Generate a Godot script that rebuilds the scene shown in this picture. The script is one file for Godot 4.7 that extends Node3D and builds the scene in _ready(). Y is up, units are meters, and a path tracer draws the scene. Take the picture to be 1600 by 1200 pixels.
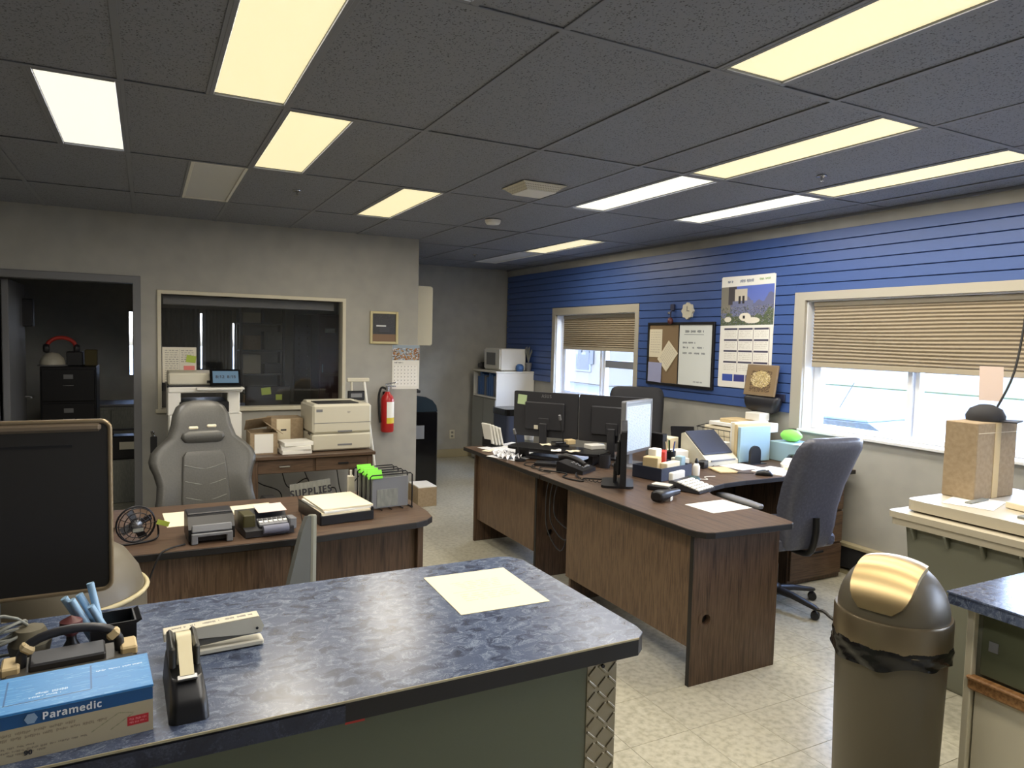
extends Node3D
# ---------------------------------------------------------------- state
var M := {}
var taken := {}
var rng := RandomNumberGenerator.new()

const CEIL := 2.55
const WX := 4.44      # face of the blue wall
const PZ := -6.555    # face of the partition
const FZ := -8.75     # face of the far wall
const DY := 0.755     # desk height
const CY := 1.0       # counter height

func _ready() -> void:
	rng.seed = 7
	camera_and_sky()
	materials()
	shell()
	ceiling_grid()
	outside()
	back_room()
	left_side()
	right_side()
	counters()

func camera_and_sky() -> void:
	var cam := Camera3D.new()
	cam.name = "camera"
	var yaw := 0.4792
	var pitch := 0.0635
	var roll := 0.0242
	var fwd := Vector3(sin(yaw), 0, -cos(yaw))
	var right := Vector3(cos(yaw), 0, sin(yaw))
	var f2 := fwd * cos(pitch) - Vector3.UP * sin(pitch)
	var u2 := Vector3.UP * cos(pitch) + fwd * sin(pitch)
	var r3 := right * cos(roll) + u2 * sin(roll)
	var u3 := -right * sin(roll) + u2 * cos(roll)
	cam.transform = Transform3D(Basis(r3, u3, -f2), Vector3(0, 1.61, 0))
	cam.fov = rad_to_deg(2.0 * atan(600.0 / 1099.8))
	cam.near = 0.05
	cam.far = 400.0
	add_child(cam)
	cam.current = true
	var we := WorldEnvironment.new()
	we.name = "world_environment"
	var e := Environment.new()
	e.background_mode = Environment.BG_SKY
	var sky := Sky.new()
	var sm := ProceduralSkyMaterial.new()
	sm.sky_top_color = Color(0.55, 0.66, 0.86)
	sm.sky_horizon_color = Color(0.90, 0.93, 0.97)
	sm.ground_horizon_color = Color(0.62, 0.62, 0.60)
	sm.ground_bottom_color = Color(0.40, 0.39, 0.37)
	sm.sky_energy_multiplier = 3.75
	sm.ground_energy_multiplier = 1.5
	sky.sky_material = sm
	e.sky = sky
	e.tonemap_mode = Environment.TONE_MAPPER_LINEAR
	e.tonemap_exposure = 1.36
	e.sdfgi_enabled = true
	e.ssao_enabled = true
	e.ssil_enabled = true
	we.environment = e
	add_child(we)
	var sun := DirectionalLight3D.new()
	sun.name = "sun"
	sun.light_color = Color(1.0, 0.95, 0.86)
	sun.light_energy = 1.2
	sun.light_angular_distance = 0.6
	sun.shadow_enabled = true
	add_child(sun)
	sun.look_at_from_position(Vector3.ZERO, Vector3(0.62, -0.9, -0.25), Vector3.UP)

# ---------------------------------------------------------------- small helpers
func c8(r: float, g: float, b: float, a := 1.0) -> Color:
	return Color(r / 255.0, g / 255.0, b / 255.0, a)

func mat(key: String, col: Color, rough := 0.6, metal := 0.0) -> StandardMaterial3D:
	var m := StandardMaterial3D.new()
	m.resource_name = key
	m.albedo_color = col
	m.roughness = rough
	m.metallic = metal
	M[key] = m
	return m

func noise_tex(seed_: int, freq: float, octaves: int, ramp: Array, size := 512, kind := FastNoiseLite.TYPE_SIMPLEX_SMOOTH, warp := 0.0) -> NoiseTexture2D:
	var n := FastNoiseLite.new()
	n.seed = seed_
	n.noise_type = kind
	n.frequency = freq
	n.fractal_octaves = octaves
	if warp > 0.0:
		n.domain_warp_enabled = true
		n.domain_warp_amplitude = warp
		n.domain_warp_frequency = freq * 1.5
	var t := NoiseTexture2D.new()
	t.width = size
	t.height = size
	t.seamless = true
	t.noise = n
	var g := Gradient.new()
	var offs := PackedFloat32Array()
	var cols := PackedColorArray()
	for r in ramp:
		offs.append(r[0])
		cols.append(r[1])
	g.offsets = offs
	g.colors = cols
	t.color_ramp = g
	return t

func tripl(m: StandardMaterial3D, t: Texture2D, scale: Vector3, world := false) -> StandardMaterial3D:
	m.albedo_texture = t
	m.uv1_triplanar = true
	m.uv1_world_triplanar = world
	m.uv1_scale = scale
	return m

func numbered(n: String) -> String:
	var k: int = taken.get(n, -1) + 1
	taken[n] = k
	return n if k == 0 else "%s_%03d" % [n, k]

func ST() -> SurfaceTool:
	var s := SurfaceTool.new()
	s.begin(Mesh.PRIMITIVE_TRIANGLES)
	return s

func vtx(s: SurfaceTool, p: Vector3, n: Vector3, uv: Vector2) -> void:
	s.set_normal(n)
	s.set_uv(uv)
	s.add_vertex(p)

func tri3(s: SurfaceTool, a: Vector3, b: Vector3, c: Vector3, na: Vector3, nb: Vector3, nc: Vector3, ua := Vector2.ZERO, ub := Vector2.ZERO, uc := Vector2.ZERO) -> void:
	var cr := (b - a).cross(c - a)
	if cr.length_squared() < 1e-18:
		return
	if cr.dot(na + nb + nc) > 0.0:
		vtx(s, a, na, ua); vtx(s, c, nc, uc); vtx(s, b, nb, ub)
	else:
		vtx(s, a, na, ua); vtx(s, b, nb, ub); vtx(s, c, nc, uc)

func quad(s: SurfaceTool, a: Vector3, b: Vector3, c: Vector3, d: Vector3, n: Vector3, uv := []) -> void:
	var u: Array = uv if uv.size() == 4 else [Vector2(0, 1), Vector2(1, 1), Vector2(1, 0), Vector2(0, 0)]
	tri3(s, a, b, c, n, n, n, u[0], u[1], u[2])
	tri3(s, a, c, d, n, n, n, u[0], u[2], u[3])

func rotb(yaw := 0.0, pitch := 0.0, roll := 0.0) -> Basis:
	return Basis.from_euler(Vector3(pitch, yaw, roll))

# a box with chamfered edges
func bx(s: SurfaceTool, c: Vector3, sz: Vector3, bev := 0.0, b := Basis()) -> void:
	var h := sz * 0.5
	bev = minf(bev, minf(h.x, minf(h.y, h.z)) * 0.9)
	var i := h - Vector3.ONE * bev
	var pt := func(axis: int, sg: Vector3) -> Vector3:
		var v := i * sg
		v[axis] = h[axis] * sg[axis]
		return c + b * v
	for a in 3:
		var o1 := (a + 1) % 3
		var o2 := (a + 2) % 3
		for sg in [-1.0, 1.0]:
			var q := []
			for k in [[-1, -1], [1, -1], [1, 1], [-1, 1]]:
				var v := Vector3.ZERO
				v[a] = sg
				v[o1] = k[0]
				v[o2] = k[1]
				q.append(pt.call(a, v))
			var n := Vector3.ZERO
			n[a] = sg
			quad(s, q[0], q[1], q[2], q[3], b * n)
	if bev <= 0.0:
		return
	for a in 3:
		var o1 := (a + 1) % 3
		var o2 := (a + 2) % 3
		for s1 in [-1.0, 1.0]:
			for s2 in [-1.0, 1.0]:
				var v := Vector3.ZERO
				v[o1] = s1
				v[o2] = s2
				var n := (b * v).normalized()
				var lo := v
				lo[a] = -1.0
				var hi := v
				hi[a] = 1.0
				quad(s, pt.call(o1, lo), pt.call(o1, hi), pt.call(o2, hi), pt.call(o2, lo), n)
	for sx in [-1.0, 1.0]:
		for sy in [-1.0, 1.0]:
			for sz_ in [-1.0, 1.0]:
				var v := Vector3(sx, sy, sz_)
				var n := (b * v).normalized()
				tri3(s, pt.call(0, v), pt.call(1, v), pt.call(2, v), n, n, n)

# a box given by two corners
func bb(s: SurfaceTool, lo: Vector3, hi: Vector3, bev := 0.0) -> void:
	bx(s, (lo + hi) * 0.5, (hi - lo).abs(), bev)

# tapered cylinder between two points
func cyl(s: SurfaceTool, p0: Vector3, p1: Vector3, r0: float, r1 := -1.0, seg := 16, caps := true) -> void:
	if r1 < 0.0:
		r1 = r0
	var d := (p1 - p0).normalized()
	var u := d.cross(Vector3.UP if absf(d.y) < 0.95 else Vector3.RIGHT).normalized()
	var w := d.cross(u)
	for k in seg:
		var a0 := TAU * k / seg
		var a1 := TAU * (k + 1) / seg
		var n0 := u * cos(a0) + w * sin(a0)
		var n1 := u * cos(a1) + w * sin(a1)
		tri3(s, p0 + n0 * r0, p0 + n1 * r0, p1 + n1 * r1, n0, n1, n1)
		tri3(s, p0 + n0 * r0, p1 + n1 * r1, p1 + n0 * r1, n0, n1, n0)
		if caps:
			tri3(s, p0, p0 + n0 * r0, p0 + n1 * r0, -d, -d, -d)
			tri3(s, p1, p1 + n0 * r1, p1 + n1 * r1, d, d, d)

func smooth_path(pts: Array, n := 6, closed := false) -> Array:
	var out := []
	var m := pts.size()
	var last := m if closed else m - 1
	for i in last:
		var p0: Vector3 = pts[(i - 1 + m) % m] if closed or i > 0 else pts[0]
		var p1: Vector3 = pts[i]
		var p2: Vector3 = pts[(i + 1) % m]
		var p3: Vector3 = pts[(i + 2) % m] if closed or i + 2 < m else pts[m - 1]
		for k in n:
			var t := float(k) / n
			out.append(0.5 * (2.0 * p1 + (p2 - p0) * t + (2.0 * p0 - 5.0 * p1 + 4.0 * p2 - p3) * t * t + (3.0 * p1 - p0 - 3.0 * p2 + p3) * t * t * t))
	if not closed:
		out.append(pts[m - 1])
	return out

func tube(s: SurfaceTool, pts: Array, r: float, seg := 8, closed := false) -> void:
	var m := pts.size()
	var rings := []
	var prev := Vector3.ZERO
	for i in m:
		var a: Vector3 = pts[(i - 1 + m) % m] if closed else pts[maxi(i - 1, 0)]
		var b: Vector3 = pts[(i + 1) % m] if closed else pts[mini(i + 1, m - 1)]
		var d := (b - a).normalized()
		var u: Vector3
		if prev == Vector3.ZERO:
			u = d.cross(Vector3.UP if absf(d.y) < 0.95 else Vector3.RIGHT).normalized()
		else:
			u = (prev - d * prev.dot(d)).normalized()
		prev = u
		var w := d.cross(u)
		var ring := []
		for k in seg:
			var t := TAU * k / seg
			ring.append(u * cos(t) + w * sin(t))
		rings.append(ring)
	var last := m if closed else m - 1
	for i in last:
		var j := (i + 1) % m
		for k in seg:
			var l := (k + 1) % seg
			var n00: Vector3 = rings[i][k]
			var n01: Vector3 = rings[i][l]
			var n10: Vector3 = rings[j][k]
			var n11: Vector3 = rings[j][l]
			tri3(s, pts[i] + n00 * r, pts[i] + n01 * r, pts[j] + n11 * r, n00, n01, n11)
			tri3(s, pts[i] + n00 * r, pts[j] + n11 * r, pts[j] + n10 * r, n00, n11, n10)
	if not closed:
		for e in [0, m - 1]:
			var d: Vector3 = (pts[0] - pts[1]).normalized() if e == 0 else (pts[m - 1] - pts[m - 2]).normalized()
			for k in seg:
				tri3(s, pts[e], pts[e] + rings[e][k] * r, pts[e] + rings[e][(k + 1) % seg] * r, d, d, d)

# profile of (radius, height) turned about y
func lathe(s: SurfaceTool, prof: Array, at: Vector3, seg := 24, smooth := true, b := Basis()) -> void:
	var m := prof.size()
	var nn := []
	for i in m - 1:
		var d: Vector2 = prof[i + 1] - prof[i]
		nn.append(Vector2(d.y, -d.x).normalized())
	for i in m - 1:
		var na: Vector2 = nn[i]
		var nb: Vector2 = nn[i]
		if smooth:
			if i > 0 and nn[i].dot(nn[i - 1]) > 0.6:
				na = (nn[i] + nn[i - 1]).normalized()
			if i < m - 2 and nn[i].dot(nn[i + 1]) > 0.6:
				nb = (nn[i] + nn[i + 1]).normalized()
		for k in seg:
			var a0 := TAU * k / seg
			var a1 := TAU * (k + 1) / seg
			var c0 := Vector3(cos(a0), 0, sin(a0))
			var c1 := Vector3(cos(a1), 0, sin(a1))
			var p00: Vector3 = at + b * (c0 * prof[i].x + Vector3.UP * prof[i].y)
			var p01: Vector3 = at + b * (c1 * prof[i].x + Vector3.UP * prof[i].y)
			var p10: Vector3 = at + b * (c0 * prof[i + 1].x + Vector3.UP * prof[i + 1].y)
			var p11: Vector3 = at + b * (c1 * prof[i + 1].x + Vector3.UP * prof[i + 1].y)
			var n00: Vector3 = b * (c0 * na.x + Vector3.UP * na.y)
			var n01: Vector3 = b * (c1 * na.x + Vector3.UP * na.y)
			var n10: Vector3 = b * (c0 * nb.x + Vector3.UP * nb.y)
			var n11: Vector3 = b * (c1 * nb.x + Vector3.UP * nb.y)
			tri3(s, p00, p01, p11, n00, n01, n11)
			tri3(s, p00, p11, p10, n00, n11, n10)

# polygon (x,y) pushed from z=0 to z=depth, then placed
func prism(s: SurfaceTool, poly: PackedVector2Array, depth: float, t: Transform3D) -> void:
	var idx := Geometry2D.triangulate_polygon(poly)
	var nf := (t.basis * Vector3(0, 0, 1)).normalized()
	for k in range(0, idx.size(), 3):
		for z in [0.0, depth]:
			var q := []
			for j in 3:
				var p := poly[idx[k + j]]
				q.append(t * Vector3(p.x, p.y, z))
			var n := nf if (z > 0.0) == (depth > 0.0) and z != 0.0 else -nf
			if depth < 0.0:
				n = -nf if z != 0.0 else nf
			tri3(s, q[0], q[1], q[2], n, n, n)
	var cw := Geometry2D.is_polygon_clockwise(poly)
	for k in poly.size():
		var p := poly[k]
		var q := poly[(k + 1) % poly.size()]
		var d := (q - p)
		var n2 := Vector2(d.y, -d.x).normalized() * (-1.0 if cw else 1.0)
		var n := (t.basis * Vector3(n2.x, n2.y, 0)).normalized()
		quad(s, t * Vector3(p.x, p.y, 0), t * Vector3(q.x, q.y, 0), t * Vector3(q.x, q.y, depth), t * Vector3(p.x, p.y, depth), n)

func rrect(w: float, h: float, r: float, seg := 5) -> PackedVector2Array:
	return rrect4(w, h, [r, r, r, r], seg)

# rounded rectangle about 0; radii in the order +x+y, -x+y, -x-y, +x-y
func rrect4(w: float, h: float, rs: Array, seg := 5) -> PackedVector2Array:
	var out := PackedVector2Array()
	var sg := [Vector2(1, 1), Vector2(-1, 1), Vector2(-1, -1), Vector2(1, -1)]
	for k in 4:
		var r: float = rs[k]
		var c: Vector2 = Vector2(w * 0.5 - r, h * 0.5 - r) * sg[k]
		if r <= 0.0:
			out.append(c)
			continue
		for j in seg + 1:
			var a := PI * 0.5 * (k + float(j) / seg)
			out.append(c + Vector2(cos(a), sin(a)) * r)
	return out

# smooth skin over closed rings (each ring the same count), capped
func loft(s: SurfaceTool, rings: Array, caps := true) -> void:
	var m := rings.size()
	var n: int = rings[0].size()
	var nor := []
	for i in m:
		var cen := Vector3.ZERO
		for p in rings[i]:
			cen += p
		cen /= n
		var row := []
		for j in n:
			var du: Vector3 = rings[mini(i + 1, m - 1)][j] - rings[maxi(i - 1, 0)][j]
			var dv: Vector3 = rings[i][(j + 1) % n] - rings[i][(j - 1 + n) % n]
			var v := du.cross(dv).normalized()
			if v.dot(rings[i][j] - cen) < 0.0:
				v = -v
			row.append(v)
		nor.append(row)
	for i in m - 1:
		for j in n:
			var k := (j + 1) % n
			tri3(s, rings[i][j], rings[i][k], rings[i + 1][k], nor[i][j], nor[i][k], nor[i + 1][k])
			tri3(s, rings[i][j], rings[i + 1][k], rings[i + 1][j], nor[i][j], nor[i + 1][k], nor[i + 1][j])
	if caps:
		for e in [0, m - 1]:
			var cen := Vector3.ZERO
			for p in rings[e]:
				cen += p
			cen /= n
			var cen2 := Vector3.ZERO
			for p in rings[1 if e == 0 else m - 2]:
				cen2 += p
			cen2 /= n
			var d := (cen - cen2).normalized()
			for j in n:
				tri3(s, cen, rings[e][j], rings[e][(j + 1) % n], d, d, d)

# open surface f(u,v) with u,v in 0..1
func sheet(s: SurfaceTool, nu: int, nv: int, f: Callable) -> void:
	var P := []
	for i in nu + 1:
		var row := []
		for j in nv + 1:
			row.append(f.call(float(i) / nu, float(j) / nv))
		P.append(row)
	for i in nu:
		for j in nv:
			var q := [P[i][j], P[i + 1][j], P[i + 1][j + 1], P[i][j + 1]]
			var n: Vector3 = (q[1] - q[0]).cross(q[3] - q[0]).normalized()
			var a := Vector2(float(i) / nu, float(j) / nv)
			var b := Vector2(float(i + 1) / nu, float(j + 1) / nv)
			quad(s, q[0], q[1], q[2], q[3], n, [a, Vector2(b.x, a.y), b, Vector2(a.x, b.y)])

func obj(called: String, s: SurfaceTool, m: Material, parent: Node = self) -> MeshInstance3D:
	var o := MeshInstance3D.new()
	o.name = numbered(called) if parent == self else called
	o.mesh = s.commit()
	o.set_surface_override_material(0, m)
	o.mesh.surface_set_material(0, m)
	parent.add_child(o, true)
	return o

func part(called: String, mesh: Mesh, m: Material, parent: Node, t := Transform3D()) -> MeshInstance3D:
	var o := MeshInstance3D.new()
	o.name = called
	o.mesh = mesh
	o.set_surface_override_material(0, m)
	o.transform = t
	parent.add_child(o, true)
	return o

func tag(o: Node, label: String, category: String, group := "") -> Node:
	o.set_meta("label", label)
	o.set_meta("category", category)
	if group:
		o.set_meta("group", group)
	return o

func thing(called: String, label: String, category: String, at := Vector3.ZERO, turn := 0.0, group := "") -> Node3D:
	var o := Node3D.new()
	o.name = numbered(called)
	add_child(o)
	o.position = at
	o.rotation.y = turn
	tag(o, label, category, group)
	return o

func struct(called: String, s: SurfaceTool, m: Material, parent: Node = self) -> MeshInstance3D:
	var o := obj(called, s, m, parent)
	if parent == self:
		o.set_meta("kind", "structure")
	return o

func struct_node(called: String, at := Vector3.ZERO) -> Node3D:
	var o := Node3D.new()
	o.name = numbered(called)
	add_child(o)
	o.position = at
	o.set_meta("kind", "structure")
	return o

func onebox(called: String, c: Vector3, sz: Vector3, m: Material, parent: Node, bev := 0.003, b := Basis()) -> MeshInstance3D:
	var s := ST()
	bx(s, c, sz, bev, b)
	return obj(called, s, m, parent)

# flat printed face: centre, right and up half-vectors
func face(called: String, c: Vector3, r: Vector3, u: Vector3, m: Material, parent: Node) -> MeshInstance3D:
	var s := ST()
	quad(s, c - r - u, c + r - u, c + r + u, c - r + u, r.cross(u).normalized())
	return obj(called, s, m, parent)

# raised lettering: faces +z of the given transform
func words(called: String, text: String, size: float, m: Material, parent: Node, t: Transform3D, depth := 0.001, bold := false) -> MeshInstance3D:
	var tm := TextMesh.new()
	tm.text = text
	var f := SystemFont.new()
	f.font_names = PackedStringArray(["Droid Sans"])
	if bold:
		f.font_weight = 700
	tm.font = f
	tm.font_size = 48
	tm.pixel_size = size / 48.0
	tm.depth = depth
	var o := MeshInstance3D.new()
	o.name = called
	o.mesh = tm
	o.set_surface_override_material(0, m)
	o.transform = t
	parent.add_child(o, true)
	return o

func image_mat(key: String, im: Image, rough := 0.6) -> StandardMaterial3D:
	var m := mat(key, Color.WHITE, rough)
	m.albedo_texture = ImageTexture.create_from_image(im)
	m.texture_repeat = false
	return m

func stroke(im: Image, x: int, y: int, w: int, h: int, col: Color) -> void:
	im.fill_rect(Rect2i(x, y, maxi(w, 1), maxi(h, 1)), col)

# a line of scribble that reads as small illegible print
func scribble(im: Image, x0: int, x1: int, y: int, h: int, col: Color, word := 18, gap := 5) -> void:
	var x := x0
	while x < x1:
		var w := rng.randi_range(word / 2, word)
		var xx := x
		while xx < mini(x + w, x1):
			var hh := rng.randi_range(maxi(h / 2, 1), h)
			stroke(im, xx, y + (h - hh) / 2, 1, hh, col)
			if rng.randf() < 0.6:
				stroke(im, xx, y + rng.randi_range(0, h - 1), 2, 1, col)
			xx += 2
		x += w + gap

# ---------------------------------------------------------------- materials
func materials() -> void:
	tripl(mat("wall_paint", Color.WHITE, 0.75), noise_tex(3, 0.01, 3, [[0.0, c8(158, 157, 150)], [1.0, c8(171, 169, 161)]]), Vector3(0.7, 0.7, 0.7), true)
	mat("blue_paint", c8(62, 88, 146), 0.42)
	mat("trim_paint", c8(168, 163, 150), 0.55)
	mat("cream_frame", c8(206, 200, 178), 0.5)
	mat("door_grey", c8(112, 113, 116), 0.5)
	mat("white_vinyl", c8(226, 228, 230), 0.35)
	mat("base_beige", c8(168, 158, 128), 0.6)
	mat("base_black", c8(38, 38, 40), 0.5)
	mat("tbar", c8(118, 121, 129), 0.5)
	mat("steel", c8(150, 150, 152), 0.35, 0.9)
	mat("chrome", c8(200, 200, 202), 0.18, 1.0)
	mat("white_plastic", c8(222, 220, 212), 0.45)
	mat("ivory_plastic", c8(204, 199, 180), 0.45)
	mat("grey_plastic", c8(120, 121, 124), 0.5)
	mat("dark_plastic", c8(44, 44, 48), 0.42)
	mat("black_plastic", c8(22, 22, 25), 0.38)
	mat("black_gloss", c8(14, 14, 17), 0.12)
	mat("black_rubber", c8(18, 18, 19), 0.7)
	mat("black_metal", c8(28, 28, 32), 0.35, 0.3)
	mat("paper", c8(238, 236, 228), 0.8)
	mat("cream_paper", c8(234, 223, 194), 0.8)
	mat("pink_paper", c8(236, 140, 132), 0.8)
	mat("lime_paper", c8(176, 196, 82), 0.8)
	mat("green_tab", c8(120, 216, 54), 0.5)
	mat("lime_bag", c8(140, 222, 96), 0.45)
	mat("red_paint", c8(176, 34, 34), 0.3)
	mat("red_item", c8(190, 52, 40), 0.5)
	mat("ink", c8(40, 40, 48), 0.7)
	mat("white_ink", c8(236, 238, 240), 0.6)
	mat("blue_folder", c8(70, 108, 164), 0.5)
	mat("pale_blue_folder", c8(150, 178, 188), 0.6)
	mat("manila", c8(206, 184, 140), 0.75)
	mat("navy", c8(34, 38, 66), 0.6)
	mat("navy_bin", c8(52, 58, 76), 0.5)
	mat("green_leaf", c8(88, 128, 52), 0.6)
	mat("gold_frame", c8(192, 180, 136), 0.4, 0.2)
	var card := mat("cardboard", Color.WHITE, 0.85)
	tripl(card, noise_tex(11, 0.02, 3, [[0.0, c8(150, 131, 104)], [1.0, c8(169, 150, 123)]]), Vector3(3, 3, 3))
	var gb := mat("grey_board", Color.WHITE, 0.8)
	tripl(gb, noise_tex(12, 0.03, 3, [[0.0, c8(120, 122, 116)], [1.0, c8(142, 143, 134)]]), Vector3(4, 1, 4))
	# walnut laminate: grain along y, z and x
	for d in [["wood_y", Vector3(5, 0.28, 5), 21], ["wood_z", Vector3(5, 5, 0.28), 22], ["wood_x", Vector3(0.28, 5, 5), 23]]:
		var w := mat(d[0], Color.WHITE, 0.42)
		tripl(w, noise_tex(d[2], 0.018, 4, [[0.0, c8(50, 38, 31)], [0.35, c8(80, 62, 49)], [0.6, c8(96, 76, 60)], [0.8, c8(74, 57, 44)], [1.0, c8(108, 88, 70)]], 512, FastNoiseLite.TYPE_SIMPLEX_SMOOTH, 14.0), d[1], true)
		w.metallic_specular = 0.45
	var oak := mat("oak", Color.WHITE, 0.4)
	tripl(oak, noise_tex(25, 0.018, 4, [[0.0, c8(108, 74, 44)], [0.5, c8(150, 110, 70)], [1.0, c8(174, 134, 92)]], 512, FastNoiseLite.TYPE_SIMPLEX_SMOOTH, 10.0), Vector3(0.4, 7, 7), true)
	var wf := mat("wood_front", Color.WHITE, 0.42)
	tripl(wf, noise_tex(27, 0.02, 5, [[0.0, c8(62, 47, 36)], [0.3, c8(96, 75, 57)], [0.5, c8(112, 90, 69)], [0.6, c8(84, 65, 49)], [0.75, c8(108, 86, 66)], [1.0, c8(124, 102, 80)]], 512, FastNoiseLite.TYPE_SIMPLEX_SMOOTH, 26.0), Vector3(3.4, 0.22, 3.4), true)
	mat("desk_edge", c8(24, 21, 20), 0.5)
	# blue stone laminate of the counters
	var lam := mat("blue_laminate", Color.WHITE, 0.26)
	tripl(lam, noise_tex(31, 0.012, 6, [[0.0, c8(42, 48, 64)], [0.3, c8(64, 73, 95)], [0.46, c8(84, 95, 118)], [0.515, c8(134, 144, 160)], [0.56, c8(84, 95, 118)], [0.75, c8(70, 80, 104)], [0.9, c8(98, 108, 130)], [1.0, c8(148, 156, 170)]], 1024, FastNoiseLite.TYPE_SIMPLEX, 90.0), Vector3(1.1, 1.1, 1.6), true)
	lam.metallic_specular = 0.5
	mat("counter_edge", c8(26, 25, 26), 0.4)
	var le := mat("shaded_laminate", Color.WHITE, 0.4)  # darker copy of the counter laminate, shade put into its colour
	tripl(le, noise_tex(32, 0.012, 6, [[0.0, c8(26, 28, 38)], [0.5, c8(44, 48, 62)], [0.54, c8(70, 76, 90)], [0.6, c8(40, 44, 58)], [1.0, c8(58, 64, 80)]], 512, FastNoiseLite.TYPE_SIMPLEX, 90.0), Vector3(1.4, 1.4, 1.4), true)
	mat("counter_green", c8(92, 96, 76), 0.18)
	mat("plate_metal", c8(150, 142, 122), 0.38, 0.75)
	# floor
	for k in 3:
		var f := mat("floor_tile_%d" % k, Color.WHITE, 0.3)
		tripl(f, noise_tex(41 + k, 0.03, 5, [[0.0, c8(150 + k * 3, 146 + k * 3, 128 + k * 3)], [0.5, c8(178 + k * 3, 174 + k * 3, 156 + k * 3)], [1.0, c8(196, 192, 176)]]), Vector3(1.6, 1.6, 1.6), true)
	mat("floor_joint", c8(156, 152, 136), 0.7)
	# ceiling tile: fissured mineral fibre painted charcoal
	var im := Image.create(512, 512, false, Image.FORMAT_RGB8)
	im.fill(c8(124, 127, 136))
	var hm := Image.create(512, 512, false, Image.FORMAT_RGB8)
	hm.fill(Color(0.8, 0.8, 0.8))
	for k in 3000:
		var x := rng.randi_range(0, 511)
		var y := rng.randi_range(0, 511)
		var w := rng.randi_range(1, 5)
		var h := rng.randi_range(1, 5)
		var v := rng.randf_range(0.4, 0.85)
		im.fill_rect(Rect2i(x, y, w, h), c8(124 * v, 127 * v, 136 * v))
		hm.fill_rect(Rect2i(x, y, w, h), Color(0.2, 0.2, 0.2))
	var ct := mat("ceiling_tile", Color.WHITE, 0.6)
	tripl(ct, ImageTexture.create_from_image(im), Vector3(1.7, 1.7, 1.7), true)
	ct.heightmap_enabled = true
	ct.heightmap_texture = ImageTexture.create_from_image(hm)
	ct.heightmap_scale = 0.15
	mat("slab", c8(120, 118, 114), 0.9)
	# lamp lenses
	for l in [["lens_warm", Color(1.0, 0.94, 0.73), 0.60], ["lens_cool", Color(1.0, 0.985, 0.92), 0.69]]:
		var m := mat(l[0], c8(240, 236, 220), 0.5)
		m.emission_enabled = true
		m.emission = l[1]
		m.emission_energy_multiplier = l[2]
	mat("lens_off", c8(204, 204, 202), 0.35)
	var gl := mat("window_glass", Color(0.9, 0.95, 0.95, 0.06), 0.02)
	gl.transparency = BaseMaterial3D.TRANSPARENCY_ALPHA
	var dg := mat("office_glass", Color(0.2, 0.21, 0.21, 0.07), 0.02)
	dg.transparency = BaseMaterial3D.TRANSPARENCY_ALPHA
	var bl := mat("blind_cloth", c8(154, 142, 122), 0.85)
	bl.backlight_enabled = true
	bl.backlight = Color(0.22, 0.20, 0.16)
	mat("blind_rail", c8(164, 154, 134), 0.5)
	# seats
	var lg := mat("grey_leather", Color.WHITE, 0.36)
	tripl(lg, noise_tex(51, 0.04, 4, [[0.0, c8(72, 71, 68)], [1.0, c8(86, 85, 80)]]), Vector3(4, 4, 4))
	var lb := mat("slate_leather", Color.WHITE, 0.36)
	tripl(lb, noise_tex(52, 0.03, 4, [[0.0, c8(68, 70, 82)], [0.7, c8(84, 86, 99)], [1.0, c8(104, 106, 118)]]), Vector3(3, 3, 3))
	mat("black_leather", c8(30, 30, 36), 0.4)
	mat("tan_vinyl", c8(104, 97, 82), 0.4)
	mat("piping", c8(190, 178, 140), 0.5)
	mat("mesh_fabric", c8(44, 44, 48), 0.8)
	# bin metals
	mat("bronze_paint", c8(90, 84, 70), 0.42, 0.3)
	var bs := mat("brushed_brass", c8(186, 164, 122), 0.42, 1.0)
	bs.anisotropy_enabled = true
	bs.anisotropy = 0.6
	var bag := mat("bag_film", c8(16, 16, 17), 0.22)
	bag.cull_mode = BaseMaterial3D.CULL_DISABLED
	mat("tote_beige", c8(186, 178, 158), 0.5)
	mat("tote_green", c8(112, 113, 98), 0.55)
	# outdoors
	tripl(mat("asphalt", Color.WHITE, 0.9), noise_tex(61, 0.02, 4, [[0.0, c8(66, 66, 64)], [1.0, c8(77, 77, 75)]]), Vector3(0.3, 0.3, 0.3), true)
	tripl(mat("grass_out", Color.WHITE, 0.95), noise_tex(62, 0.05, 4, [[0.0, c8(52, 62, 28)], [1.0, c8(72, 78, 44)]]), Vector3(0.5, 0.5, 0.5), true)
	mat("out_wall", c8(100, 94, 86), 0.8)
	mat("out_wall_pale", c8(106, 110, 112), 0.8)
	mat("out_dark", c8(46, 50, 60), 0.5)
	mat("car_paint", c8(58, 84, 98), 0.3)
	mat("car_glass", c8(40, 50, 58), 0.08)

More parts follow.
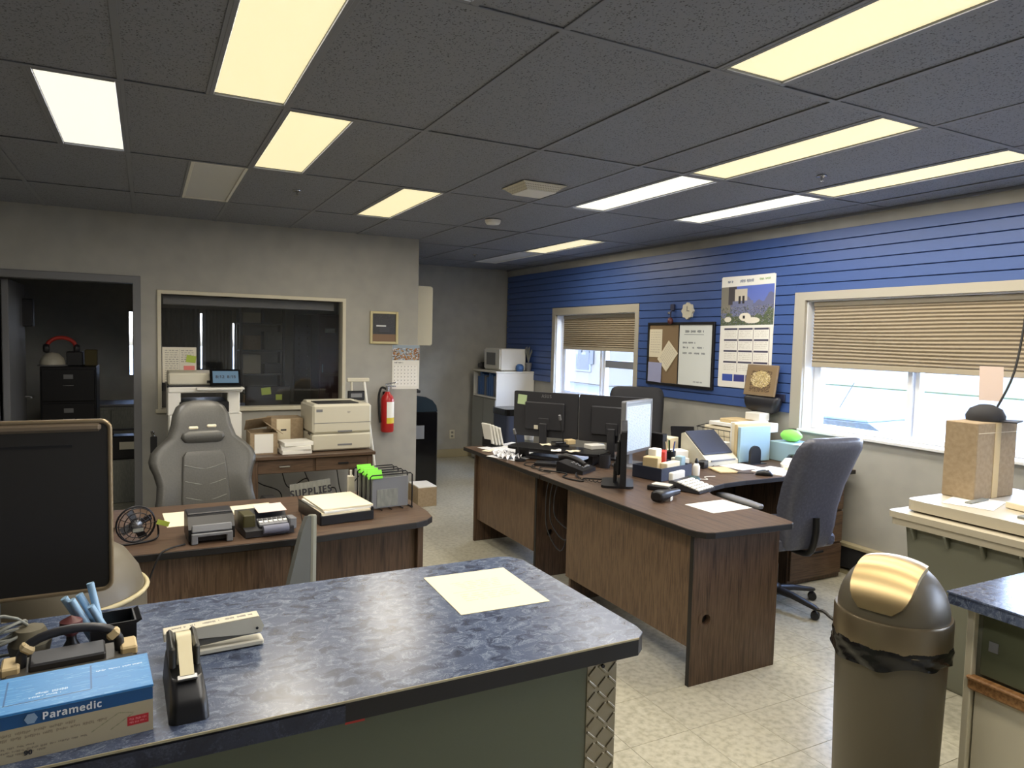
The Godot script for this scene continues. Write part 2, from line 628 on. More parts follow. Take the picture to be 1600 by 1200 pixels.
# ---------------------------------------------------------------- room
func shell() -> void:
	var wp: Material = M.wall_paint
	# floor: slab, and tiles laid where the picture shows them
	var s := ST()
	bb(s, Vector3(-2.6, -0.2, -9.5), Vector3(WX + 0.2, -0.006, 2.4))
	var fl := struct("floor", s, M.floor_joint)
	var t := 0.305
	var full := ST()
	bx(full, Vector3.ZERO, Vector3(t - 0.0016, 0.006, t - 0.0016), 0.0006)
	var fm := full.commit()
	var rest := ST()
	for ix in range(-9, 15):
		for iz in range(-32, 8):
			var x := (ix + 0.5) * t + 0.17
			var z := (iz + 0.5) * t - 0.03
			if x > WX - 0.1:
				continue
			var near := x > 0.75 and x < 4.4 and z < -0.95 and z > -6.3
			if near:
				part("floor_tile", fm, M["floor_tile_%d" % (posmod(ix * 7 + iz * 13, 3))], fl, Transform3D(Basis(), Vector3(x, -0.003, z)))
			else:
				bx(rest, Vector3(x, -0.003, z), Vector3(t - 0.0016, 0.006, t - 0.0016), 0.0)
	var ro := obj("floor_tiles_beyond", rest, M.floor_tile_1, fl)
	ro.set_meta("kind", "stuff")
	# right wall with two window openings
	s = ST()
	var T := 0.2
	var zs := [-9.5, -7.40, -5.82, -3.73, -1.75, -0.70, 1.40, 2.4]
	for k in 7:
		if k == 1:
			bb(s, Vector3(WX, 0, zs[k]), Vector3(WX + T, 0.96, zs[k + 1]))
			bb(s, Vector3(WX, 1.915, zs[k]), Vector3(WX + T, 2.85, zs[k + 1]))
		elif k == 3 or k == 5:
			bb(s, Vector3(WX, 0, zs[k]), Vector3(WX + T, 0.975, zs[k + 1]))
			bb(s, Vector3(WX, 1.955, zs[k]), Vector3(WX + T, 2.85, zs[k + 1]))
		else:
			bb(s, Vector3(WX, 0, zs[k]), Vector3(WX + T, 2.85, zs[k + 1]))
	var wr := struct("wall_right", s, wp)
	# slatted blue boards
	var pitch := (2.462 - 1.093) / 18.0
	for k in 18:
		var y0 := 1.093 + pitch * k
		var y1 := y0 + pitch - 0.0065
		var spans := [[-8.70, 2.15]]
		var cut := []
		if y1 > 0.92 and y0 < 2.0:
			cut.append([-7.47, -5.754])
		if y1 > 0.90 and y0 < 2.018:
			cut.append([-3.828, -1.65])
			cut.append([-0.79, 1.49])
		for c in cut:
			var nx := []
			for sp in spans:
				if c[0] > sp[0] and c[1] < sp[1]:
					nx.append([sp[0], c[0]])
					nx.append([c[1], sp[1]])
				else:
					nx.append(sp)
			spans = nx
		for sp in spans:
			s = ST()
			bb(s, Vector3(WX - 0.021, y0, sp[0]), Vector3(WX - 0.0014, y1, sp[1]), 0.0015)
			obj("slat", s, M.blue_paint, wr)
		# what is left of a board above a window trim
		for c in [[-7.47, -5.754, 2.0], [-3.828, -1.65, 2.018], [-0.79, 1.49, 2.018]]:
			if y0 < c[2] and y1 > c[2] + 0.004:
				s = ST()
				bb(s, Vector3(WX - 0.021, c[2], c[0]), Vector3(WX - 0.0014, y1, c[1]), 0.0015)
				obj("slat", s, M.blue_paint, wr)
	s = ST()
	for sp in [[-8.70, -7.47, 1.09, 2.462], [-5.754, -3.828, 1.09, 2.462], [-1.65, -0.79, 1.09, 2.462], [1.49, 2.15, 1.09, 2.462], [-0.79, 1.49, 2.018, 2.462], [-7.47, -5.754, 2.0, 2.462], [-3.828, -1.65, 2.018, 2.462]]:
		bb(s, Vector3(WX - 0.0015, sp[2], sp[0]), Vector3(WX + 0.001, sp[3], sp[1]))
	obj("slat_backing", s, M.blue_paint, wr)
	# base of the right wall: black heater cover and beige board
	s = ST()
	bb(s, Vector3(WX - 0.05, 0.05, -3.6), Vector3(WX, 0.20, -0.5), 0.004)
	struct("baseboard_right", s, M.base_black)
	s = ST()
	bb(s, Vector3(WX - 0.06, 0.20, -3.6), Vector3(WX, 0.225, -0.5), 0.003)
	bb(s, Vector3(WX - 0.04, 0.0, -3.6), Vector3(WX, 0.03, -0.5), 0.003)
	bb(s, Vector3(WX - 0.012, 0.0, -8.75), Vector3(WX, 0.1, -3.6), 0.003)
	struct("trim_1", s, M.base_beige)
	windows_right()
	# far wall
	s = ST()
	bb(s, Vector3(2.2, 0, FZ - 0.2), Vector3(WX, 2.85, FZ))
	struct("wall_far", s, wp)
	s = ST()
	bb(s, Vector3(2.36, 0, FZ), Vector3(WX, 0.11, FZ + 0.014), 0.003)
	struct("baseboard_far", s, M.base_beige)
	# partition with door and office window, and its return
	s = ST()
	var pz := PZ - 0.12
	bb(s, Vector3(-2.6, 0, pz), Vector3(-1.0, 2.85, PZ))
	bb(s, Vector3(-1.0, 2.0, pz), Vector3(-0.1, 2.85, PZ))
	bb(s, Vector3(-0.1, 0, pz), Vector3(0.105, 2.85, PZ))
	bb(s, Vector3(0.105, 0, pz), Vector3(1.615, 0.955, PZ))
	bb(s, Vector3(0.105, 1.916, pz), Vector3(1.615, 2.85, PZ))
	bb(s, Vector3(1.615, 0, pz), Vector3(2.353, 2.85, PZ))
	struct("wall_partition", s, wp)
	s = ST()
	bb(s, Vector3(2.233, 0, FZ - 0.6), Vector3(2.353, 2.85, pz))
	struct("wall_return", s, wp)
	s = ST()
	bb(s, Vector3(-0.04, 0, PZ), Vector3(2.353, 0.1, PZ + 0.012), 0.003)
	bb(s, Vector3(2.353, 0, pz), Vector3(2.365, 0.1, PZ + 0.012), 0.003)
	struct("baseboard_partition", s, M.base_beige)
	# left and rear walls
	s = ST()
	bb(s, Vector3(-2.6, 0, PZ), Vector3(-2.5, 2.85, 2.4))
	struct("wall_left", s, wp)
	s = ST()
	bb(s, Vector3(-2.6, 0, 2.2), Vector3(WX, 2.85, 2.4))
	struct("wall_rear", s, wp)
	# door frame and open leaf
	var d := struct_node("door_1")
	s = ST()
	bb(s, Vector3(-0.1, 0, PZ - 0.13), Vector3(-0.042, 2.05, PZ + 0.015), 0.004)
	bb(s, Vector3(-1.06, 0, PZ - 0.13), Vector3(-1.0, 2.05, PZ + 0.015), 0.004)
	bb(s, Vector3(-1.06, 1.99, PZ - 0.13), Vector3(-0.042, 2.05, PZ + 0.0151), 0.004)
	obj("door_frame", s, M.door_grey, d)
	s = ST()
	bb(s, Vector3(-1.0, 0.01, PZ - 0.98), Vector3(-0.955, 1.985, PZ - 0.14), 0.003)
	var leaf := obj("door_leaf", s, M.door_grey, d)
	s = ST()
	cyl(s, Vector3(-0.955, 1.0, PZ - 0.92), Vector3(-0.90, 1.0, PZ - 0.92), 0.012)
	cyl(s, Vector3(-0.90, 1.0, PZ - 0.93), Vector3(-0.90, 1.0, PZ - 0.81), 0.01)
	obj("door_handle", s, M.steel, leaf)
	# office window
	var w := struct_node("window_3")
	s = ST()
	bb(s, Vector3(0.077, 0.925, PZ - 0.13), Vector3(0.107, 1.948, PZ + 0.018), 0.003)
	bb(s, Vector3(1.613, 0.925, PZ - 0.13), Vector3(1.645, 1.948, PZ + 0.018), 0.003)
	bb(s, Vector3(0.077, 1.916, PZ - 0.13), Vector3(1.645, 1.948, PZ + 0.0181), 0.003)
	bb(s, Vector3(0.06, 0.925, PZ - 0.13), Vector3(1.66, 0.958, PZ + 0.03), 0.004)
	obj("window_frame", s, M.cream_frame, w)
	s = ST()
	bb(s, Vector3(0.105, 0.955, PZ - 0.063), Vector3(1.615, 1.917, PZ - 0.057))
	obj("pane", s, M.office_glass, w)
	# roof over everything
	s = ST()
	bb(s, Vector3(-2.6, 2.85, -9.5), Vector3(WX + 0.2, 3.05, 2.4))
	struct("roof_slab", s, M.slab)
	s = ST()
	bb(s, Vector3(-2.6, 0, -9.5), Vector3(-2.5, 2.85, PZ))
	struct("wall_back_room_side", s, wp)

func windows_right() -> void:
	# trims
	var s := ST()
	bb(s, Vector3(WX - 0.026, 0.90, -7.47), Vector3(WX, 2.0, -7.40), 0.002)
	bb(s, Vector3(WX - 0.026, 0.90, -5.82), Vector3(WX, 2.0, -5.754), 0.002)
	bb(s, Vector3(WX - 0.0261, 1.915, -7.47), Vector3(WX, 2.0, -5.754), 0.002)
	bb(s, Vector3(WX - 0.035, 0.93, -7.47), Vector3(WX, 0.96, -5.754), 0.002)
	struct("trim_2", s, M.trim_paint)
	s = ST()
	bb(s, Vector3(WX - 0.026, 0.975, -3.828), Vector3(WX, 2.018, -3.73), 0.002)
	bb(s, Vector3(WX - 0.026, 0.975, -1.75), Vector3(WX, 2.018, -1.65), 0.002)
	bb(s, Vector3(WX - 0.0261, 1.955, -3.828), Vector3(WX, 2.018, -1.65), 0.002)
	struct("trim_3", s, M.trim_paint)
	s = ST()
	bb(s, Vector3(WX - 0.026, 0.975, -0.79), Vector3(WX, 2.018, -0.70), 0.002)
	bb(s, Vector3(WX - 0.026, 0.975, 1.40), Vector3(WX, 2.018, 1.49), 0.002)
	bb(s, Vector3(WX - 0.0261, 1.955, -0.79), Vector3(WX, 2.018, 1.49), 0.002)
	struct("trim_4", s, M.trim_paint)
	var defs := [
		{"n": "window_1", "z0": -7.40, "z1": -5.82, "y0": 0.96, "y1": 1.915, "mull": -6.55},
		{"n": "window_2", "z0": -3.73, "z1": -1.75, "y0": 0.975, "y1": 1.955, "mull": -2.93},
		{"n": "window_4", "z0": -0.70, "z1": 1.40, "y0": 0.975, "y1": 1.955, "mull": 0.35}]
	for d in defs:
		var w := struct_node(d.n)
		var x0 := WX + 0.10
		var x1 := WX + 0.17
		# white liner of the recess
		s = ST()
		bb(s, Vector3(WX + 0.001, d.y0, d.z0), Vector3(WX + 0.2, d.y1, d.z0 + 0.008))
		bb(s, Vector3(WX + 0.001, d.y0, d.z1 - 0.008), Vector3(WX + 0.2, d.y1, d.z1))
		bb(s, Vector3(WX + 0.001, d.y1 - 0.008, d.z0), Vector3(WX + 0.2, d.y1, d.z1))
		obj("reveal", s, M.white_vinyl, w)
		s = ST()
		bb(s, Vector3(WX - 0.03, d.y0 - 0.012, d.z0 - 0.02), Vector3(WX + 0.2, d.y0 + 0.01, d.z1 + 0.02), 0.004)
		obj("window_sill", s, M.white_vinyl, w)
		s = ST()
		var f := 0.045
		bb(s, Vector3(x0, d.y0 + 0.011, d.z0 + 0.009), Vector3(x1, d.y1 - 0.009, d.z0 + f), 0.003)
		bb(s, Vector3(x0, d.y0 + 0.011, d.z1 - f), Vector3(x1, d.y1 - 0.009, d.z1 - 0.009), 0.003)
		bb(s, Vector3(x0 + 0.002, d.y0 + 0.011, d.z0 + 0.004), Vector3(x1 - 0.002, d.y0 + f - 0.001, d.z1 - 0.004), 0.002)
		bb(s, Vector3(x0 + 0.002, d.y1 - f, d.z0 + 0.004), Vector3(x1 - 0.002, d.y1 - 0.009, d.z1 - 0.004), 0.002)
		bb(s, Vector3(x0 - 0.005, d.y0, d.mull - 0.04), Vector3(x1, d.y1, d.mull - 0.004), 0.003)
		bb(s, Vector3(x0 + 0.015, d.y0, d.mull + 0.004), Vector3(x1, d.y1, d.mull + 0.035), 0.003)
		bb(s, Vector3(x0 - 0.005, d.y0 + f, d.z0 + f), Vector3(x1 - 0.02, d.y1 - f, d.z0 + f + 0.03), 0.003)
		obj("window_frame", s, M.white_vinyl, w)
		if d.n == "window_1":
			s = ST()
			bb(s, Vector3(x0 + 0.02, 1.32, d.mull), Vector3(x1, 1.40, d.z1 - f), 0.003)
			obj("transom_bar", s, M.grey_plastic, w)
		for pn in [[d.z0 + f, d.mull - 0.03], [d.mull + 0.02, d.z1 - f]]:
			s = ST()
			bb(s, Vector3(x0 + 0.035, d.y0 + f - 0.005, pn[0] - 0.005), Vector3(x0 + 0.041, d.y1 - f + 0.005, pn[1] + 0.005))
			obj("pane", s, M.window_glass, w)
	# pleated shades
	shade("pleated cellular shade half drawn in the window beside the corkboard", -7.30, -5.84, 1.905, 1.505, 14, 0.004)
	shade("wide pleated shade half drawn in the window behind the slate chair", -3.70, -1.80, 1.945, 1.455, 17, 0.016)

func shade(label: String, z0: float, z1: float, y1: float, y0: float, n: int, sag: float) -> void:
	var b := thing("window_shade", label, "window blind", Vector3(WX + 0.055, y0, (z0 + z1) * 0.5))
	var L := z1 - z0
	var s := ST()
	bx(s, Vector3(0, y1 - y0 - 0.018, 0), Vector3(0.045, 0.036, L), 0.004)
	obj("head_rail", s, M.blind_rail, b)
	s = ST()
	bx(s, Vector3(0, 0.018, 0), Vector3(0.03, 0.036, L), 0.004)
	obj("bottom_rail", s, M.blind_rail, b)
	s = ST()
	var top := y1 - y0 - 0.036
	var segz := 14
	for side in [-1.0, 1.0]:
		for k in n * 2:
			for j in segz:
				var q := []
				for e in [[k, j], [k, j + 1], [k + 1, j + 1], [k + 1, j]]:
					var v := float(e[0]) / (n * 2)
					var u := float(e[1]) / segz
					var wave := sag * sin(u * PI * 2.3 + v * 5.0) * v * (1.0 - v) * 2.0
					var y: float = lerpf(0.036, top, v) + wave * 0.6
					var x: float = side * (0.008 + (0.012 if e[0] % 2 == 1 else 0.0)) + wave * 0.3
					q.append(Vector3(x, y, lerpf(-L * 0.5 + 0.004, L * 0.5 - 0.004, u)))
				var nrm: Vector3 = (q[1] - q[0]).cross(q[3] - q[0]).normalized()
				if nrm.x * side < 0.0:
					nrm = -nrm
				quad(s, q[0], q[1], q[2], q[3], nrm)
	obj("pleated_cloth", s, M.blind_cloth, b)

# ---------------------------------------------------------------- ceiling
const FIX := [[-1.5, 0, 1], [-1.0, 1, 1], [0.5, 2, 1], [1.0, -1, 1], [2.5, 0, 1], [2.5, 1, 2], [4.0, 0, 1], [4.0, 1, 2], [4.0, 3, 1], [-2.5, 1, 2], [-1.0, -1, 2], [-1.5, 2, 0], [4.0, 4, 0], [4.0, -1, 1], [1.0, -2, 1]]  # the last two panels are unseen, added for more light

func ceiling_grid() -> void:
	var s := ST()
	bb(s, Vector3(-2.5, CEIL + 0.06, PZ), Vector3(WX, CEIL + 0.09, 2.2))
	bb(s, Vector3(2.353, CEIL + 0.06, FZ), Vector3(WX, CEIL + 0.09, PZ))
	var ce := struct("ceiling", s, M.slab)
	var gx := func(i: float) -> float: return 1.139 + 0.61 * i
	var gz := func(j: float) -> float: return -1.899 - 1.22 * j
	var half := {}
	for f in FIX:
		half["%.1f,%d" % [f[0], f[1]]] = true
	var cache := {}
	for k in range(-6, 6):
		for j in range(-4, 6):
			for h in [0.0, 0.5]:
				var pair: bool = half.has("%.1f,%d" % [k, j]) or half.has("%.1f,%d" % [k + 0.5, j])
				if h == 0.5 and not pair:
					continue
				if half.has("%.1f,%d" % [k + h, j]):
					continue
				var x0: float = maxf(gx.call(k + h), -2.5)
				var x1: float = minf(gx.call(k + h + (0.5 if pair else 1.0)), WX)
				var z1: float = minf(gz.call(j), 2.2)
				var z0: float = maxf(gz.call(j + 1), FZ)
				if z0 < PZ and x0 < 2.353:
					if x1 < 2.36:
						z0 = PZ
					else:
						x0 = maxf(x0, 2.353) if z1 <= PZ else x0
				if x1 - x0 < 0.03 or z1 - z0 < 0.03:
					continue
				var key := "%.3f,%.3f" % [x1 - x0, z1 - z0]
				if not cache.has(key):
					var m := ST()
					bx(m, Vector3.ZERO, Vector3(x1 - x0 - 0.004, 0.018, z1 - z0 - 0.004), 0.0015)
					cache[key] = m.commit()
				part("ceiling_tile", cache[key], M.ceiling_tile, ce, Transform3D(rotb(0, rng.randf_range(-0.0012, 0.0012), rng.randf_range(-0.0015, 0.0015)), Vector3((x0 + x1) * 0.5, CEIL + 0.0125 + rng.randf_range(0, 0.0025), (z0 + z1) * 0.5)))
	# T-bars
	for k in range(-6, 6):
		var x: float = gx.call(k)
		if x < -2.49 or x > WX:
			continue
		s = ST()
		bb(s, Vector3(x - 0.012, CEIL, FZ if x > 2.36 else PZ), Vector3(x + 0.012, CEIL + 0.004, 2.2), 0.001)
		obj("grid_bar", s, M.tbar, ce)
	for j in range(-3, 6):
		var z: float = gz.call(j)
		s = ST()
		bb(s, Vector3(2.353 if z < PZ else -2.5, CEIL - 0.0008, z - 0.012), Vector3(WX, CEIL + 0.0035, z + 0.012), 0.001)
		obj("grid_bar", s, M.tbar, ce)
	for f in FIX:
		var fx: float = gx.call(f[0] if f[0] != floorf(f[0]) else f[0] + 0.5)
		s = ST()
		bb(s, Vector3(fx - 0.010, CEIL + 0.0002, gz.call(f[1] + 1)), Vector3(fx + 0.010, CEIL + 0.004, gz.call(f[1])), 0.001)
		obj("grid_bar", s, M.tbar, ce)
	# wall angle
	s = ST()
	bb(s, Vector3(WX - 0.022, CEIL - 0.012, FZ), Vector3(WX, CEIL + 0.003, 2.2), 0.001)
	obj("wall_angle", s, M.tbar, ce)
	# fittings
	var labels := {
		"-1.5,0": "long warm ceiling light panel ending beside the shorter lit one over the gaming chair",
		"-1.0,1": "warm ceiling light panel over the left desk next to the unlit grey panel",
		"0.5,2": "warm ceiling light panel over the printer table before the partition",
		"1.0,-1": "warm ceiling light panel over the aisle beside the blue counter",
		"2.5,0": "warm ceiling light panel over the walnut desk, end to end with a whiter one",
		"2.5,1": "whiter ceiling light panel over the monitors, end to end with a warm one",
		"4.0,0": "warm ceiling light panel along the blue wall above the wide window",
		"4.0,1": "whiter ceiling light panel along the blue wall above the wall calendar",
		"4.0,3": "yellow ceiling light panel near the far corner above the smaller window",
		"-2.5,1": "white ceiling light panel in front of the open door",
		"-1.0,-1": "white ceiling light panel over the end of the blue counter",
		"-1.5,2": "unlit grey ceiling light panel near the partition above the office window",
		"4.0,4": "unlit pale ceiling light panel in the far corner above the microwave",
		"4.0,-1": "added warm ceiling light panel out of view above the storage tote",
		"1.0,-2": "added warm ceiling light panel out of view behind the counter aisle"}
	for f in FIX:
		var x: float = gx.call(f[0] + 0.25)
		var z: float = gz.call(f[1] + 0.5)
		var key := "%.1f,%d" % [f[0], f[1]]
		var L := thing("ceiling_light", labels[key], "ceiling light", Vector3(x, CEIL, z), 0.0, "recessed ceiling light panels")
		s = ST()
		for e in [-1.0, 1.0]:
			bx(s, Vector3(e * 0.1415, 0.006, 0), Vector3(0.018, 0.014, 1.19), 0.002)
			bx(s, Vector3(0, 0.006, e * 0.588), Vector3(0.265, 0.0139, 0.018), 0.002)
		bx(s, Vector3(0, 0.048, 0), Vector3(0.30, 0.01, 1.2), 0.0)
		obj("frame", s, M.tbar if f[2] else M.white_plastic, L)
		s = ST()
		# lens with a shallow tray shape
		bx(s, Vector3(0, 0.012, 0), Vector3(0.268, 0.006, 1.16), 0.002)
		obj("lens", s, M.lens_off if f[2] == 0 else (M.lens_warm if f[2] == 1 else M.lens_cool), L)
		if f[2] > 0:
			var a := AreaLight3D.new()
			a.name = "lamp"
			a.area_size = Vector2(0.26, 1.14)
			a.light_color = Color(1.0, 0.955, 0.875) if f[2] == 1 else Color(1.0, 0.98, 0.95)
			a.light_energy = 1.25
			a.area_range = 20.0
			a.shadow_enabled = true
			a.rotation.x = -PI / 2
			a.position = Vector3(0, 0.002, 0)
			L.add_child(a)
	# square air diffuser
	var dv := thing("air_diffuser", "square off-white air diffuser hanging below the ceiling tiles", "vent", Vector3(2.13, CEIL, -3.87))
	dv.scale = Vector3(0.74, 0.74, 0.74)
	s = ST()
	bx(s, Vector3(0, -0.004, 0), Vector3(0.40, 0.008, 0.40), 0.002)
	obj("frame", s, M.ivory_plastic, dv)
	s = ST()
	for k in 4:
		var bsis := rotb(k * PI / 2)
		var t := Transform3D(bsis, Vector3.ZERO)
		var a := [Vector3(-0.19, -0.008, 0.19), Vector3(0.19, -0.008, 0.19), Vector3(0.135, -0.05, 0.135), Vector3(-0.135, -0.05, 0.135)]
		var n := bsis * Vector3(0, -0.8, 0.6)
		quad(s, t * a[0], t * a[1], t * a[2], t * a[3], n)
	obj("perforated_skirt", s, speckle("perforated", c8(204, 200, 186), c8(80, 76, 66), 0.6), dv)
	s = ST()
	bx(s, Vector3(0, -0.053, 0), Vector3(0.275, 0.008, 0.275), 0.003)
	obj("plate", s, M.white_plastic, dv)
	var sd := thing("smoke_detector", "round white smoke detector on the ceiling between the lights", "smoke detector", Vector3(2.448, CEIL, -5.109))
	s = ST()
	lathe(s, [Vector2(0.0, -0.035), Vector2(0.05, -0.033), Vector2(0.06, -0.02), Vector2(0.065, 0.0)], Vector3.ZERO, 20)
	obj("cover", s, M.white_plastic, sd)
	for p in [[0.884, -4.834, "small sprinkler head in the ceiling before the printer table"], [3.314, -2.732, "small sprinkler head between the two light rows by the blue wall"], [3.29, -7.314, "small sprinkler head in the ceiling near the far wall"]]:
		var sp := thing("sprinkler_head", p[2], "sprinkler", Vector3(p[0], CEIL, p[1]), 0.0, "ceiling sprinkler heads")
		sp.scale = Vector3(0.75, 0.75, 0.75)
		s = ST()
		lathe(s, [Vector2(0.012, -0.012), Vector2(0.036, -0.006), Vector2(0.038, 0.0)], Vector3.ZERO, 16)
		obj("rosette", s, M.chrome, sp)
		s = ST()
		cyl(s, Vector3(0, -0.004, 0), Vector3(0, -0.035, 0), 0.006)
		lathe(s, [Vector2(0.0, -0.040), Vector2(0.016, -0.038), Vector2(0.016, -0.035), Vector2(0.0, -0.034)], Vector3.ZERO, 12)
		obj("deflector", s, M.chrome, sp)

func speckle(key: String, base: Color, dot: Color, rough: float) -> StandardMaterial3D:
	var im := Image.create(128, 128, false, Image.FORMAT_RGB8)
	im.fill(base)
	for x in range(0, 128, 8):
		for y in range(0, 128, 8):
			im.fill_rect(Rect2i(x + (4 if (y / 8) % 2 else 0), y, 3, 3), dot)
	var m := mat(key, Color.WHITE, rough)
	tripl(m, ImageTexture.create_from_image(im), Vector3(4, 4, 4))
	return m

# ---------------------------------------------------------------- outdoors
func outside() -> void:
	var s := ST()
	bb(s, Vector3(-60, -1.0, -120), Vector3(130, -0.65, 60))
	var g := struct("ground", s, M.asphalt)
	s = ST()
	bb(s, Vector3(36, -0.65, -120), Vector3(58, -0.58, 60))
	obj("grass_strip", s, M.grass_out, g)
	# building across the lot, seen through the smaller window
	var b := thing("shop_building", "pale shop building across the lot, outside the smaller window", "building", Vector3(25, -0.65, -42))
	s = ST()
	bx(s, Vector3(0, 2.6, 0), Vector3(9, 5.2, 26), 0.05)
	obj("wall", s, M.out_wall, b)
	s = ST()
	bx(s, Vector3(-0.1, 5.3, 0), Vector3(9.6, 0.25, 26.6), 0.04)
	obj("roof", s, M.out_wall_pale, b)
	for k in 8:
		var z := -11.0 + k * 3.1
		for y in [0.75, 2.6]:
			s = ST()
			bx(s, Vector3(-4.52, y + 0.4, z), Vector3(0.1, 1.0, 1.5), 0.02)
			var f := obj("window", s, M.out_wall_pale, b)
			s = ST()
			bx(s, Vector3(-4.58, y + 0.4, z), Vector3(0.02, 0.8, 1.25))
			obj("pane", s, M.out_dark, f)
	words("lettering", "N", 2.4, M.out_dark, b, Transform3D(rotb(-PI / 2), Vector3(-4.56, 1.9, 11.0)), 0.05, true)
	# distant trees behind the grass
	for k in 7:
		var tr := thing("tree", "bare grey shrub beyond the grass strip across the lot", "tree", Vector3(62 + (k % 3) * 2.0, -0.65, -54 + k * 5.2), k * 1.3, "shrubs beyond the grass strip")
		s = ST()
		cyl(s, Vector3.ZERO, Vector3(0, 1.4, 0), 0.14, 0.08, 8)
		obj("trunk", s, M.cardboard, tr)
		s = ST()
		for j in 26:
			var a := rng.randf() * TAU
			var h := rng.randf_range(1.0, 3.6)
			var r := rng.randf_range(0.3, 1.6)
			cyl(s, Vector3(0, 1.0 + h * 0.15, 0), Vector3(cos(a) * r, h, sin(a) * r), 0.05, 0.015, 5)
		obj("branches", s, M.cardboard, tr)
	# parked car just outside the wide window
	var car := thing("parked_car", "pale blue parked car just outside the wide window", "car", Vector3(8.5, -0.65, -6.6), 0.1)
	var rings := []
	var prof := [[-2.2, 0.55, 0.75], [-2.1, 0.70, 0.85], [-1.2, 0.85, 0.9], [-0.6, 0.92, 0.9], [1.0, 0.94, 0.9], [1.9, 0.9, 0.88], [2.2, 0.75, 0.8]]
	for p in prof:
		var ring := []
		for v in rrect(p[2] * 2.0, p[1] - 0.25, 0.14, 4):
			ring.append(Vector3(v.x, 0.25 + (p[1] - 0.25) * 0.5 + v.y, p[0]))
		rings.append(ring)
	s = ST()
	loft(s, rings)
	obj("body", s, M.car_paint, car)
	rings = []
	for p in [[-1.25, 0.02, 0.82], [-0.45, 0.42, 0.70], [0.9, 0.45, 0.70], [1.75, 0.03, 0.80]]:
		var ring := []
		for v in rrect(p[2] * 2.0, p[1] + 0.02, 0.009, 3):
			ring.append(Vector3(v.x, 0.87 + p[1] * 0.5 + v.y, p[0]))
		rings.append(ring)
	s = ST()
	loft(s, rings)
	obj("cabin_glass", s, M.car_glass, car)
	s = ST()
	bx(s, Vector3(0, 1.34, 0.22), Vector3(1.36, 0.05, 1.3), 0.02)
	obj("roof", s, M.car_paint, car)
	for w in [[-0.82, -1.4], [0.82, -1.4], [-0.82, 1.4], [0.82, 1.4]]:
		s = ST()
		cyl(s, Vector3(w[0] - 0.1, 0.31, w[1]), Vector3(w[0] + 0.1, 0.31, w[1]), 0.31, 0.31, 18)
		obj("wheel", s, M.black_rubber, car)
	s = ST()
	tube(s, [Vector3(0.6, 1.36, -0.3), Vector3(0.62, 1.75, -0.1)], 0.006, 5)
	obj("aerial", s, M.black_plastic, car)

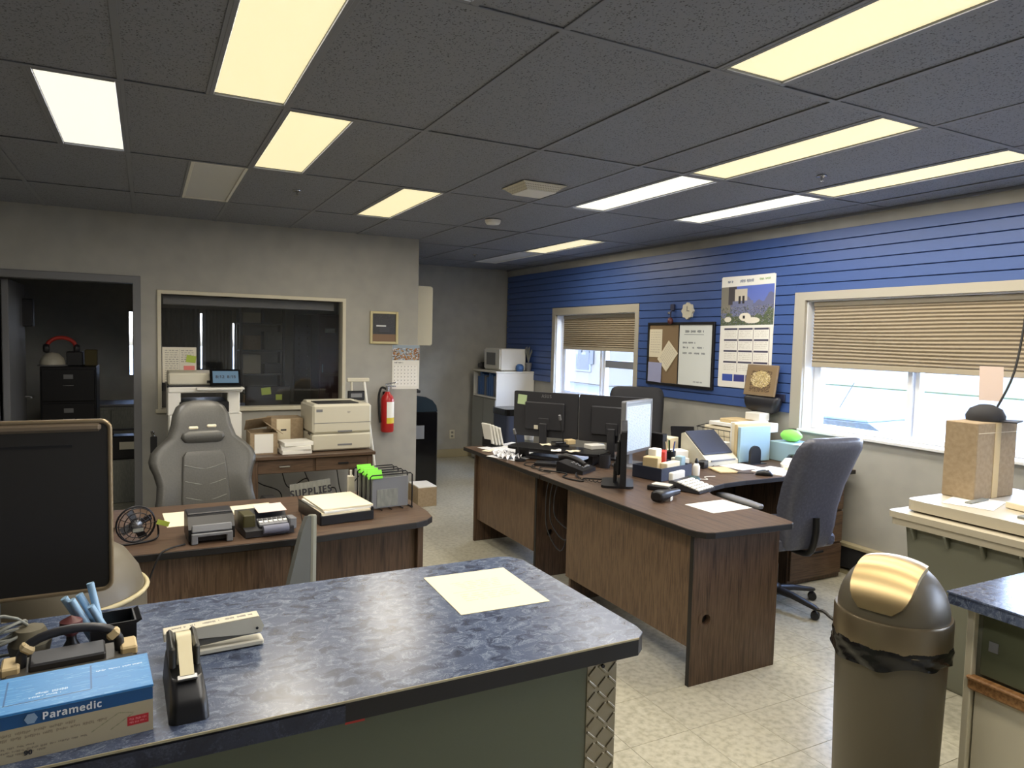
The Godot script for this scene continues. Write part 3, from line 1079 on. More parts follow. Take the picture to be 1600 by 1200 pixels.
# ---------------------------------------------------------------- dark room behind the partition
func back_room() -> void:
	var bz := -9.3
	var slits := [[-0.18, -0.145, 1.09, 1.82], [0.575, 0.595, 1.16, 1.83], [0.94, 0.958, 1.10, 1.72]]
	var s := ST()
	var xs := [-2.6]
	for q in slits:
		bb(s, Vector3(xs[-1], 0, bz - 0.03), Vector3(q[0], 2.85, bz))
		bb(s, Vector3(q[0], 0, bz - 0.03), Vector3(q[1], q[2], bz))
		bb(s, Vector3(q[0], q[3], bz - 0.03), Vector3(q[1], 2.85, bz))
		xs.append(q[1])
	bb(s, Vector3(xs[-1], 0, bz - 0.03), Vector3(2.3, 2.85, bz))
	struct("wall_back_room", s, M.wall_paint)
	s = ST()
	bb(s, Vector3(-2.5, 2.4, bz), Vector3(2.233, 2.45, PZ - 0.12))
	struct("ceiling_back_room", s, M.wall_paint)
	# rolled blind behind the office window
	s = ST()
	bb(s, Vector3(0.12, 1.835, PZ - 0.16), Vector3(1.57, 1.915, PZ - 0.125), 0.006)
	var rb := obj("rolled_blind", s, M.grey_plastic)
	tag(rb, "grey rolled-up blind across the top of the office window", "window blind")
	# curtains beside the slits of light
	for c in [[0.14, 0.565, "grey pleated curtain behind the office glass, next to the notices"], [0.61, 0.93, "grey pleated curtain between two slits of light behind the office glass"]]:
		s = ST()
		var w: float = c[1] - c[0]
		var poly := PackedVector2Array()
		var n := 16
		for k in n + 1:
			poly.append(Vector2(c[0] + w * k / n, -9.29 + (0.03 if k % 2 else 0.0)))
		for k in n:
			var p := poly[k]
			var q := poly[k + 1]
			var nn := Vector3(-(q.y - p.y), 0, q.x - p.x).normalized()
			if nn.z < 0:
				nn = -nn
			quad(s, Vector3(p.x, 0.9, p.y), Vector3(q.x, 0.9, q.y), Vector3(q.x, 1.88, q.y), Vector3(p.x, 1.88, p.y), nn)
			quad(s, Vector3(p.x, 0.9, p.y - 0.004), Vector3(q.x, 0.9, q.y - 0.004), Vector3(q.x, 1.88, q.y - 0.004), Vector3(p.x, 1.88, p.y - 0.004), -nn)
		var cu := obj("curtain", s, M.grey_plastic)
		tag(cu, c[2], "curtain", "curtains in the dark office")
	# filing cabinet seen through the door
	var fc := thing("filing_cabinet", "black two-tone filing cabinet with label holders seen through the door", "cabinet", Vector3(-0.64, 0, -7.82))
	onebox("body", Vector3(0, 0.63, -0.02), Vector3(0.44, 1.26, 0.50), M.black_metal, fc, 0.004)
	for k in 4:
		var y := 0.16 + k * 0.31
		var dr := onebox("drawer", Vector3(0, y, 0.24), Vector3(0.415, 0.29, 0.025), M.black_metal, fc, 0.004)
		onebox("label_holder", Vector3(0, y + 0.08, 0.256), Vector3(0.075, 0.04, 0.006), M.grey_plastic, dr, 0.001)
		s = ST()
		tube(s, [Vector3(-0.04, y, 0.252), Vector3(-0.04, y, 0.275), Vector3(0.04, y, 0.275), Vector3(0.04, y, 0.252)], 0.004, 6)
		obj("handle", s, M.steel, dr)
	# things on the cabinet
	var hm := thing("hard_hat", "clear domed face shield lying on the filing cabinet", "helmet", Vector3(-0.77, 1.262, -7.68))
	s = ST()
	lathe(s, [Vector2(0.095, 0.0), Vector2(0.10, 0.03), Vector2(0.088, 0.075), Vector2(0.05, 0.115), Vector2(0.0, 0.128)], Vector3.ZERO, 20)
	obj("dome", s, M.ivory_plastic, hm)
	s = ST()
	lathe(s, [Vector2(0.095, 0.0), Vector2(0.118, 0.002), Vector2(0.118, 0.008), Vector2(0.1, 0.014)], Vector3.ZERO, 20)
	obj("brim", s, M.grey_plastic, hm)
	var rs := thing("ear_defenders", "red banded ear defenders lying over the clear face shield", "ear defenders", Vector3(-0.70, 1.395, -7.70), 0.3)
	s = ST()
	var arc := []
	for k in 11:
		var a := PI * k / 10.0
		arc.append(Vector3(cos(a) * 0.12, 0.03 + sin(a) * 0.10, 0))
	tube(s, arc, 0.018, 8)
	obj("headband", s, M.red_item, rs)
	for e in [-1.0, 1.0]:
		s = ST()
		lathe(s, [Vector2(0.0, -0.02), Vector2(0.04, -0.018), Vector2(0.045, 0.0), Vector2(0.035, 0.022), Vector2(0.0, 0.026)], Vector3(e * 0.12, 0.03, 0), 14, true, rotb(0, 0, -e * PI / 2))
		obj("ear_cup", s, M.dark_plastic, rs)
	tag(onebox("storage_box", Vector3(-0.60, 1.33, -7.80), Vector3(0.13, 0.13, 0.18), M.black_plastic, self, 0.006), "black storage box in the middle of the filing cabinet top", "box")
	tag(onebox("storage_box", Vector3(-0.47, 1.34, -7.80), Vector3(0.10, 0.15, 0.16), mat("olive", c8(84, 76, 46), 0.8), self, 0.006), "olive canvas box at the edge of the filing cabinet top", "box")
	var sk := thing("wall_speaker", "small black loudspeaker on the wall inside the door", "speaker", Vector3(-0.93, 1.62, -7.45))
	onebox("case", Vector3(0, 0.12, 0), Vector3(0.10, 0.24, 0.12), M.black_plastic, sk, 0.006)
	onebox("grille", Vector3(0, 0.12, 0.062), Vector3(0.085, 0.22, 0.004), M.mesh_fabric, sk, 0.001)
	# low cupboard just inside the door, and a carton on it
	var lc := thing("low_cupboard", "low grey-green cupboard inside the dark doorway", "cabinet", Vector3(-0.35, 0, -8.75))
	onebox("body", Vector3(0, 0.40, 0), Vector3(0.75, 0.80, 0.5), M.grey_board, lc, 0.004)
	onebox("top", Vector3(0, 0.812, 0), Vector3(0.79, 0.024, 0.54), M.grey_plastic, lc, 0.003)
	onebox("door", Vector3(-0.19, 0.40, 0.255), Vector3(0.36, 0.72, 0.018), M.grey_board, lc, 0.003)
	onebox("door", Vector3(0.19, 0.40, 0.255), Vector3(0.36, 0.72, 0.018), M.grey_board, lc, 0.003)
	var tp := thing("toolbox", "dark toolbox with a pale label inside the doorway", "toolbox", Vector3(-0.20, 0.40, -7.55))
	onebox("body", Vector3(0, 0.11, 0), Vector3(0.36, 0.22, 0.2), M.black_plastic, tp, 0.01)
	onebox("label", Vector3(0.04, 0.13, 0.101), Vector3(0.15, 0.07, 0.002), M.ivory_plastic, tp, 0.0005)
	s = ST()
	tube(s, [Vector3(-0.09, 0.22, 0), Vector3(-0.09, 0.27, 0), Vector3(0.09, 0.27, 0), Vector3(0.09, 0.22, 0)], 0.01, 8)
	obj("handle", s, M.dark_plastic, tp)
	var ct := thing("step_crate", "grey-green crate under the toolbox inside the doorway", "crate", Vector3(-0.20, 0, -7.6))
	onebox("body", Vector3(0, 0.2, 0), Vector3(0.4, 0.4, 0.4), M.grey_board, ct, 0.006)
	# shelf unit, tool rack and cupboard behind the glass
	var sh := thing("shelf_unit", "dark metal shelf unit behind the office glass", "shelf", Vector3(1.22, 0, -8.95))
	for x in [-0.24, 0.24]:
		for z in [-0.17, 0.17]:
			onebox("post", Vector3(x, 0.95, z), Vector3(0.03, 1.9, 0.03), M.dark_plastic, sh, 0.002)
	for y in [0.3, 0.75, 1.12, 1.40, 1.72]:
		onebox("shelf", Vector3(0, y, 0), Vector3(0.5, 0.02, 0.36), M.grey_plastic, sh, 0.002)
	var cols := [M.cardboard, M.grey_board, M.ivory_plastic, M.dark_plastic]
	var k2 := 0
	for y in [0.76, 1.13, 1.41, 1.73]:
		for x in [-0.12, 0.12]:
			var h := 0.12 + 0.05 * (k2 % 3)
			tag(onebox("carton", Vector3(1.22 + x, y + h * 0.5 + 0.001, -8.92), Vector3(0.2, h, 0.26), cols[k2 % 4], self, 0.004), ["tan", "grey-green", "ivory", "black"][k2 % 4] + " carton on the " + {0.76: "lowest loaded", 1.13: "second", 1.41: "third", 1.73: "top"}[y] + " shelf of the unit behind the office glass", "box", "cartons on the office shelf unit")
			k2 += 1
	var rk := thing("tool_rack", "dark tall rack with bright metal hooks behind the office glass", "rack", Vector3(1.70, 0, -8.9))
	onebox("panel", Vector3(0, 0.95, 0), Vector3(0.2, 1.8, 0.06), M.black_plastic, rk, 0.004)
	for k in 9:
		for x in [-0.05, 0.05]:
			s = ST()
			var y := 1.10 + k * 0.075
			tube(s, [Vector3(x, y, 0.03), Vector3(x, y, 0.06), Vector3(x, y + 0.02, 0.065)], 0.006, 6)
			obj("hook", s, M.chrome, rk)
	var mc := thing("tall_cupboard", "tall maroon cupboard behind the office glass", "cabinet", Vector3(1.99, 0, -8.95))
	onebox("body", Vector3(0, 0.93, 0), Vector3(0.26, 1.86, 0.5), mat("maroon", c8(92, 48, 48), 0.5), mc, 0.004)
	onebox("door", Vector3(0, 0.93, 0.256), Vector3(0.245, 1.8, 0.014), M.maroon, mc, 0.003)
	onebox("label", Vector3(0, 1.66, 0.265), Vector3(0.12, 0.05, 0.002), M.paper, mc, 0.0005)
	onebox("handle", Vector3(-0.09, 1.2, 0.27), Vector3(0.012, 0.1, 0.015), M.steel, mc, 0.003)
	var dk := thing("office_desk", "dark desk with a monitor seen through the office window", "desk", Vector3(1.0, 0, -7.35))
	onebox("top", Vector3(0, 0.88, 0), Vector3(1.3, 0.03, 0.6), M.dark_plastic, dk, 0.004)
	for x in [-0.62, 0.62]:
		onebox("side_panel", Vector3(x, 0.433, 0), Vector3(0.03, 0.865, 0.56), M.dark_plastic, dk, 0.003)
	var bm := thing("office_monitor", "dark monitor back with lime sticky notes behind the office glass", "monitor", Vector3(1.05, 0.896, -7.2))
	onebox("case", Vector3(0, 0.10, 0), Vector3(0.42, 0.20, 0.03), M.black_plastic, bm, 0.006)
	onebox("base", Vector3(0, 0.006, 0), Vector3(0.2, 0.012, 0.14), M.black_plastic, bm, 0.003)
	onebox("sticky_note", Vector3(-0.02, 0.15, 0.017), Vector3(0.09, 0.07, 0.002), M.lime_paper, bm, 0.0004, rotb(0, 0, 0.1))
	onebox("sticky_note", Vector3(0.10, 0.09, 0.017), Vector3(0.06, 0.055, 0.002), M.lime_paper, bm, 0.0004)
	tag(onebox("wall_planner", Vector3(2.228, 1.35, -8.0), Vector3(0.004, 0.36, 0.3), M.paper, self, 0.0005), "paper wall planner on the office side wall behind the glass", "calendar")

# ---------------------------------------------------------------- shared furniture builders
func star_base(p: Node3D, m: Material, r := 0.30, a0 := 0.3, seat_y := 0.42) -> void:
	var s := ST()
	cyl(s, Vector3(0, 0.10, 0), Vector3(0, 0.26, 0), 0.028)
	cyl(s, Vector3(0, 0.24, 0), Vector3(0, seat_y - 0.04, 0), 0.018)
	lathe(s, [Vector2(0.0, 0.07), Vector2(0.05, 0.075), Vector2(0.05, 0.12), Vector2(0.03, 0.14), Vector2(0.0, 0.14)], Vector3.ZERO, 16)
	obj("gas_lift", s, M.black_plastic, p)
	for k in 5:
		var a := a0 + TAU * k / 5.0
		var d := Vector3(cos(a), 0, sin(a))
		var rings := []
		for q in [[0.03, 0.10, 0.028, 0.022], [0.14, 0.095, 0.024, 0.018], [r - 0.02, 0.07, 0.018, 0.013], [r, 0.068, 0.010, 0.008]]:
			var ring := []
			for v in rrect(q[2] * 2.0, q[3] * 2.0, q[3] * 0.9, 3):
				ring.append(d * q[0] + Vector3(0, q[1] + v.y, 0) + d.cross(Vector3.UP) * v.x)
			rings.append(ring)
		s = ST()
		loft(s, rings)
		var leg := obj("leg", s, m, p)
		s = ST()
		var c := d * (r - 0.015) + Vector3(0, 0.026, 0)
		var side := d.cross(Vector3.UP).rotated(Vector3.UP, 0.6 + k)
		for e in [-1.0, 1.0]:
			cyl(s, c + side * e * 0.006, c + side * e * 0.022, 0.026, 0.024, 14)
		cyl(s, c, c + Vector3(0, 0.035, 0), 0.008)
		obj("caster", s, M.black_plastic, leg)

# padded slab through stations [y, half width, thickness, z offset, bolster]
func padded_back(s: SurfaceTool, st: Array, n := 15) -> void:
	var rings := []
	for q in st:
		var w: float = q[1]
		var t: float = q[2]
		var ring := []
		for k in n:
			var u := -1.0 + 2.0 * k / (n - 1)
			var round := sqrt(maxf(0.0, 1.0 - pow(absf(u), 6.0)))
			ring.append(Vector3(u * w, q[0], q[3] + t * 0.5 * round + q[4] * pow(absf(u), 3.0)))
		for k in n - 2:
			var u := 1.0 - 2.0 * (k + 1) / (n - 1)
			var round := sqrt(maxf(0.0, 1.0 - pow(absf(u), 6.0)))
			ring.append(Vector3(u * w, q[0], q[3] - t * 0.5 * round + q[4] * pow(absf(u), 3.0)))
		rings.append(ring)
	loft(s, rings)

func exec_chair(label: String, at: Vector3, turn: float, m: Material, top: float, mesh_back := false) -> Node3D:
	var c := thing("office_chair", label, "chair", at, turn)
	var s := ST()
	# chair looks along +z; the back stands at -z
	var rings := []
	for q in [[-0.25, 0.22, 0.05], [-0.235, 0.24, 0.08], [0.0, 0.26, 0.105], [0.2, 0.255, 0.10], [0.26, 0.24, 0.07], [0.27, 0.22, 0.04]]:
		var ring := []
		for v in rrect(q[1] * 2.0, q[2], q[2] * 0.45, 4):
			ring.append(Vector3(v.x, 0.455 + v.y, q[0]))
		rings.append(ring)
	loft(s, rings)
	obj("seat", s, m, c)
	s = ST()
	var h := top
	var stz := [[0.42, 0.16, 0.04, -0.235, 0.0], [0.45, 0.19, 0.07, -0.24, 0.0], [0.55, 0.215, 0.09, -0.25, 0.01], [0.66, 0.225, 0.11, -0.255, 0.02], [0.80, 0.235, 0.105, -0.295, 0.025], [h - 0.14, 0.245, 0.10, -0.36, 0.02], [h - 0.07, 0.245, 0.095, -0.39, 0.01], [h - 0.025, 0.23, 0.075, -0.405, 0.0], [h - 0.006, 0.205, 0.045, -0.41, 0.0], [h, 0.17, 0.015, -0.41, 0.0]]
	padded_back(s, stz)
	obj("backrest", s, m, c)
	for e in [-1.0, 1.0]:
		s = ST()
		var pr := []
		for q in [[-0.19, 0.018, 0.012], [-0.18, 0.028, 0.028], [-0.05, 0.035, 0.034], [0.10, 0.036, 0.034], [0.17, 0.03, 0.026], [0.18, 0.018, 0.012]]:
			var ring := []
			for v in rrect(q[1] * 2.0, q[2], q[2] * 0.45, 3):
				ring.append(Vector3(e * 0.30 + v.x, 0.675 + v.y, q[0]))
			pr.append(ring)
		loft(s, pr)
		var ap := obj("arm_pad", s, M.grey_plastic if not mesh_back else M.black_plastic, c)
		s = ST()
		tube(s, smooth_path([Vector3(e * 0.30, 0.66, 0.13), Vector3(e * 0.305, 0.58, 0.15), Vector3(e * 0.30, 0.47, 0.08), Vector3(e * 0.20, 0.405, 0.0)], 4), 0.016, 8)
		tube(s, smooth_path([Vector3(e * 0.30, 0.66, -0.14), Vector3(e * 0.305, 0.58, -0.16), Vector3(e * 0.30, 0.50, -0.05), Vector3(e * 0.30, 0.47, 0.08)], 4), 0.014, 8)
		obj("arm_support", s, M.black_plastic, ap)
	s = ST()
	bx(s, Vector3(0, 0.39, 0), Vector3(0.22, 0.03, 0.26), 0.006)
	tube(s, smooth_path([Vector3(0, 0.39, -0.12), Vector3(0, 0.40, -0.27), Vector3(0, 0.52, -0.315), Vector3(0, 0.62, -0.315)], 4), 0.02, 8)
	obj("tilt_plate", s, M.black_plastic, c)
	s = ST()
	tube(s, [Vector3(0.1, 0.385, 0.05), Vector3(0.28, 0.38, 0.06)], 0.006, 6)
	obj("lever", s, M.steel, c)
	star_base(c, M.dark_plastic, 0.31, 0.75, 0.42)
	return c

# monitor: screen looks along +z; base at y = 0
func monitor(called: String, label: String, at: Vector3, turn: float, w: float, h: float, y0: float, case: Material, bez: Material, scr: Material) -> Node3D:
	var c := thing(called, label, "monitor", at, turn)
	var s := ST()
	prism(s, rrect(w, h, 0.012, 3), 0.03, Transform3D(Basis(), Vector3(0, y0 + h * 0.5, -0.015)))
	var cs := obj("casing", s, case, c)
	s = ST()
	bx(s, Vector3(0, y0 + h * 0.47, -0.025), Vector3(w * 0.62, h * 0.62, 0.022), 0.008)
	obj("rear_hump", s, case, cs)
	s = ST()
	var b := 0.018
	bx(s, Vector3(0, y0 + h - b * 0.5, 0.017), Vector3(w - 0.004, b, 0.006), 0.001)
	bx(s, Vector3(0, y0 + b * 0.6, 0.017), Vector3(w - 0.004, b * 1.2, 0.006), 0.001)
	for e in [-1.0, 1.0]:
		bx(s, Vector3(e * (w * 0.5 - b * 0.5 - 0.001), y0 + h * 0.5, 0.017), Vector3(b, h - 0.004, 0.0059), 0.001)
	obj("bezel", s, bez, c)
	s = ST()
	var r := Vector3(w * 0.5 - b, 0, 0)
	var u := Vector3(0, h * 0.5 - b, 0)
	var ce := Vector3(0, y0 + h * 0.5, 0.0165)
	quad(s, ce - r - u, ce + r - u, ce + r + u, ce - r + u, Vector3(0, 0, 1))
	obj("screen", s, scr, c)
	s = ST()
	bx(s, Vector3(0, (y0 + h * 0.3) * 0.5 + 0.006, -0.045), Vector3(0.06, y0 + h * 0.3, 0.022), 0.006)
	bx(s, Vector3(0, y0 + h * 0.3, -0.034), Vector3(0.09, 0.09, 0.02), 0.004)
	obj("neck", s, case, c)
	s = ST()
	prism(s, rrect(0.26, 0.19, 0.03, 4), 0.014, Transform3D(Basis(Vector3.RIGHT, -PI / 2), Vector3(0, 0, -0.03)))
	obj("base", s, case, c)
	return c

func paper(label: String, c: Vector3, w: float, l: float, turn: float, m: Material, th := 0.0015) -> MeshInstance3D:
	var s := ST()
	bx(s, Vector3.ZERO, Vector3(w, th, l), 0.0)
	var o := obj("paper_sheet", s, m)
	o.position = c + Vector3(0, th * 0.5, 0)
	o.rotation.y = turn
	tag(o, label, "paper")
	return o

# ---------------------------------------------------------------- left half of the room
func left_side() -> void:
	var s: SurfaceTool
	# --- things on the partition
	var pf := thing("framed_picture", "small picture of a dark machine in a gold frame on the partition", "picture", Vector3(2.012, 1.69, PZ))
	s = ST()
	for e in [-1.0, 1.0]:
		bx(s, Vector3(e * 0.126, 0, 0.011), Vector3(0.024, 0.31, 0.02), 0.003)
		bx(s, Vector3(0, e * 0.143, 0.011), Vector3(0.23, 0.024, 0.0199), 0.003)
	obj("frame", s, M.gold_frame, pf)
	var im := Image.create(96, 112, false, Image.FORMAT_RGB8)
	im.fill(c8(44, 42, 40))
	for k in 700:
		var y := rng.randi_range(0, 111)
		var v := rng.randf()
		im.fill_rect(Rect2i(rng.randi_range(0, 95), y, rng.randi_range(1, 4), rng.randi_range(1, 3)), c8(30 + 40 * v, 30 + 38 * v, 28 + 36 * v))
	im.fill_rect(Rect2i(0, 82, 96, 30), c8(122, 92, 58))
	im.fill_rect(Rect2i(16, 46, 40, 6), c8(210, 210, 206))
	im.fill_rect(Rect2i(30, 52, 40, 22), c8(54, 52, 52))
	im.fill_rect(Rect2i(24, 74, 54, 6), c8(34, 32, 30))
	face("print", Vector3(0, 0, 0.008), Vector3(0.115, 0, 0), Vector3(0, 0.132, 0), image_mat("picture_print", im, 0.3), pf)
	im = Image.create(128, 192, false, Image.FORMAT_RGB8)
	im.fill(c8(228, 226, 218))
	im.fill_rect(Rect2i(0, 0, 128, 66), c8(150, 164, 178))
	for k in 260:
		var y := rng.randi_range(14, 62)
		im.fill_rect(Rect2i(rng.randi_range(0, 124), y, rng.randi_range(3, 12), rng.randi_range(2, 5)), [c8(150, 96, 52), c8(112, 86, 58), c8(176, 132, 80), c8(196, 200, 204)][rng.randi_range(0, 3)])
	scribble(im, 10, 50, 74, 6, c8(60, 60, 64))
	for r in 6:
		for q in 7:
			im.fill_rect(Rect2i(8 + q * 16, 90 + r * 15, 14, 13), c8(238, 236, 230))
			im.fill_rect(Rect2i(10 + q * 16, 92 + r * 15, 3, 4), c8(110, 110, 112))
	var wc := thing("wall_calendar", "small wall calendar with an autumn photo on the partition corner", "calendar", Vector3(2.235, 1.315, PZ))
	onebox("backing", Vector3(0, 0, 0.003), Vector3(0.275, 0.43, 0.004), M.paper, wc, 0.0)
	face("print", Vector3(0, 0, 0.0055), Vector3(0.137, 0, 0), Vector3(0, 0.214, 0), image_mat("small_calendar", im, 0.7), wc)
	# fire extinguisher
	var fe := thing("fire_extinguisher", "red fire extinguisher with white label on the partition", "extinguisher", Vector3(2.03, 0.70, PZ + 0.085))
	s = ST()
	lathe(s, [Vector2(0.0, 0.0), Vector2(0.055, 0.0), Vector2(0.062, 0.012), Vector2(0.062, 0.30), Vector2(0.055, 0.335), Vector2(0.03, 0.365), Vector2(0.02, 0.385), Vector2(0.0, 0.385)], Vector3.ZERO, 22)
	obj("cylinder", s, M.red_paint, fe)
	s = ST()
	for k in 12:
		var a0 := 0.25 + 1.7 * k / 12.0
		var a1 := 0.25 + 1.7 * (k + 1) / 12.0
		for band in [[0.14, 0.29, 0]]:
			quad(s, Vector3(cos(a0) * 0.0632, band[0], sin(a0) * 0.0632), Vector3(cos(a1) * 0.0632, band[0], sin(a1) * 0.0632), Vector3(cos(a1) * 0.0632, band[1], sin(a1) * 0.0632), Vector3(cos(a0) * 0.0632, band[1], sin(a0) * 0.0632), Vector3(cos((a0 + a1) / 2), 0, sin((a0 + a1) / 2)))
	obj("label", s, M.paper, fe)
	s = ST()
	for k in 12:
		var a0 := 0.25 + 1.7 * k / 12.0
		var a1 := 0.25 + 1.7 * (k + 1) / 12.0
		quad(s, Vector3(cos(a0) * 0.0632, 0.085, sin(a0) * 0.0632), Vector3(cos(a1) * 0.0632, 0.085, sin(a1) * 0.0632), Vector3(cos(a1) * 0.0632, 0.14, sin(a1) * 0.0632), Vector3(cos(a0) * 0.0632, 0.14, sin(a0) * 0.0632), Vector3(cos((a0 + a1) / 2), 0, sin((a0 + a1) / 2)))
	obj("warning_band", s, mat("yellow_band", c8(214, 190, 60), 0.6), fe)
	s = ST()
	cyl(s, Vector3(0, 0.38, 0), Vector3(0, 0.43, 0), 0.018)
	bx(s, Vector3(0.03, 0.435, 0), Vector3(0.10, 0.012, 0.02), 0.003)
	bx(s, Vector3(0.03, 0.462, 0), Vector3(0.11, 0.010, 0.02), 0.003, rotb(0, 0, 0.18))
	obj("valve_handle", s, M.chrome, fe)
	s = ST()
	tube(s, smooth_path([Vector3(-0.015, 0.41, 0), Vector3(-0.06, 0.42, 0), Vector3(-0.085, 0.34, 0), Vector3(-0.08, 0.2, 0), Vector3(-0.07, 0.09, 0)], 5), 0.011, 8)
	obj("hose", s, M.black_rubber, fe)
	s = ST()
	bx(s, Vector3(0, 0.25, -0.073), Vector3(0.05, 0.26, 0.014), 0.003)
	obj("bracket", s, M.black_metal, fe)
	# notices on the office glass
	im = Image.create(160, 176, false, Image.FORMAT_RGB8)
	im.fill(c8(226, 221, 204))
	for r in 14:
		scribble(im, 12, 74, 14 + r * 11, 5, c8(120, 118, 112))
		if r < 6:
			scribble(im, 88, 146, 14 + r * 11, 5, c8(120, 118, 112))
	stroke(im, 80, 8, 1, 160, c8(176, 172, 160))
	var nt := thing("notice_sheet", "cream notice sheet with lime and pink notes taped to the office glass", "paper", Vector3(0.245, 1.325, PZ - 0.045))
	onebox("backing", Vector3(0, 0, 0), Vector3(0.262, 0.30, 0.002), M.paper, nt, 0.0)
	face("print", Vector3(0, 0, 0.0015), Vector3(0.13, 0, 0), Vector3(0, 0.149, 0), image_mat("notice_print", im, 0.8), nt)
	onebox("lime_note", Vector3(0.09, 0.05, 0.004), Vector3(0.075, 0.06, 0.003), M.lime_paper, nt, 0.0, rotb(0, 0, -0.15))
	onebox("pink_note", Vector3(0.075, -0.045, 0.004), Vector3(0.085, 0.075, 0.003), M.pink_paper, nt, 0.0)
	# floor squeegee leaning by the printer
	var sq := thing("floor_squeegee", "white floor squeegee standing head up beside the beige printer", "squeegee", Vector3(1.80, 0, -6.05))
	s = ST()
	cyl(s, Vector3(0.04, 0.0, 0.04), Vector3(-0.075, 1.20, -0.14), 0.012, 0.012, 12)
	obj("pole", s, M.white_plastic, sq)
	s = ST()
	bx(s, Vector3(-0.13, 1.215, -0.14), Vector3(0.20, 0.035, 0.03), 0.006)
	cyl(s, Vector3(-0.19, 1.205, -0.14), Vector3(-0.185, 1.08, -0.14), 0.010)
	obj("head", s, M.ivory_plastic, sq)
	var bd := thing("black_terminal", "small black terminal with a lit display behind the beige printer", "device", Vector3(1.62, 0.661, -6.2))
	onebox("stand", Vector3(0, 0.19, 0), Vector3(0.03, 0.38, 0.03), M.black_plastic, bd, 0.004)
	onebox("case", Vector3(0.03, 0.415, 0.02), Vector3(0.15, 0.085, 0.025), M.black_plastic, bd, 0.005)
	onebox("display", Vector3(0.03, 0.418, 0.034), Vector3(0.10, 0.035, 0.002), M.grey_plastic, bd, 0.0)

	# --- copier behind the gaming chair
	copier()
	# --- table with printer
	printer_table()
	gaming_chair()
	left_desk()
	alcove()
	# --- stool and screen behind the counter
	var st := thing("round_stool", "round tan stool with a domed piped cushion behind the counter", "stool", Vector3(-0.24, 0, -2.42))
	s = ST()
	lathe(s, [Vector2(0.225, 0.72), Vector2(0.235, 0.75), Vector2(0.235, 0.80), Vector2(0.228, 0.835), Vector2(0.215, 0.88), Vector2(0.18, 0.935), Vector2(0.13, 0.97), Vector2(0.06, 0.99), Vector2(0.0, 0.995)], Vector3.ZERO, 36)
	obj("cushion", s, M.tan_vinyl, st)
	s = ST()
	var ring := []
	for k in 40:
		ring.append(Vector3(cos(TAU * k / 40) * 0.236, 0.828, sin(TAU * k / 40) * 0.236))
	tube(s, ring, 0.007, 6, true)
	obj("piping", s, M.piping, st)
	s = ST()
	lathe(s, [Vector2(0.0, 0.70), Vector2(0.21, 0.70), Vector2(0.215, 0.73)], Vector3.ZERO, 28)
	cyl(s, Vector3(0, 0.1, 0), Vector3(0, 0.71, 0), 0.03)
	obj("pedestal", s, M.dark_plastic, st)
	for k in 5:
		var a := TAU * k / 5.0
		s = ST()
		cyl(s, Vector3(0, 0.14, 0), Vector3(cos(a) * 0.26, 0.03, sin(a) * 0.26), 0.02, 0.014, 8)
		lathe(s, [Vector2(0.0, 0.0), Vector2(0.022, 0.004), Vector2(0.026, 0.025), Vector2(0.018, 0.045), Vector2(0.0, 0.05)], Vector3(cos(a) * 0.26, 0.0, sin(a) * 0.26), 10)
		obj("leg", s, M.dark_plastic, st)
	var big := thing("large_monitor", "large dark monitor seen from behind over the counter", "monitor", Vector3(-0.36, 0.73, -1.98))
	s = ST()
	prism(s, rrect(0.56, 0.42, 0.02, 5), 0.026, Transform3D(Basis(), Vector3(0, 0.45, -0.012)))
	obj("casing", s, mat("screen_shell", c8(40, 38, 36), 0.35), big)
	s = ST()
	var rr := []
	for v in rrect(0.556, 0.416, 0.02, 5):
		rr.append(Vector3(v.x, 0.45 + v.y, 0.012))
	tube(s, rr, 0.006, 6, true)
	obj("edge_band", s, mat("shell_edge", c8(150, 132, 104), 0.3, 0.5), big)
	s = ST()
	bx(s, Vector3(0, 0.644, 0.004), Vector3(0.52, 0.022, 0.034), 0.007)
	obj("top_lip", s, mat("lip_highlight", c8(112, 98, 80), 0.35), big)  # tan tone paints in the highlight along the lit top bevel
	s = ST()
	bx(s, Vector3(-0.05, 0.60, 0.0145), Vector3(0.50, 0.006, 0.002), 0.0)
	obj("vent_slot", s, M.black_plastic, big)
	s = ST()
	bx(s, Vector3(0, 0.19, -0.03), Vector3(0.09, 0.38, 0.03), 0.008)
	obj("neck", s, M.dark_plastic, big)
	s = ST()
	lathe(s, [Vector2(0.0, 0.0), Vector2(0.13, 0.0), Vector2(0.13, 0.008), Vector2(0.11, 0.014), Vector2(0.0, 0.016)], Vector3(0, 0, -0.03), 28)
	obj("base", s, M.dark_plastic, big)
	# board leaning on the left desk
	var bo := thing("leaning_board", "grey foam-edged board leaning against the split in the left desk", "board", Vector3(0.56, 0, -2.72))
	s = ST()
	var lean := Transform3D(rotb(0.62, -0.12, -0.14), Vector3(-0.06, 0.03, 0))
	prism(s, PackedVector2Array([Vector2(0.05, 0.0), Vector2(0.05, 0.86), Vector2(0.03, 0.86), Vector2(0.0, 0.80), Vector2(-0.19, 0.22), Vector2(-0.21, 0.0)]), 0.02, lean)
	obj("sheet", s, mat("slate_board", c8(78, 79, 75), 0.8), bo)
	s = ST()
	bx(s, lean * Vector3(0.066, 0.43, 0.01), Vector3(0.03, 0.87, 0.032), 0.006, lean.basis)
	obj("edge_strip", s, mat("foam_edge", c8(128, 128, 116), 0.8), bo)

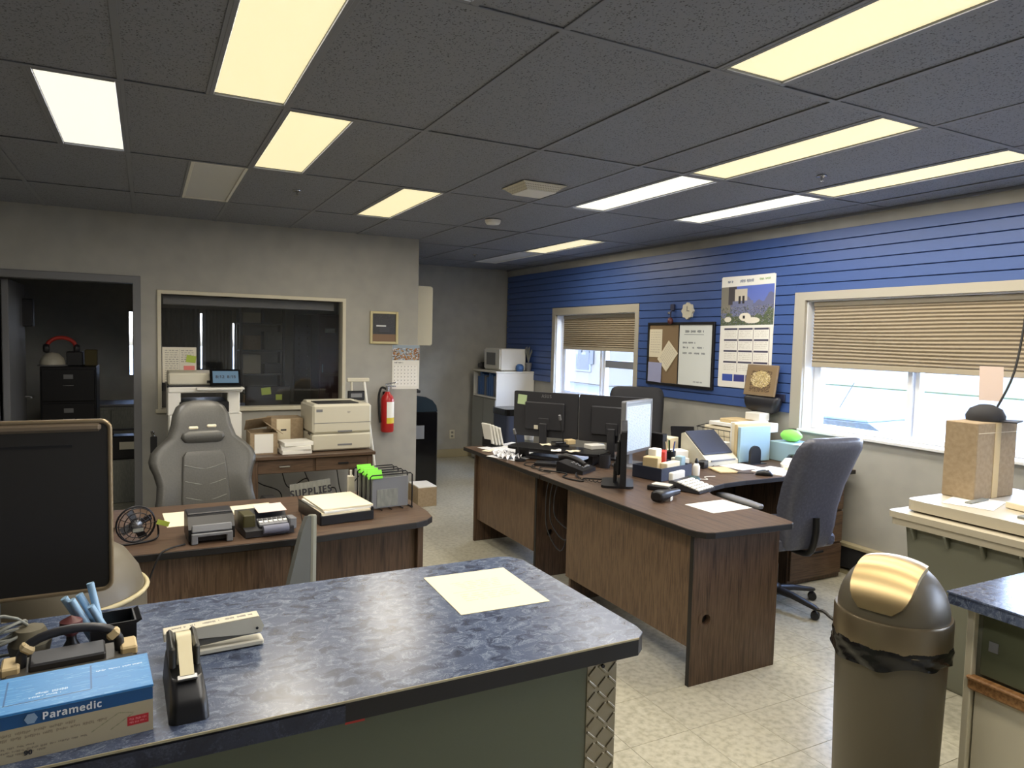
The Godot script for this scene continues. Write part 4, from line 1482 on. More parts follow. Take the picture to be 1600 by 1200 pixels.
func copier() -> void:
	var c := thing("copier", "white office copier with touch screen behind the gaming chair", "copier", Vector3(0.40, 0, -6.12))
	onebox("body", Vector3(0, 0.50, 0), Vector3(0.52, 0.98, 0.50), M.white_plastic, c, 0.01)
	for k in 3:
		var d := onebox("drawer", Vector3(0, 0.16 + 0.21 * k, 0.252), Vector3(0.48, 0.19, 0.012), M.white_plastic, c, 0.004)
		onebox("handle", Vector3(0, 0.21 + 0.21 * k, 0.26), Vector3(0.16, 0.02, 0.006), M.grey_plastic, d, 0.002)
	onebox("paper_exit", Vector3(-0.01, 1.03, 0.05), Vector3(0.36, 0.09, 0.40), M.black_plastic, c, 0.004)
	onebox("output_tray", Vector3(-0.02, 1.0, 0.16), Vector3(0.34, 0.015, 0.2), M.grey_plastic, c, 0.003)
	for x in [-0.22, 0.20]:
		onebox("pillar", Vector3(x, 1.06, 0), Vector3(0.09, 0.18, 0.5), M.white_plastic, c, 0.006)
	onebox("scanner_bed", Vector3(0.0, 1.165, 0.0), Vector3(0.53, 0.045, 0.52), M.white_plastic, c, 0.01)
	onebox("dark_gap", Vector3(-0.02, 1.192, 0.0), Vector3(0.5, 0.014, 0.5), M.black_plastic, c, 0.002)
	onebox("scanner_lid", Vector3(-0.08, 1.245, -0.02), Vector3(0.36, 0.095, 0.46), M.ivory_plastic, c, 0.012)
	onebox("feeder_slot", Vector3(0.04, 1.225, 0.212), Vector3(0.06, 0.02, 0.006), M.black_plastic, c, 0.001)
	onebox("control_shelf", Vector3(0.10, 1.178, 0.27), Vector3(0.34, 0.016, 0.14), M.white_plastic, c, 0.004)
	var b := rotb(0, -0.5)
	var tp := onebox("touch_panel", Vector3(0.14, 1.255, 0.26), Vector3(0.225, 0.15, 0.02), M.black_gloss, c, 0.006, b)
	var lit := mat("copier_screen", c8(70, 88, 104), 0.2)
	lit.emission_enabled = true
	lit.emission = c8(110, 140, 165)
	lit.emission_energy_multiplier = 0.28
	onebox("display", Vector3(0.14, 1.26, 0.26) + b * Vector3(0, 0, 0.0105), Vector3(0.185, 0.10, 0.002), lit, tp, 0.0, b)
	words("clock_digits", "8:12  8:15", 0.034, M.ink, tp, Transform3D(b, Vector3(0.14, 1.26, 0.26) + b * Vector3(0, 0, 0.0122)), 0.001, true)

func printer_table() -> void:
	var s: SurfaceTool
	var t := thing("printer_table", "walnut table with shallow drawers under the beige printer", "table", Vector3(1.18, 0, -5.95))
	var TY := 0.66
	s = ST()
	bx(s, Vector3(0, TY - 0.013, 0), Vector3(0.98, 0.026, 0.66), 0.004)
	obj("top", s, M.wood_x, t)
	s = ST()
	bx(s, Vector3(0, TY - 0.085, 0), Vector3(0.92, 0.115, 0.56), 0.003)
	obj("apron", s, M.wood_x, t)
	for x in [-0.23, 0.23]:
		var d := onebox("drawer", Vector3(x, TY - 0.085, 0.288), Vector3(0.44, 0.105, 0.016), M.wood_x, t, 0.003)
		onebox("handle", Vector3(x, TY - 0.085, 0.302), Vector3(0.085, 0.014, 0.014), M.chrome if x < 0 else M.black_metal, d, 0.004)
	for x in [-0.45, 0.45]:
		for z in [-0.28, 0.28]:
			onebox("leg", Vector3(x, (TY - 0.03) * 0.5, z), Vector3(0.045, TY - 0.03, 0.045), M.wood_y, t, 0.004)
	for k in 4:
		s = ST()
		var x0 := 0.75 + k * 0.24
		tube(s, smooth_path([Vector3(x0, 0.62, -6.29), Vector3(x0 + 0.05 * (k % 2), 0.42, -6.35), Vector3(x0 + 0.12, 0.30 - 0.05 * k, -6.38), Vector3(x0 + 0.28, 0.22 + 0.1 * (k % 2), -6.36), Vector3(x0 + 0.3, 0.05, -6.38)], 6), 0.005, 6)
		tag(obj("power_cord", s, M.black_rubber), "dark cord hanging behind the printer table", "cord", "cords behind the printer table")
	# beige laser printer
	var p := thing("laser_printer", "tall beige laser printer with an extra paper tray", "printer", Vector3(1.415, TY, -5.95), 0.04)
	onebox("tray_unit", Vector3(0, 0.075, 0), Vector3(0.49, 0.135, 0.42), M.ivory_plastic, p, 0.012)
	onebox("main_body", Vector3(0, 0.265, 0), Vector3(0.49, 0.24, 0.42), M.ivory_plastic, p, 0.018)
	s = ST()
	bx(s, Vector3(-0.02, 0.386, 0.03), Vector3(0.34, 0.012, 0.26), 0.003)
	obj("output_slot", s, M.black_plastic, p)
	s = ST()
	bx(s, Vector3(-0.02, 0.384, -0.13), Vector3(0.42, 0.024, 0.12), 0.008)
	obj("top_cover", s, M.ivory_plastic, p)
	for y in [0.04, 0.15]:
		onebox("tray_handle", Vector3(0.02, y + 0.012, 0.2105), Vector3(0.12, 0.014, 0.004), M.grey_plastic, p, 0.001)
	onebox("seam", Vector3(0, 0.2335, 0.2105), Vector3(0.47, 0.004, 0.002), M.grey_plastic, p, 0.0)
	onebox("badge", Vector3(-0.19, 0.335, 0.2105), Vector3(0.05, 0.022, 0.002), M.grey_plastic, p, 0.0)
	onebox("side_grip", Vector3(-0.2455, 0.14, 0.1), Vector3(0.003, 0.02, 0.07), M.black_plastic, p, 0.0)
	words("lettering", "HP", 0.022, M.grey_plastic, p, Transform3D(Basis(), Vector3(0.05, 0.318, 0.2105)), 0.001)
	# open carton, closed carton, paper stack
	var b := thing("open_carton", "open cardboard carton with a white label beside the gaming chair", "box", Vector3(0.81, TY, -5.88), 0.0)
	s = ST()
	var w := 0.20
	var h := 0.17
	var d := 0.24
	for e in [-1.0, 1.0]:
		bx(s, Vector3(e * w * 0.5, h * 0.5, 0), Vector3(0.005, h, d), 0.0)
		bx(s, Vector3(0, h * 0.5, e * d * 0.5), Vector3(w, h, 0.005), 0.0)
	bx(s, Vector3(0, 0.004, 0), Vector3(w, 0.006, d), 0.0)
	obj("carton", s, M.cardboard, b)
	s = ST()
	bx(s, Vector3(0.08, h + 0.03, 0.02), Vector3(0.15, 0.004, 0.24), 0.0, rotb(0, 0, -0.6))
	bx(s, Vector3(-0.02, h + 0.055, -0.07), Vector3(0.20, 0.004, 0.14), 0.0, rotb(0, -0.7, 0.15))
	obj("flap", s, M.cardboard, b)
	onebox("label", Vector3(0.0, 0.085, d * 0.5 + 0.004), Vector3(0.14, 0.15, 0.002), M.paper, b, 0.0)
	var b2 := thing("closed_carton", "closed cardboard carton with a pale tape label next to the beige printer", "box", Vector3(1.03, TY, -6.13), 0.0)
	onebox("carton", Vector3(0, 0.125, 0), Vector3(0.26, 0.25, 0.24), M.cardboard, b2, 0.004)
	onebox("tape_label", Vector3(-0.03, 0.125, 0.122), Vector3(0.11, 0.24, 0.002), M.cream_paper, b2, 0.0)
	onebox("dark_mark", Vector3(-0.03, 0.155, 0.1235), Vector3(0.045, 0.012, 0.001), M.ink, b2, 0.0)
	for k in 3:
		var o := onebox("paper_ream", Vector3.ZERO, Vector3(0.23, 0.032, 0.20), M.paper, self, 0.003)
		o.position = Vector3(1.045 + 0.004 * k, TY + 0.017 + 0.0325 * k, -5.77)
		o.rotation.y = [0.05, -0.06, 0.10][k]
		tag(o, ["ream of white paper at the bottom of the stack by the printer", "ream of white paper in the middle of the stack by the printer", "slightly turned white paper bundle on top of the stack by the printer"][k], "paper", "paper stack by the printer")

func gaming_chair() -> void:
	var c := thing("gaming_chair", "grey leather gaming chair with winged shoulders behind the left desk", "chair", Vector3(0.295, 0, -4.10), 0.10)
	var s := ST()
	var z := -0.2
	padded_back(s, [[0.50, 0.20, 0.06, z + 0.10, 0.02], [0.54, 0.25, 0.10, z + 0.09, 0.05], [0.62, 0.268, 0.11, z + 0.07, 0.075], [0.71, 0.25, 0.11, z + 0.045, 0.07], [0.775, 0.245, 0.11, z + 0.03, 0.06], [0.83, 0.258, 0.105, z + 0.015, 0.055], [0.87, 0.275, 0.10, z + 0.005, 0.05], [0.90, 0.28, 0.095, z, 0.045], [0.94, 0.268, 0.09, z - 0.01, 0.035], [0.975, 0.236, 0.088, z - 0.018, 0.025], [1.02, 0.182, 0.088, z - 0.03, 0.015], [1.085, 0.160, 0.088, z - 0.045, 0.012], [1.14, 0.150, 0.082, z - 0.055, 0.01], [1.185, 0.128, 0.07, z - 0.065, 0.0], [1.21, 0.09, 0.045, z - 0.07, 0.0], [1.22, 0.04, 0.015, z - 0.072, 0.0]], 25)
	var bk := obj("backrest", s, M.grey_leather, c)
	# padded centre panel
	s = ST()
	var rings := []
	for q in [[0.56, 0.06, 0.01], [0.58, 0.125, 0.022], [0.70, 0.128, 0.028], [0.82, 0.12, 0.026], [0.92, 0.11, 0.022], [0.945, 0.09, 0.008]]:
		var ring := []
		var zz := lerpf(z + 0.145, z + 0.035, (q[0] - 0.54) / 0.42)
		for v in rrect(q[1] * 2.0, q[2], q[2] * 0.45, 3):
			ring.append(Vector3(v.x, q[0], zz + v.y + 0.004))
		rings.append(ring)
	loft(s, rings)
	obj("centre_panel", s, M.grey_leather, bk)
	for k in 4:
		s = ST()
		var y := 0.60 + k * 0.085
		var zz := lerpf(z + 0.145, z + 0.035, (y - 0.54) / 0.42) + 0.016
		tube(s, [Vector3(-0.105, y + 0.02, zz - 0.004), Vector3(-0.05, y + 0.004, zz), Vector3(0, y - 0.006, zz), Vector3(0.05, y + 0.004, zz), Vector3(0.105, y + 0.02, zz - 0.004)], 0.0022, 5)
		obj("stitching", s, M.grey_board, bk)
	# head pillow
	s = ST()
	rings = []
	for q in [[0.985, 0.07, 0.008], [0.995, 0.10, 0.03], [1.02, 0.115, 0.045], [1.045, 0.105, 0.03], [1.055, 0.075, 0.008]]:
		var ring := []
		for v in rrect(q[1] * 2.0, q[2], q[2] * 0.45, 3):
			ring.append(Vector3(v.x, q[0], z + 0.015 + v.y))
		rings.append(ring)
	loft(s, rings)
	obj("head_pillow", s, M.grey_leather, c)
	for e in [-1.0, 1.0]:
		s = ST()
		bx(s, Vector3(e * 0.048, 1.075 + e * 0.004, z + 0.002), Vector3(0.05, 0.018, 0.012), 0.005)
		obj("belt_slot", s, M.cream_paper, c)
	s = ST()
	rings = []
	for q in [[-0.24, 0.22, 0.05], [-0.22, 0.25, 0.09], [0.0, 0.265, 0.12], [0.22, 0.26, 0.11], [0.28, 0.24, 0.05]]:
		var ring := []
		for v in rrect(q[1] * 2.0, q[2], q[2] * 0.45, 4):
			ring.append(Vector3(v.x, 0.47 + v.y, q[0]))
		rings.append(ring)
	loft(s, rings)
	obj("seat", s, M.grey_leather, c)
	for e in [-1.0, 1.0]:
		onebox("arm_pad", Vector3(e * 0.33, 0.66, 0.02), Vector3(0.08, 0.03, 0.25), M.black_plastic, c, 0.01)
		s = ST()
		bx(s, Vector3(e * 0.33, 0.54, 0.0), Vector3(0.03, 0.22, 0.06), 0.005)
		bx(s, Vector3(e * 0.24, 0.425, 0.0), Vector3(0.20, 0.03, 0.06), 0.004)
		obj("arm_support", s, M.black_plastic, c)
	star_base(c, M.black_plastic, 0.32, 0.2, 0.44)
	var tg := thing("hanging_keys", "small keys hanging beside the gaming chair on the partition", "keys", Vector3(0.045, 0.60, PZ + 0.012))
	s = ST()
	cyl(s, Vector3(0, 0.16, 0), Vector3(0, 0.16, 0.02), 0.006)
	bx(s, Vector3(0, 0.06, 0.012), Vector3(0.05, 0.14, 0.012), 0.004)
	obj("fob", s, M.dark_plastic, tg)
	s = ST()
	bx(s, Vector3(-0.008, 0.15, 0.012), Vector3(0.02, 0.05, 0.004), 0.001, rotb(0, 0, 0.3))
	obj("key", s, M.chrome, tg)

func left_desk() -> void:
	var s: SurfaceTool
	var d := thing("walnut_desk", "walnut desk with black edge in front of the gaming chair", "desk", Vector3(0, 0, 0))
	var lift := Transform3D(Basis(Vector3.RIGHT, PI / 2), Vector3(0, DY, 0))   # polygon (x, z) lies flat, thickness downwards
	var left := PackedVector2Array([Vector2(-1.0, -3.78), Vector2(0.70, -3.78), Vector2(0.585, -2.985), Vector2(-1.0, -2.985)])
	var rightp := PackedVector2Array([Vector2(0.704, -3.78), Vector2(1.22, -3.78), Vector2(1.22, -3.22), Vector2(1.205, -3.12), Vector2(1.16, -3.07), Vector2(1.10, -3.045), Vector2(0.59, -2.985)])
	for q in [left, rightp]:
		s = ST()
		prism(s, q, 0.028, lift)
		var top := obj("top", s, M.wood_x, d)
		s = ST()
		var n: int = q.size()
		for k in n:
			var a: Vector2 = q[k]
			var b: Vector2 = q[(k + 1) % n]
			var dir := (b - a).normalized()
			var out := Vector2(dir.y, -dir.x) * (-1.0 if Geometry2D.is_polygon_clockwise(q) else 1.0)
			var len := a.distance_to(b)
			var yaw := -atan2(dir.y, dir.x)
			var m := (a + b) * 0.5 + out * 0.001
			bx(s, Vector3(m.x, DY - 0.0155, m.y), Vector3(len + 0.002, 0.027, 0.004), 0.001, rotb(yaw))
		obj("edge_band", s, M.desk_edge, top)
	onebox("front_panel", Vector3(-0.23, 0.42, -3.05), Vector3(1.54, 0.58, 0.02), M.wood_front, d, 0.003)
	onebox("front_panel", Vector3(0.88, 0.42, -3.16), Vector3(0.52, 0.58, 0.02), M.wood_y, d, 0.003)
	onebox("end_panel", Vector3(0.56, 0.363, -3.38), Vector3(0.03, 0.725, 0.70), M.wood_y, d, 0.003)
	onebox("end_panel", Vector3(0.64, 0.363, -3.42), Vector3(0.03, 0.725, 0.62), M.wood_y, d, 0.003)
	onebox("end_panel", Vector3(1.15, 0.363, -3.42), Vector3(0.03, 0.725, 0.60), M.wood_y, d, 0.003)
	onebox("end_panel", Vector3(-0.98, 0.363, -3.38), Vector3(0.03, 0.725, 0.70), M.wood_y, d, 0.003)
	# sheets
	paper("cream sheet beside the small fan on the left desk", Vector3(0.165, DY, -3.50), 0.20, 0.27, 0.05, M.cream_paper)
	paper("cream sheet behind the adding machine on the left desk", Vector3(0.45, DY, -3.57), 0.20, 0.20, 0.1, M.cream_paper)
	# letter tray with folders
	var t := thing("letter_tray", "black letter tray piled with cream folders on the left desk", "tray", Vector3(0.79, DY, -3.31), 0.12)
	s = ST()
	bx(s, Vector3(0, 0.004, 0), Vector3(0.25, 0.006, 0.31), 0.001)
	for e in [-1.0, 1.0]:
		bx(s, Vector3(e * 0.125, 0.03, 0), Vector3(0.008, 0.058, 0.31), 0.002)
	bx(s, Vector3(0, 0.022, 0.155), Vector3(0.25, 0.042, 0.008), 0.002)
	obj("tray", s, M.black_plastic, t)
	for k in 4:
		var o := onebox("folder", Vector3.ZERO, Vector3(0.228 + 0.004 * k, 0.009, 0.30), M.cream_paper if k % 2 else M.paper, self, 0.001)
		o.position = Vector3(0.79 + 0.004 * k, DY + 0.0365 + 0.0095 * k, -3.312 - 0.003 * k)
		o.rotation.y = 0.12 + [0.02, -0.03, 0.03, -0.02][k]
		tag(o, ["white paper file at the bottom of the letter tray pile", "cream file second from the bottom of the letter tray pile", "white paper file under the top folder in the letter tray", "cream folder on top of the letter tray"][k], "folder", "folders in the letter tray")
	for e in [-0.1, 0.0]:
		pass
	# wire file sorter
	var w := thing("wire_sorter", "black wire file sorter holding files with green tabs", "file sorter", Vector3(1.065, DY, -3.43), 0.08)
	for k in 5:
		var z := 0.12 - k * 0.06
		s = ST()
		tube(s, [Vector3(-0.12, 0.006, z), Vector3(-0.12, 0.17, z), Vector3(-0.11, 0.178, z), Vector3(0.09, 0.178, z), Vector3(0.10, 0.17, z), Vector3(0.10, 0.006, z)], 0.0035, 6)
		obj("divider", s, M.black_metal, w)
	s = ST()
	for x in [-0.12, 0.10]:
		tube(s, [Vector3(x, 0.005, 0.125), Vector3(x, 0.005, -0.125)], 0.004, 6)
	for x in [-0.06, -0.01, 0.05]:
		tube(s, [Vector3(x, 0.005, 0.125), Vector3(x, 0.005, -0.125)], 0.003, 6)
	obj("base_wires", s, M.black_metal, w)
	for k in 4:
		var z := 0.09 - k * 0.06
		var f := Node3D.new()
		f.name = numbered("hanging_file")
		add_child(f)
		f.position = Vector3(1.065, DY, -3.43) + rotb(0.08) * Vector3(0, 0.008, z)
		f.rotation.y = 0.08
		tag(f, ["grey file with green tab at the front slot of the wire sorter", "grey file with green tab in the second slot of the wire sorter", "grey file with green tab in the third slot of the wire sorter", "grey file with green tab in the rear slot of the wire sorter"][k], "file", "files in the wire sorter")
		onebox("cover", Vector3(-0.005, 0.075, 0), Vector3(0.19, 0.15, 0.006), M.grey_board if k else M.grey_plastic, f, 0.001)
		onebox("tab", Vector3(-0.085 + 0.004 * k, 0.168, 0.0), Vector3(0.075, 0.045, 0.004), M.green_tab, f, 0.001, rotb(0, -0.5, 0))
		if k == 0:
			onebox("label", Vector3(-0.02, 0.05, 0.0045), Vector3(0.11, 0.085, 0.002), M.grey_board, f, 0.0)
	# white wand
	var cb := thing("candle_stick", "slim white upright wand beside the wire sorter", "wand", Vector3(0.925, DY, -3.55))
	s = ST()
	bx(s, Vector3(0, 0.07, 0), Vector3(0.034, 0.135, 0.03), 0.004)
	obj("body", s, M.ivory_plastic, cb)
	s = ST()
	cyl(s, Vector3(0, 0.137, 0), Vector3(0, 0.165, 0), 0.006)
	obj("tip", s, M.white_plastic, cb)
	# cardboard sign on the far edge
	var sg := thing("desk_sign", "grey card sign lettered SUPPLIES at the rear edge of the left desk", "sign", Vector3(0.775, DY - 0.04, -3.80), 0.12)
	onebox("card", Vector3(0, 0.05, 0), Vector3(0.22, 0.115, 0.004), M.grey_board, sg, 0.0, rotb(0, -0.12, 0.06))
	words("lettering", "SUPPLIES", 0.052, M.ink, sg, Transform3D(rotb(0, -0.12, 0.06), Vector3(0.0, 0.056, 0.004)), 0.001, true)
	# label printer
	var lp := thing("label_printer", "dark label printer with a grey front on the left desk", "printer", Vector3(0.225, DY, -3.14), 0.05)
	s = ST()
	prism(s, PackedVector2Array([Vector2(-0.085, 0.012), Vector2(-0.085, 0.095), Vector2(-0.06, 0.112), Vector2(0.05, 0.105), Vector2(0.085, 0.06), Vector2(0.085, 0.012)]), 0.175, Transform3D(rotb(-PI / 2), Vector3(0.0875, 0, 0)))
	obj("case", s, M.black_plastic, lp)
	onebox("paper_chute", Vector3(0, 0.062, 0.086), Vector3(0.15, 0.03, 0.012), M.grey_plastic, lp, 0.003, rotb(0, -0.4))
	s = ST()
	bx(s, Vector3(0, 0.038, 0.094), Vector3(0.155, 0.014, 0.016), 0.003)
	for e in [-1.0, 1.0]:
		bx(s, Vector3(e * 0.066, 0.02, 0.094), Vector3(0.024, 0.036, 0.016), 0.003)
	obj("front_cover", s, M.grey_plastic, lp)
	onebox("lid_rim", Vector3(0, 0.108, -0.02), Vector3(0.172, 0.01, 0.09), M.dark_plastic, lp, 0.003)
	# adding machine
	var am := thing("adding_machine", "printing adding machine with a paper roll on the left desk", "calculator", Vector3(0.445, DY, -3.16), 0.12)
	s = ST()
	prism(s, PackedVector2Array([Vector2(-0.10, 0.004), Vector2(-0.10, 0.03), Vector2(0.02, 0.055), Vector2(0.05, 0.085), Vector2(0.10, 0.08), Vector2(0.10, 0.004)]), 0.20, Transform3D(rotb(PI / 2), Vector3(-0.10, 0, 0)))
	obj("case", s, M.dark_plastic, am)
	onebox("side_cover", Vector3(-0.075, 0.055, 0.01), Vector3(0.05, 0.07, 0.10), mat("olive_cover", c8(70, 66, 38), 0.5), am, 0.004)
	onebox("key_strip", Vector3(0.02, 0.052, 0.06), Vector3(0.12, 0.012, 0.05), M.grey_plastic, am, 0.002, rotb(0, 0.35))
	for k in 6:
		for j in 2:
			onebox("key", Vector3(-0.03 + k * 0.02, 0.062 - j * 0.006, 0.05 + j * 0.018), Vector3(0.015, 0.006, 0.013), M.white_plastic if j else M.dark_plastic, am, 0.001, rotb(0, 0.35))
	s = ST()
	cyl(s, Vector3(-0.03, 0.03, 0.102), Vector3(0.075, 0.03, 0.102), 0.018, 0.018, 14)
	obj("paper_roll", s, mat("grey_roll", c8(110, 112, 128), 0.6), am)
	onebox("receipt", Vector3(0.03, 0.093, -0.02), Vector3(0.12, 0.002, 0.10), mat("pale_pink_paper", c8(226, 204, 196), 0.8), am, 0.0, rotb(0, 0.12))
	onebox("end_cap", Vector3(0.10, 0.04, 0.06), Vector3(0.03, 0.05, 0.06), M.grey_plastic, am, 0.004)
	# small fan
	var f := thing("desk_fan", "small black caged desk fan with a lime tag", "fan", Vector3(-0.045, DY, -3.17), 0.3)
	var c := Vector3(0, 0.075, 0)
	s = ST()
	for r in [[0.072, 0.0], [0.068, 0.018], [0.05, 0.024], [0.03, 0.026]]:
		var pts := []
		for k in 24:
			pts.append(c + Vector3(cos(TAU * k / 24) * r[0], sin(TAU * k / 24) * r[0], r[1]))
		tube(s, pts, 0.0022 if r[1] > 0.0 else 0.004, 5, true)
	for k in 14:
		var a := TAU * k / 14
		tube(s, [c + Vector3(cos(a) * 0.072, sin(a) * 0.072, 0), c + Vector3(cos(a) * 0.05, sin(a) * 0.05, 0.024), c + Vector3(cos(a) * 0.015, sin(a) * 0.015, 0.027)], 0.0014, 4)
	obj("cage", s, M.black_metal, f)
	s = ST()
	lathe(s, [Vector2(0.0, 0.0), Vector2(0.018, 0.002), Vector2(0.02, 0.02), Vector2(0.0, 0.026)], c, 12, true, rotb(0, PI / 2))
	obj("hub", s, M.steel, f)
	for k in 4:
		s = ST()
		var a := TAU * k / 4 + 0.4
		bx(s, c + Vector3(cos(a) * 0.036, sin(a) * 0.036, 0.006), Vector3(0.05, 0.032, 0.002), 0.0, Basis(Vector3(0, 0, 1), a) * Basis(Vector3(1, 0, 0), 0.5))
		obj("blade", s, M.dark_plastic, f)
	onebox("name_plate", c + Vector3(0.0, -0.018, 0.029), Vector3(0.04, 0.014, 0.002), M.grey_board, f, 0.0)
	s = ST()
	tube(s, smooth_path([c + Vector3(-0.08, 0.0, 0), Vector3(-0.085, 0.02, 0), Vector3(-0.06, 0.005, 0.02), Vector3(0, 0.005, 0.03), Vector3(0.06, 0.005, 0.02), Vector3(0.085, 0.02, 0), c + Vector3(0.08, 0.0, 0)], 4), 0.004, 6)
	obj("stand", s, M.black_metal, f)
	onebox("tag", c + Vector3(0.10, -0.01, 0.01), Vector3(0.05, 0.02, 0.002), M.lime_paper, f, 0.0, rotb(0, 0, -0.4))
	s = ST()
	tube(s, smooth_path([Vector3(0.13, DY + 0.006, -3.05), Vector3(0.06, DY + 0.006, -2.995), Vector3(0.03, DY - 0.02, -2.97), Vector3(-0.02, DY - 0.16, -2.96), Vector3(-0.06, DY - 0.35, -2.965), Vector3(-0.08, 0.2, -2.97), Vector3(-0.08, 0.004, -2.9)], 5), 0.0035, 6)
	tag(obj("fan_cord", s, M.black_rubber), "thin black cord hanging over the front edge of the left desk", "cord")

# ---------------------------------------------------------------- far corner
func alcove() -> void:
	var s: SurfaceTool
	var wcab := thing("upper_cabinet", "cream wall cabinet behind the end of the partition", "cabinet", Vector3(2.365, 1.52, -7.55))
	onebox("body", Vector3(0.17, 0.315, 0), Vector3(0.34, 0.63, 0.86), M.cream_frame, wcab, 0.004)
	for z in [-0.215, 0.215]:
		var dd := onebox("door", Vector3(0.348, 0.315, z), Vector3(0.018, 0.61, 0.42), M.cream_frame, wcab, 0.003)
		onebox("handle", Vector3(0.364, 0.1, z - 0.15 * signf(z)), Vector3(0.012, 0.1, 0.012), M.steel, dd, 0.003)
	# coffee machine above and black cooler below
	var cm := thing("coffee_maker", "tall black coffee maker on the cooler behind the partition", "coffee maker", Vector3(2.56, 1.0, -7.40))
	s = ST()
	bx(s, Vector3(0, 0.25, 0), Vector3(0.16, 0.5, 0.22), 0.02)
	obj("body", s, M.black_gloss, cm)
	onebox("side_trim", Vector3(0.082, 0.25, 0.05), Vector3(0.006, 0.46, 0.05), M.grey_plastic, cm, 0.002)
	onebox("drip_tray", Vector3(0.0, 0.02, 0.15), Vector3(0.14, 0.03, 0.10), M.black_plastic, cm, 0.006)
	var cl := thing("display_cooler", "black display cooler with a curved clear top behind the partition", "cooler", Vector3(2.545, 0, -7.15))
	s = ST()
	bx(s, Vector3(0, 0.42, 0), Vector3(0.34, 0.82, 0.50), 0.012)
	obj("body", s, M.black_gloss, cl)
	s = ST()
	prism(s, PackedVector2Array([Vector2(-0.17, 0.83), Vector2(-0.17, 1.0), Vector2(-0.06, 1.0), Vector2(0.04, 0.985), Vector2(0.11, 0.95), Vector2(0.155, 0.895), Vector2(0.17, 0.83)]), 0.48, Transform3D(Basis(), Vector3(0, 0, -0.24)))
	obj("curved_top", s, M.car_glass, cl)
	onebox("notice", Vector3(-0.03, 0.62, 0.252), Vector3(0.10, 0.14, 0.003), M.grey_plastic, cl, 0.001)
	onebox("side_rail", Vector3(0.168, 0.36, 0.22), Vector3(0.012, 0.68, 0.03), M.steel, cl, 0.002)
	s = ST()
	cyl(s, Vector3(0.172, 0.72, 0.1), Vector3(0.20, 0.72, 0.1), 0.012)
	obj("knob", s, M.black_plastic, cl)
	var bx_ := thing("floor_carton", "cardboard carton with white flaps on the floor at the partition corner", "box", Vector3(2.36, 0, -6.37))
	onebox("carton", Vector3(0, 0.09, 0), Vector3(0.19, 0.18, 0.28), M.cardboard, bx_, 0.003)
	onebox("flap", Vector3(0, 0.187, 0), Vector3(0.185, 0.012, 0.275), M.paper, bx_, 0.002)
	# outlet
	var ol := thing("wall_outlet", "cream wall outlet low on the far wall", "outlet", Vector3(3.65, 0.31, FZ))
	onebox("plate", Vector3(0, 0, 0.004), Vector3(0.075, 0.12, 0.008), M.ivory_plastic, ol, 0.002)
	for y in [-0.025, 0.025]:
		onebox("socket", Vector3(0, y, 0.009), Vector3(0.032, 0.028, 0.003), M.grey_board, ol, 0.001)
	# white shelf cabinet against the blue wall
	var c := thing("shelf_cabinet", "white cabinet with an open shelf of blue files in the far corner", "cabinet", Vector3(4.16, 0, -8.26))
	var W := 0.70
	for e in [-1.0, 1.0]:
		onebox("side_panel", Vector3(0, 0.59, e * (W * 0.5 - 0.01)), Vector3(0.54, 1.18, 0.02), M.white_plastic, c, 0.003)
	onebox("top", Vector3(-0.005, 1.19, 0), Vector3(0.56, 0.022, W + 0.02), M.white_plastic, c, 0.004)
	onebox("rear_panel", Vector3(0.26, 0.59, 0), Vector3(0.015, 1.16, W - 0.03), M.white_plastic, c, 0.0)
	onebox("shelf", Vector3(-0.01, 0.86, 0), Vector3(0.53, 0.02, W - 0.04), M.white_plastic, c, 0.002)
	onebox("door", Vector3(-0.275, 0.43, 0), Vector3(0.018, 0.82, W - 0.01), mat("cabinet_grey", c8(150, 150, 142), 0.5), c, 0.003)
	onebox("door_seam", Vector3(-0.2845, 0.43, 0), Vector3(0.002, 0.81, 0.006), M.dark_plastic, c, 0.0)
	for k in 8:
		var h := 0.24 + 0.02 * ((k * 3) % 4)
		var o := onebox("file_binder", Vector3(4.06, 0.8705 + h * 0.5, -8.53 + k * 0.068), Vector3(0.26, h, 0.052), M.blue_folder if k % 4 != 3 else M.grey_plastic, self, 0.003)
		tag(o, "blue file binder standing on the open shelf of the white cabinet" if k % 4 != 3 else "grey file binder between blue ones on the white cabinet shelf", "binder", "binders in the white cabinet")
	# microwave and bits
	var mw := thing("microwave", "white microwave oven on top of the white corner cabinet", "microwave", Vector3(4.17, 1.202, -8.24))
	onebox("body", Vector3(0, 0.145, 0), Vector3(0.36, 0.28, 0.48), M.white_plastic, mw, 0.01)
	var dr := onebox("door", Vector3(-0.186, 0.15, 0.0), Vector3(0.018, 0.25, 0.45), M.white_plastic, mw, 0.004)
	onebox("door_window", Vector3(-0.196, 0.15, -0.02), Vector3(0.003, 0.16, 0.27), M.grey_plastic, dr, 0.001)
	for k in 4:
		onebox("foot", Vector3(-0.14 + 0.28 * (k % 2), 0.003, -0.2 + 0.4 * (k / 2)), Vector3(0.03, 0.006, 0.03), M.black_plastic, mw, 0.0)
	var pa := thing("small_camera", "small dark camera on the rear edge of the white cabinet", "camera", Vector3(4.02, 1.202, -8.55))
	onebox("body", Vector3(0, 0.05, 0), Vector3(0.10, 0.09, 0.08), M.black_plastic, pa, 0.01)
	s = ST()
	cyl(s, Vector3(-0.05, 0.05, 0), Vector3(-0.085, 0.05, 0), 0.03)
	obj("lens_tube", s, M.dark_plastic, pa)
	var tw := thing("tissue_bundle", "grey and blue bundle beside the microwave", "bag", Vector3(4.24, 1.202, -7.955))
	s = ST()
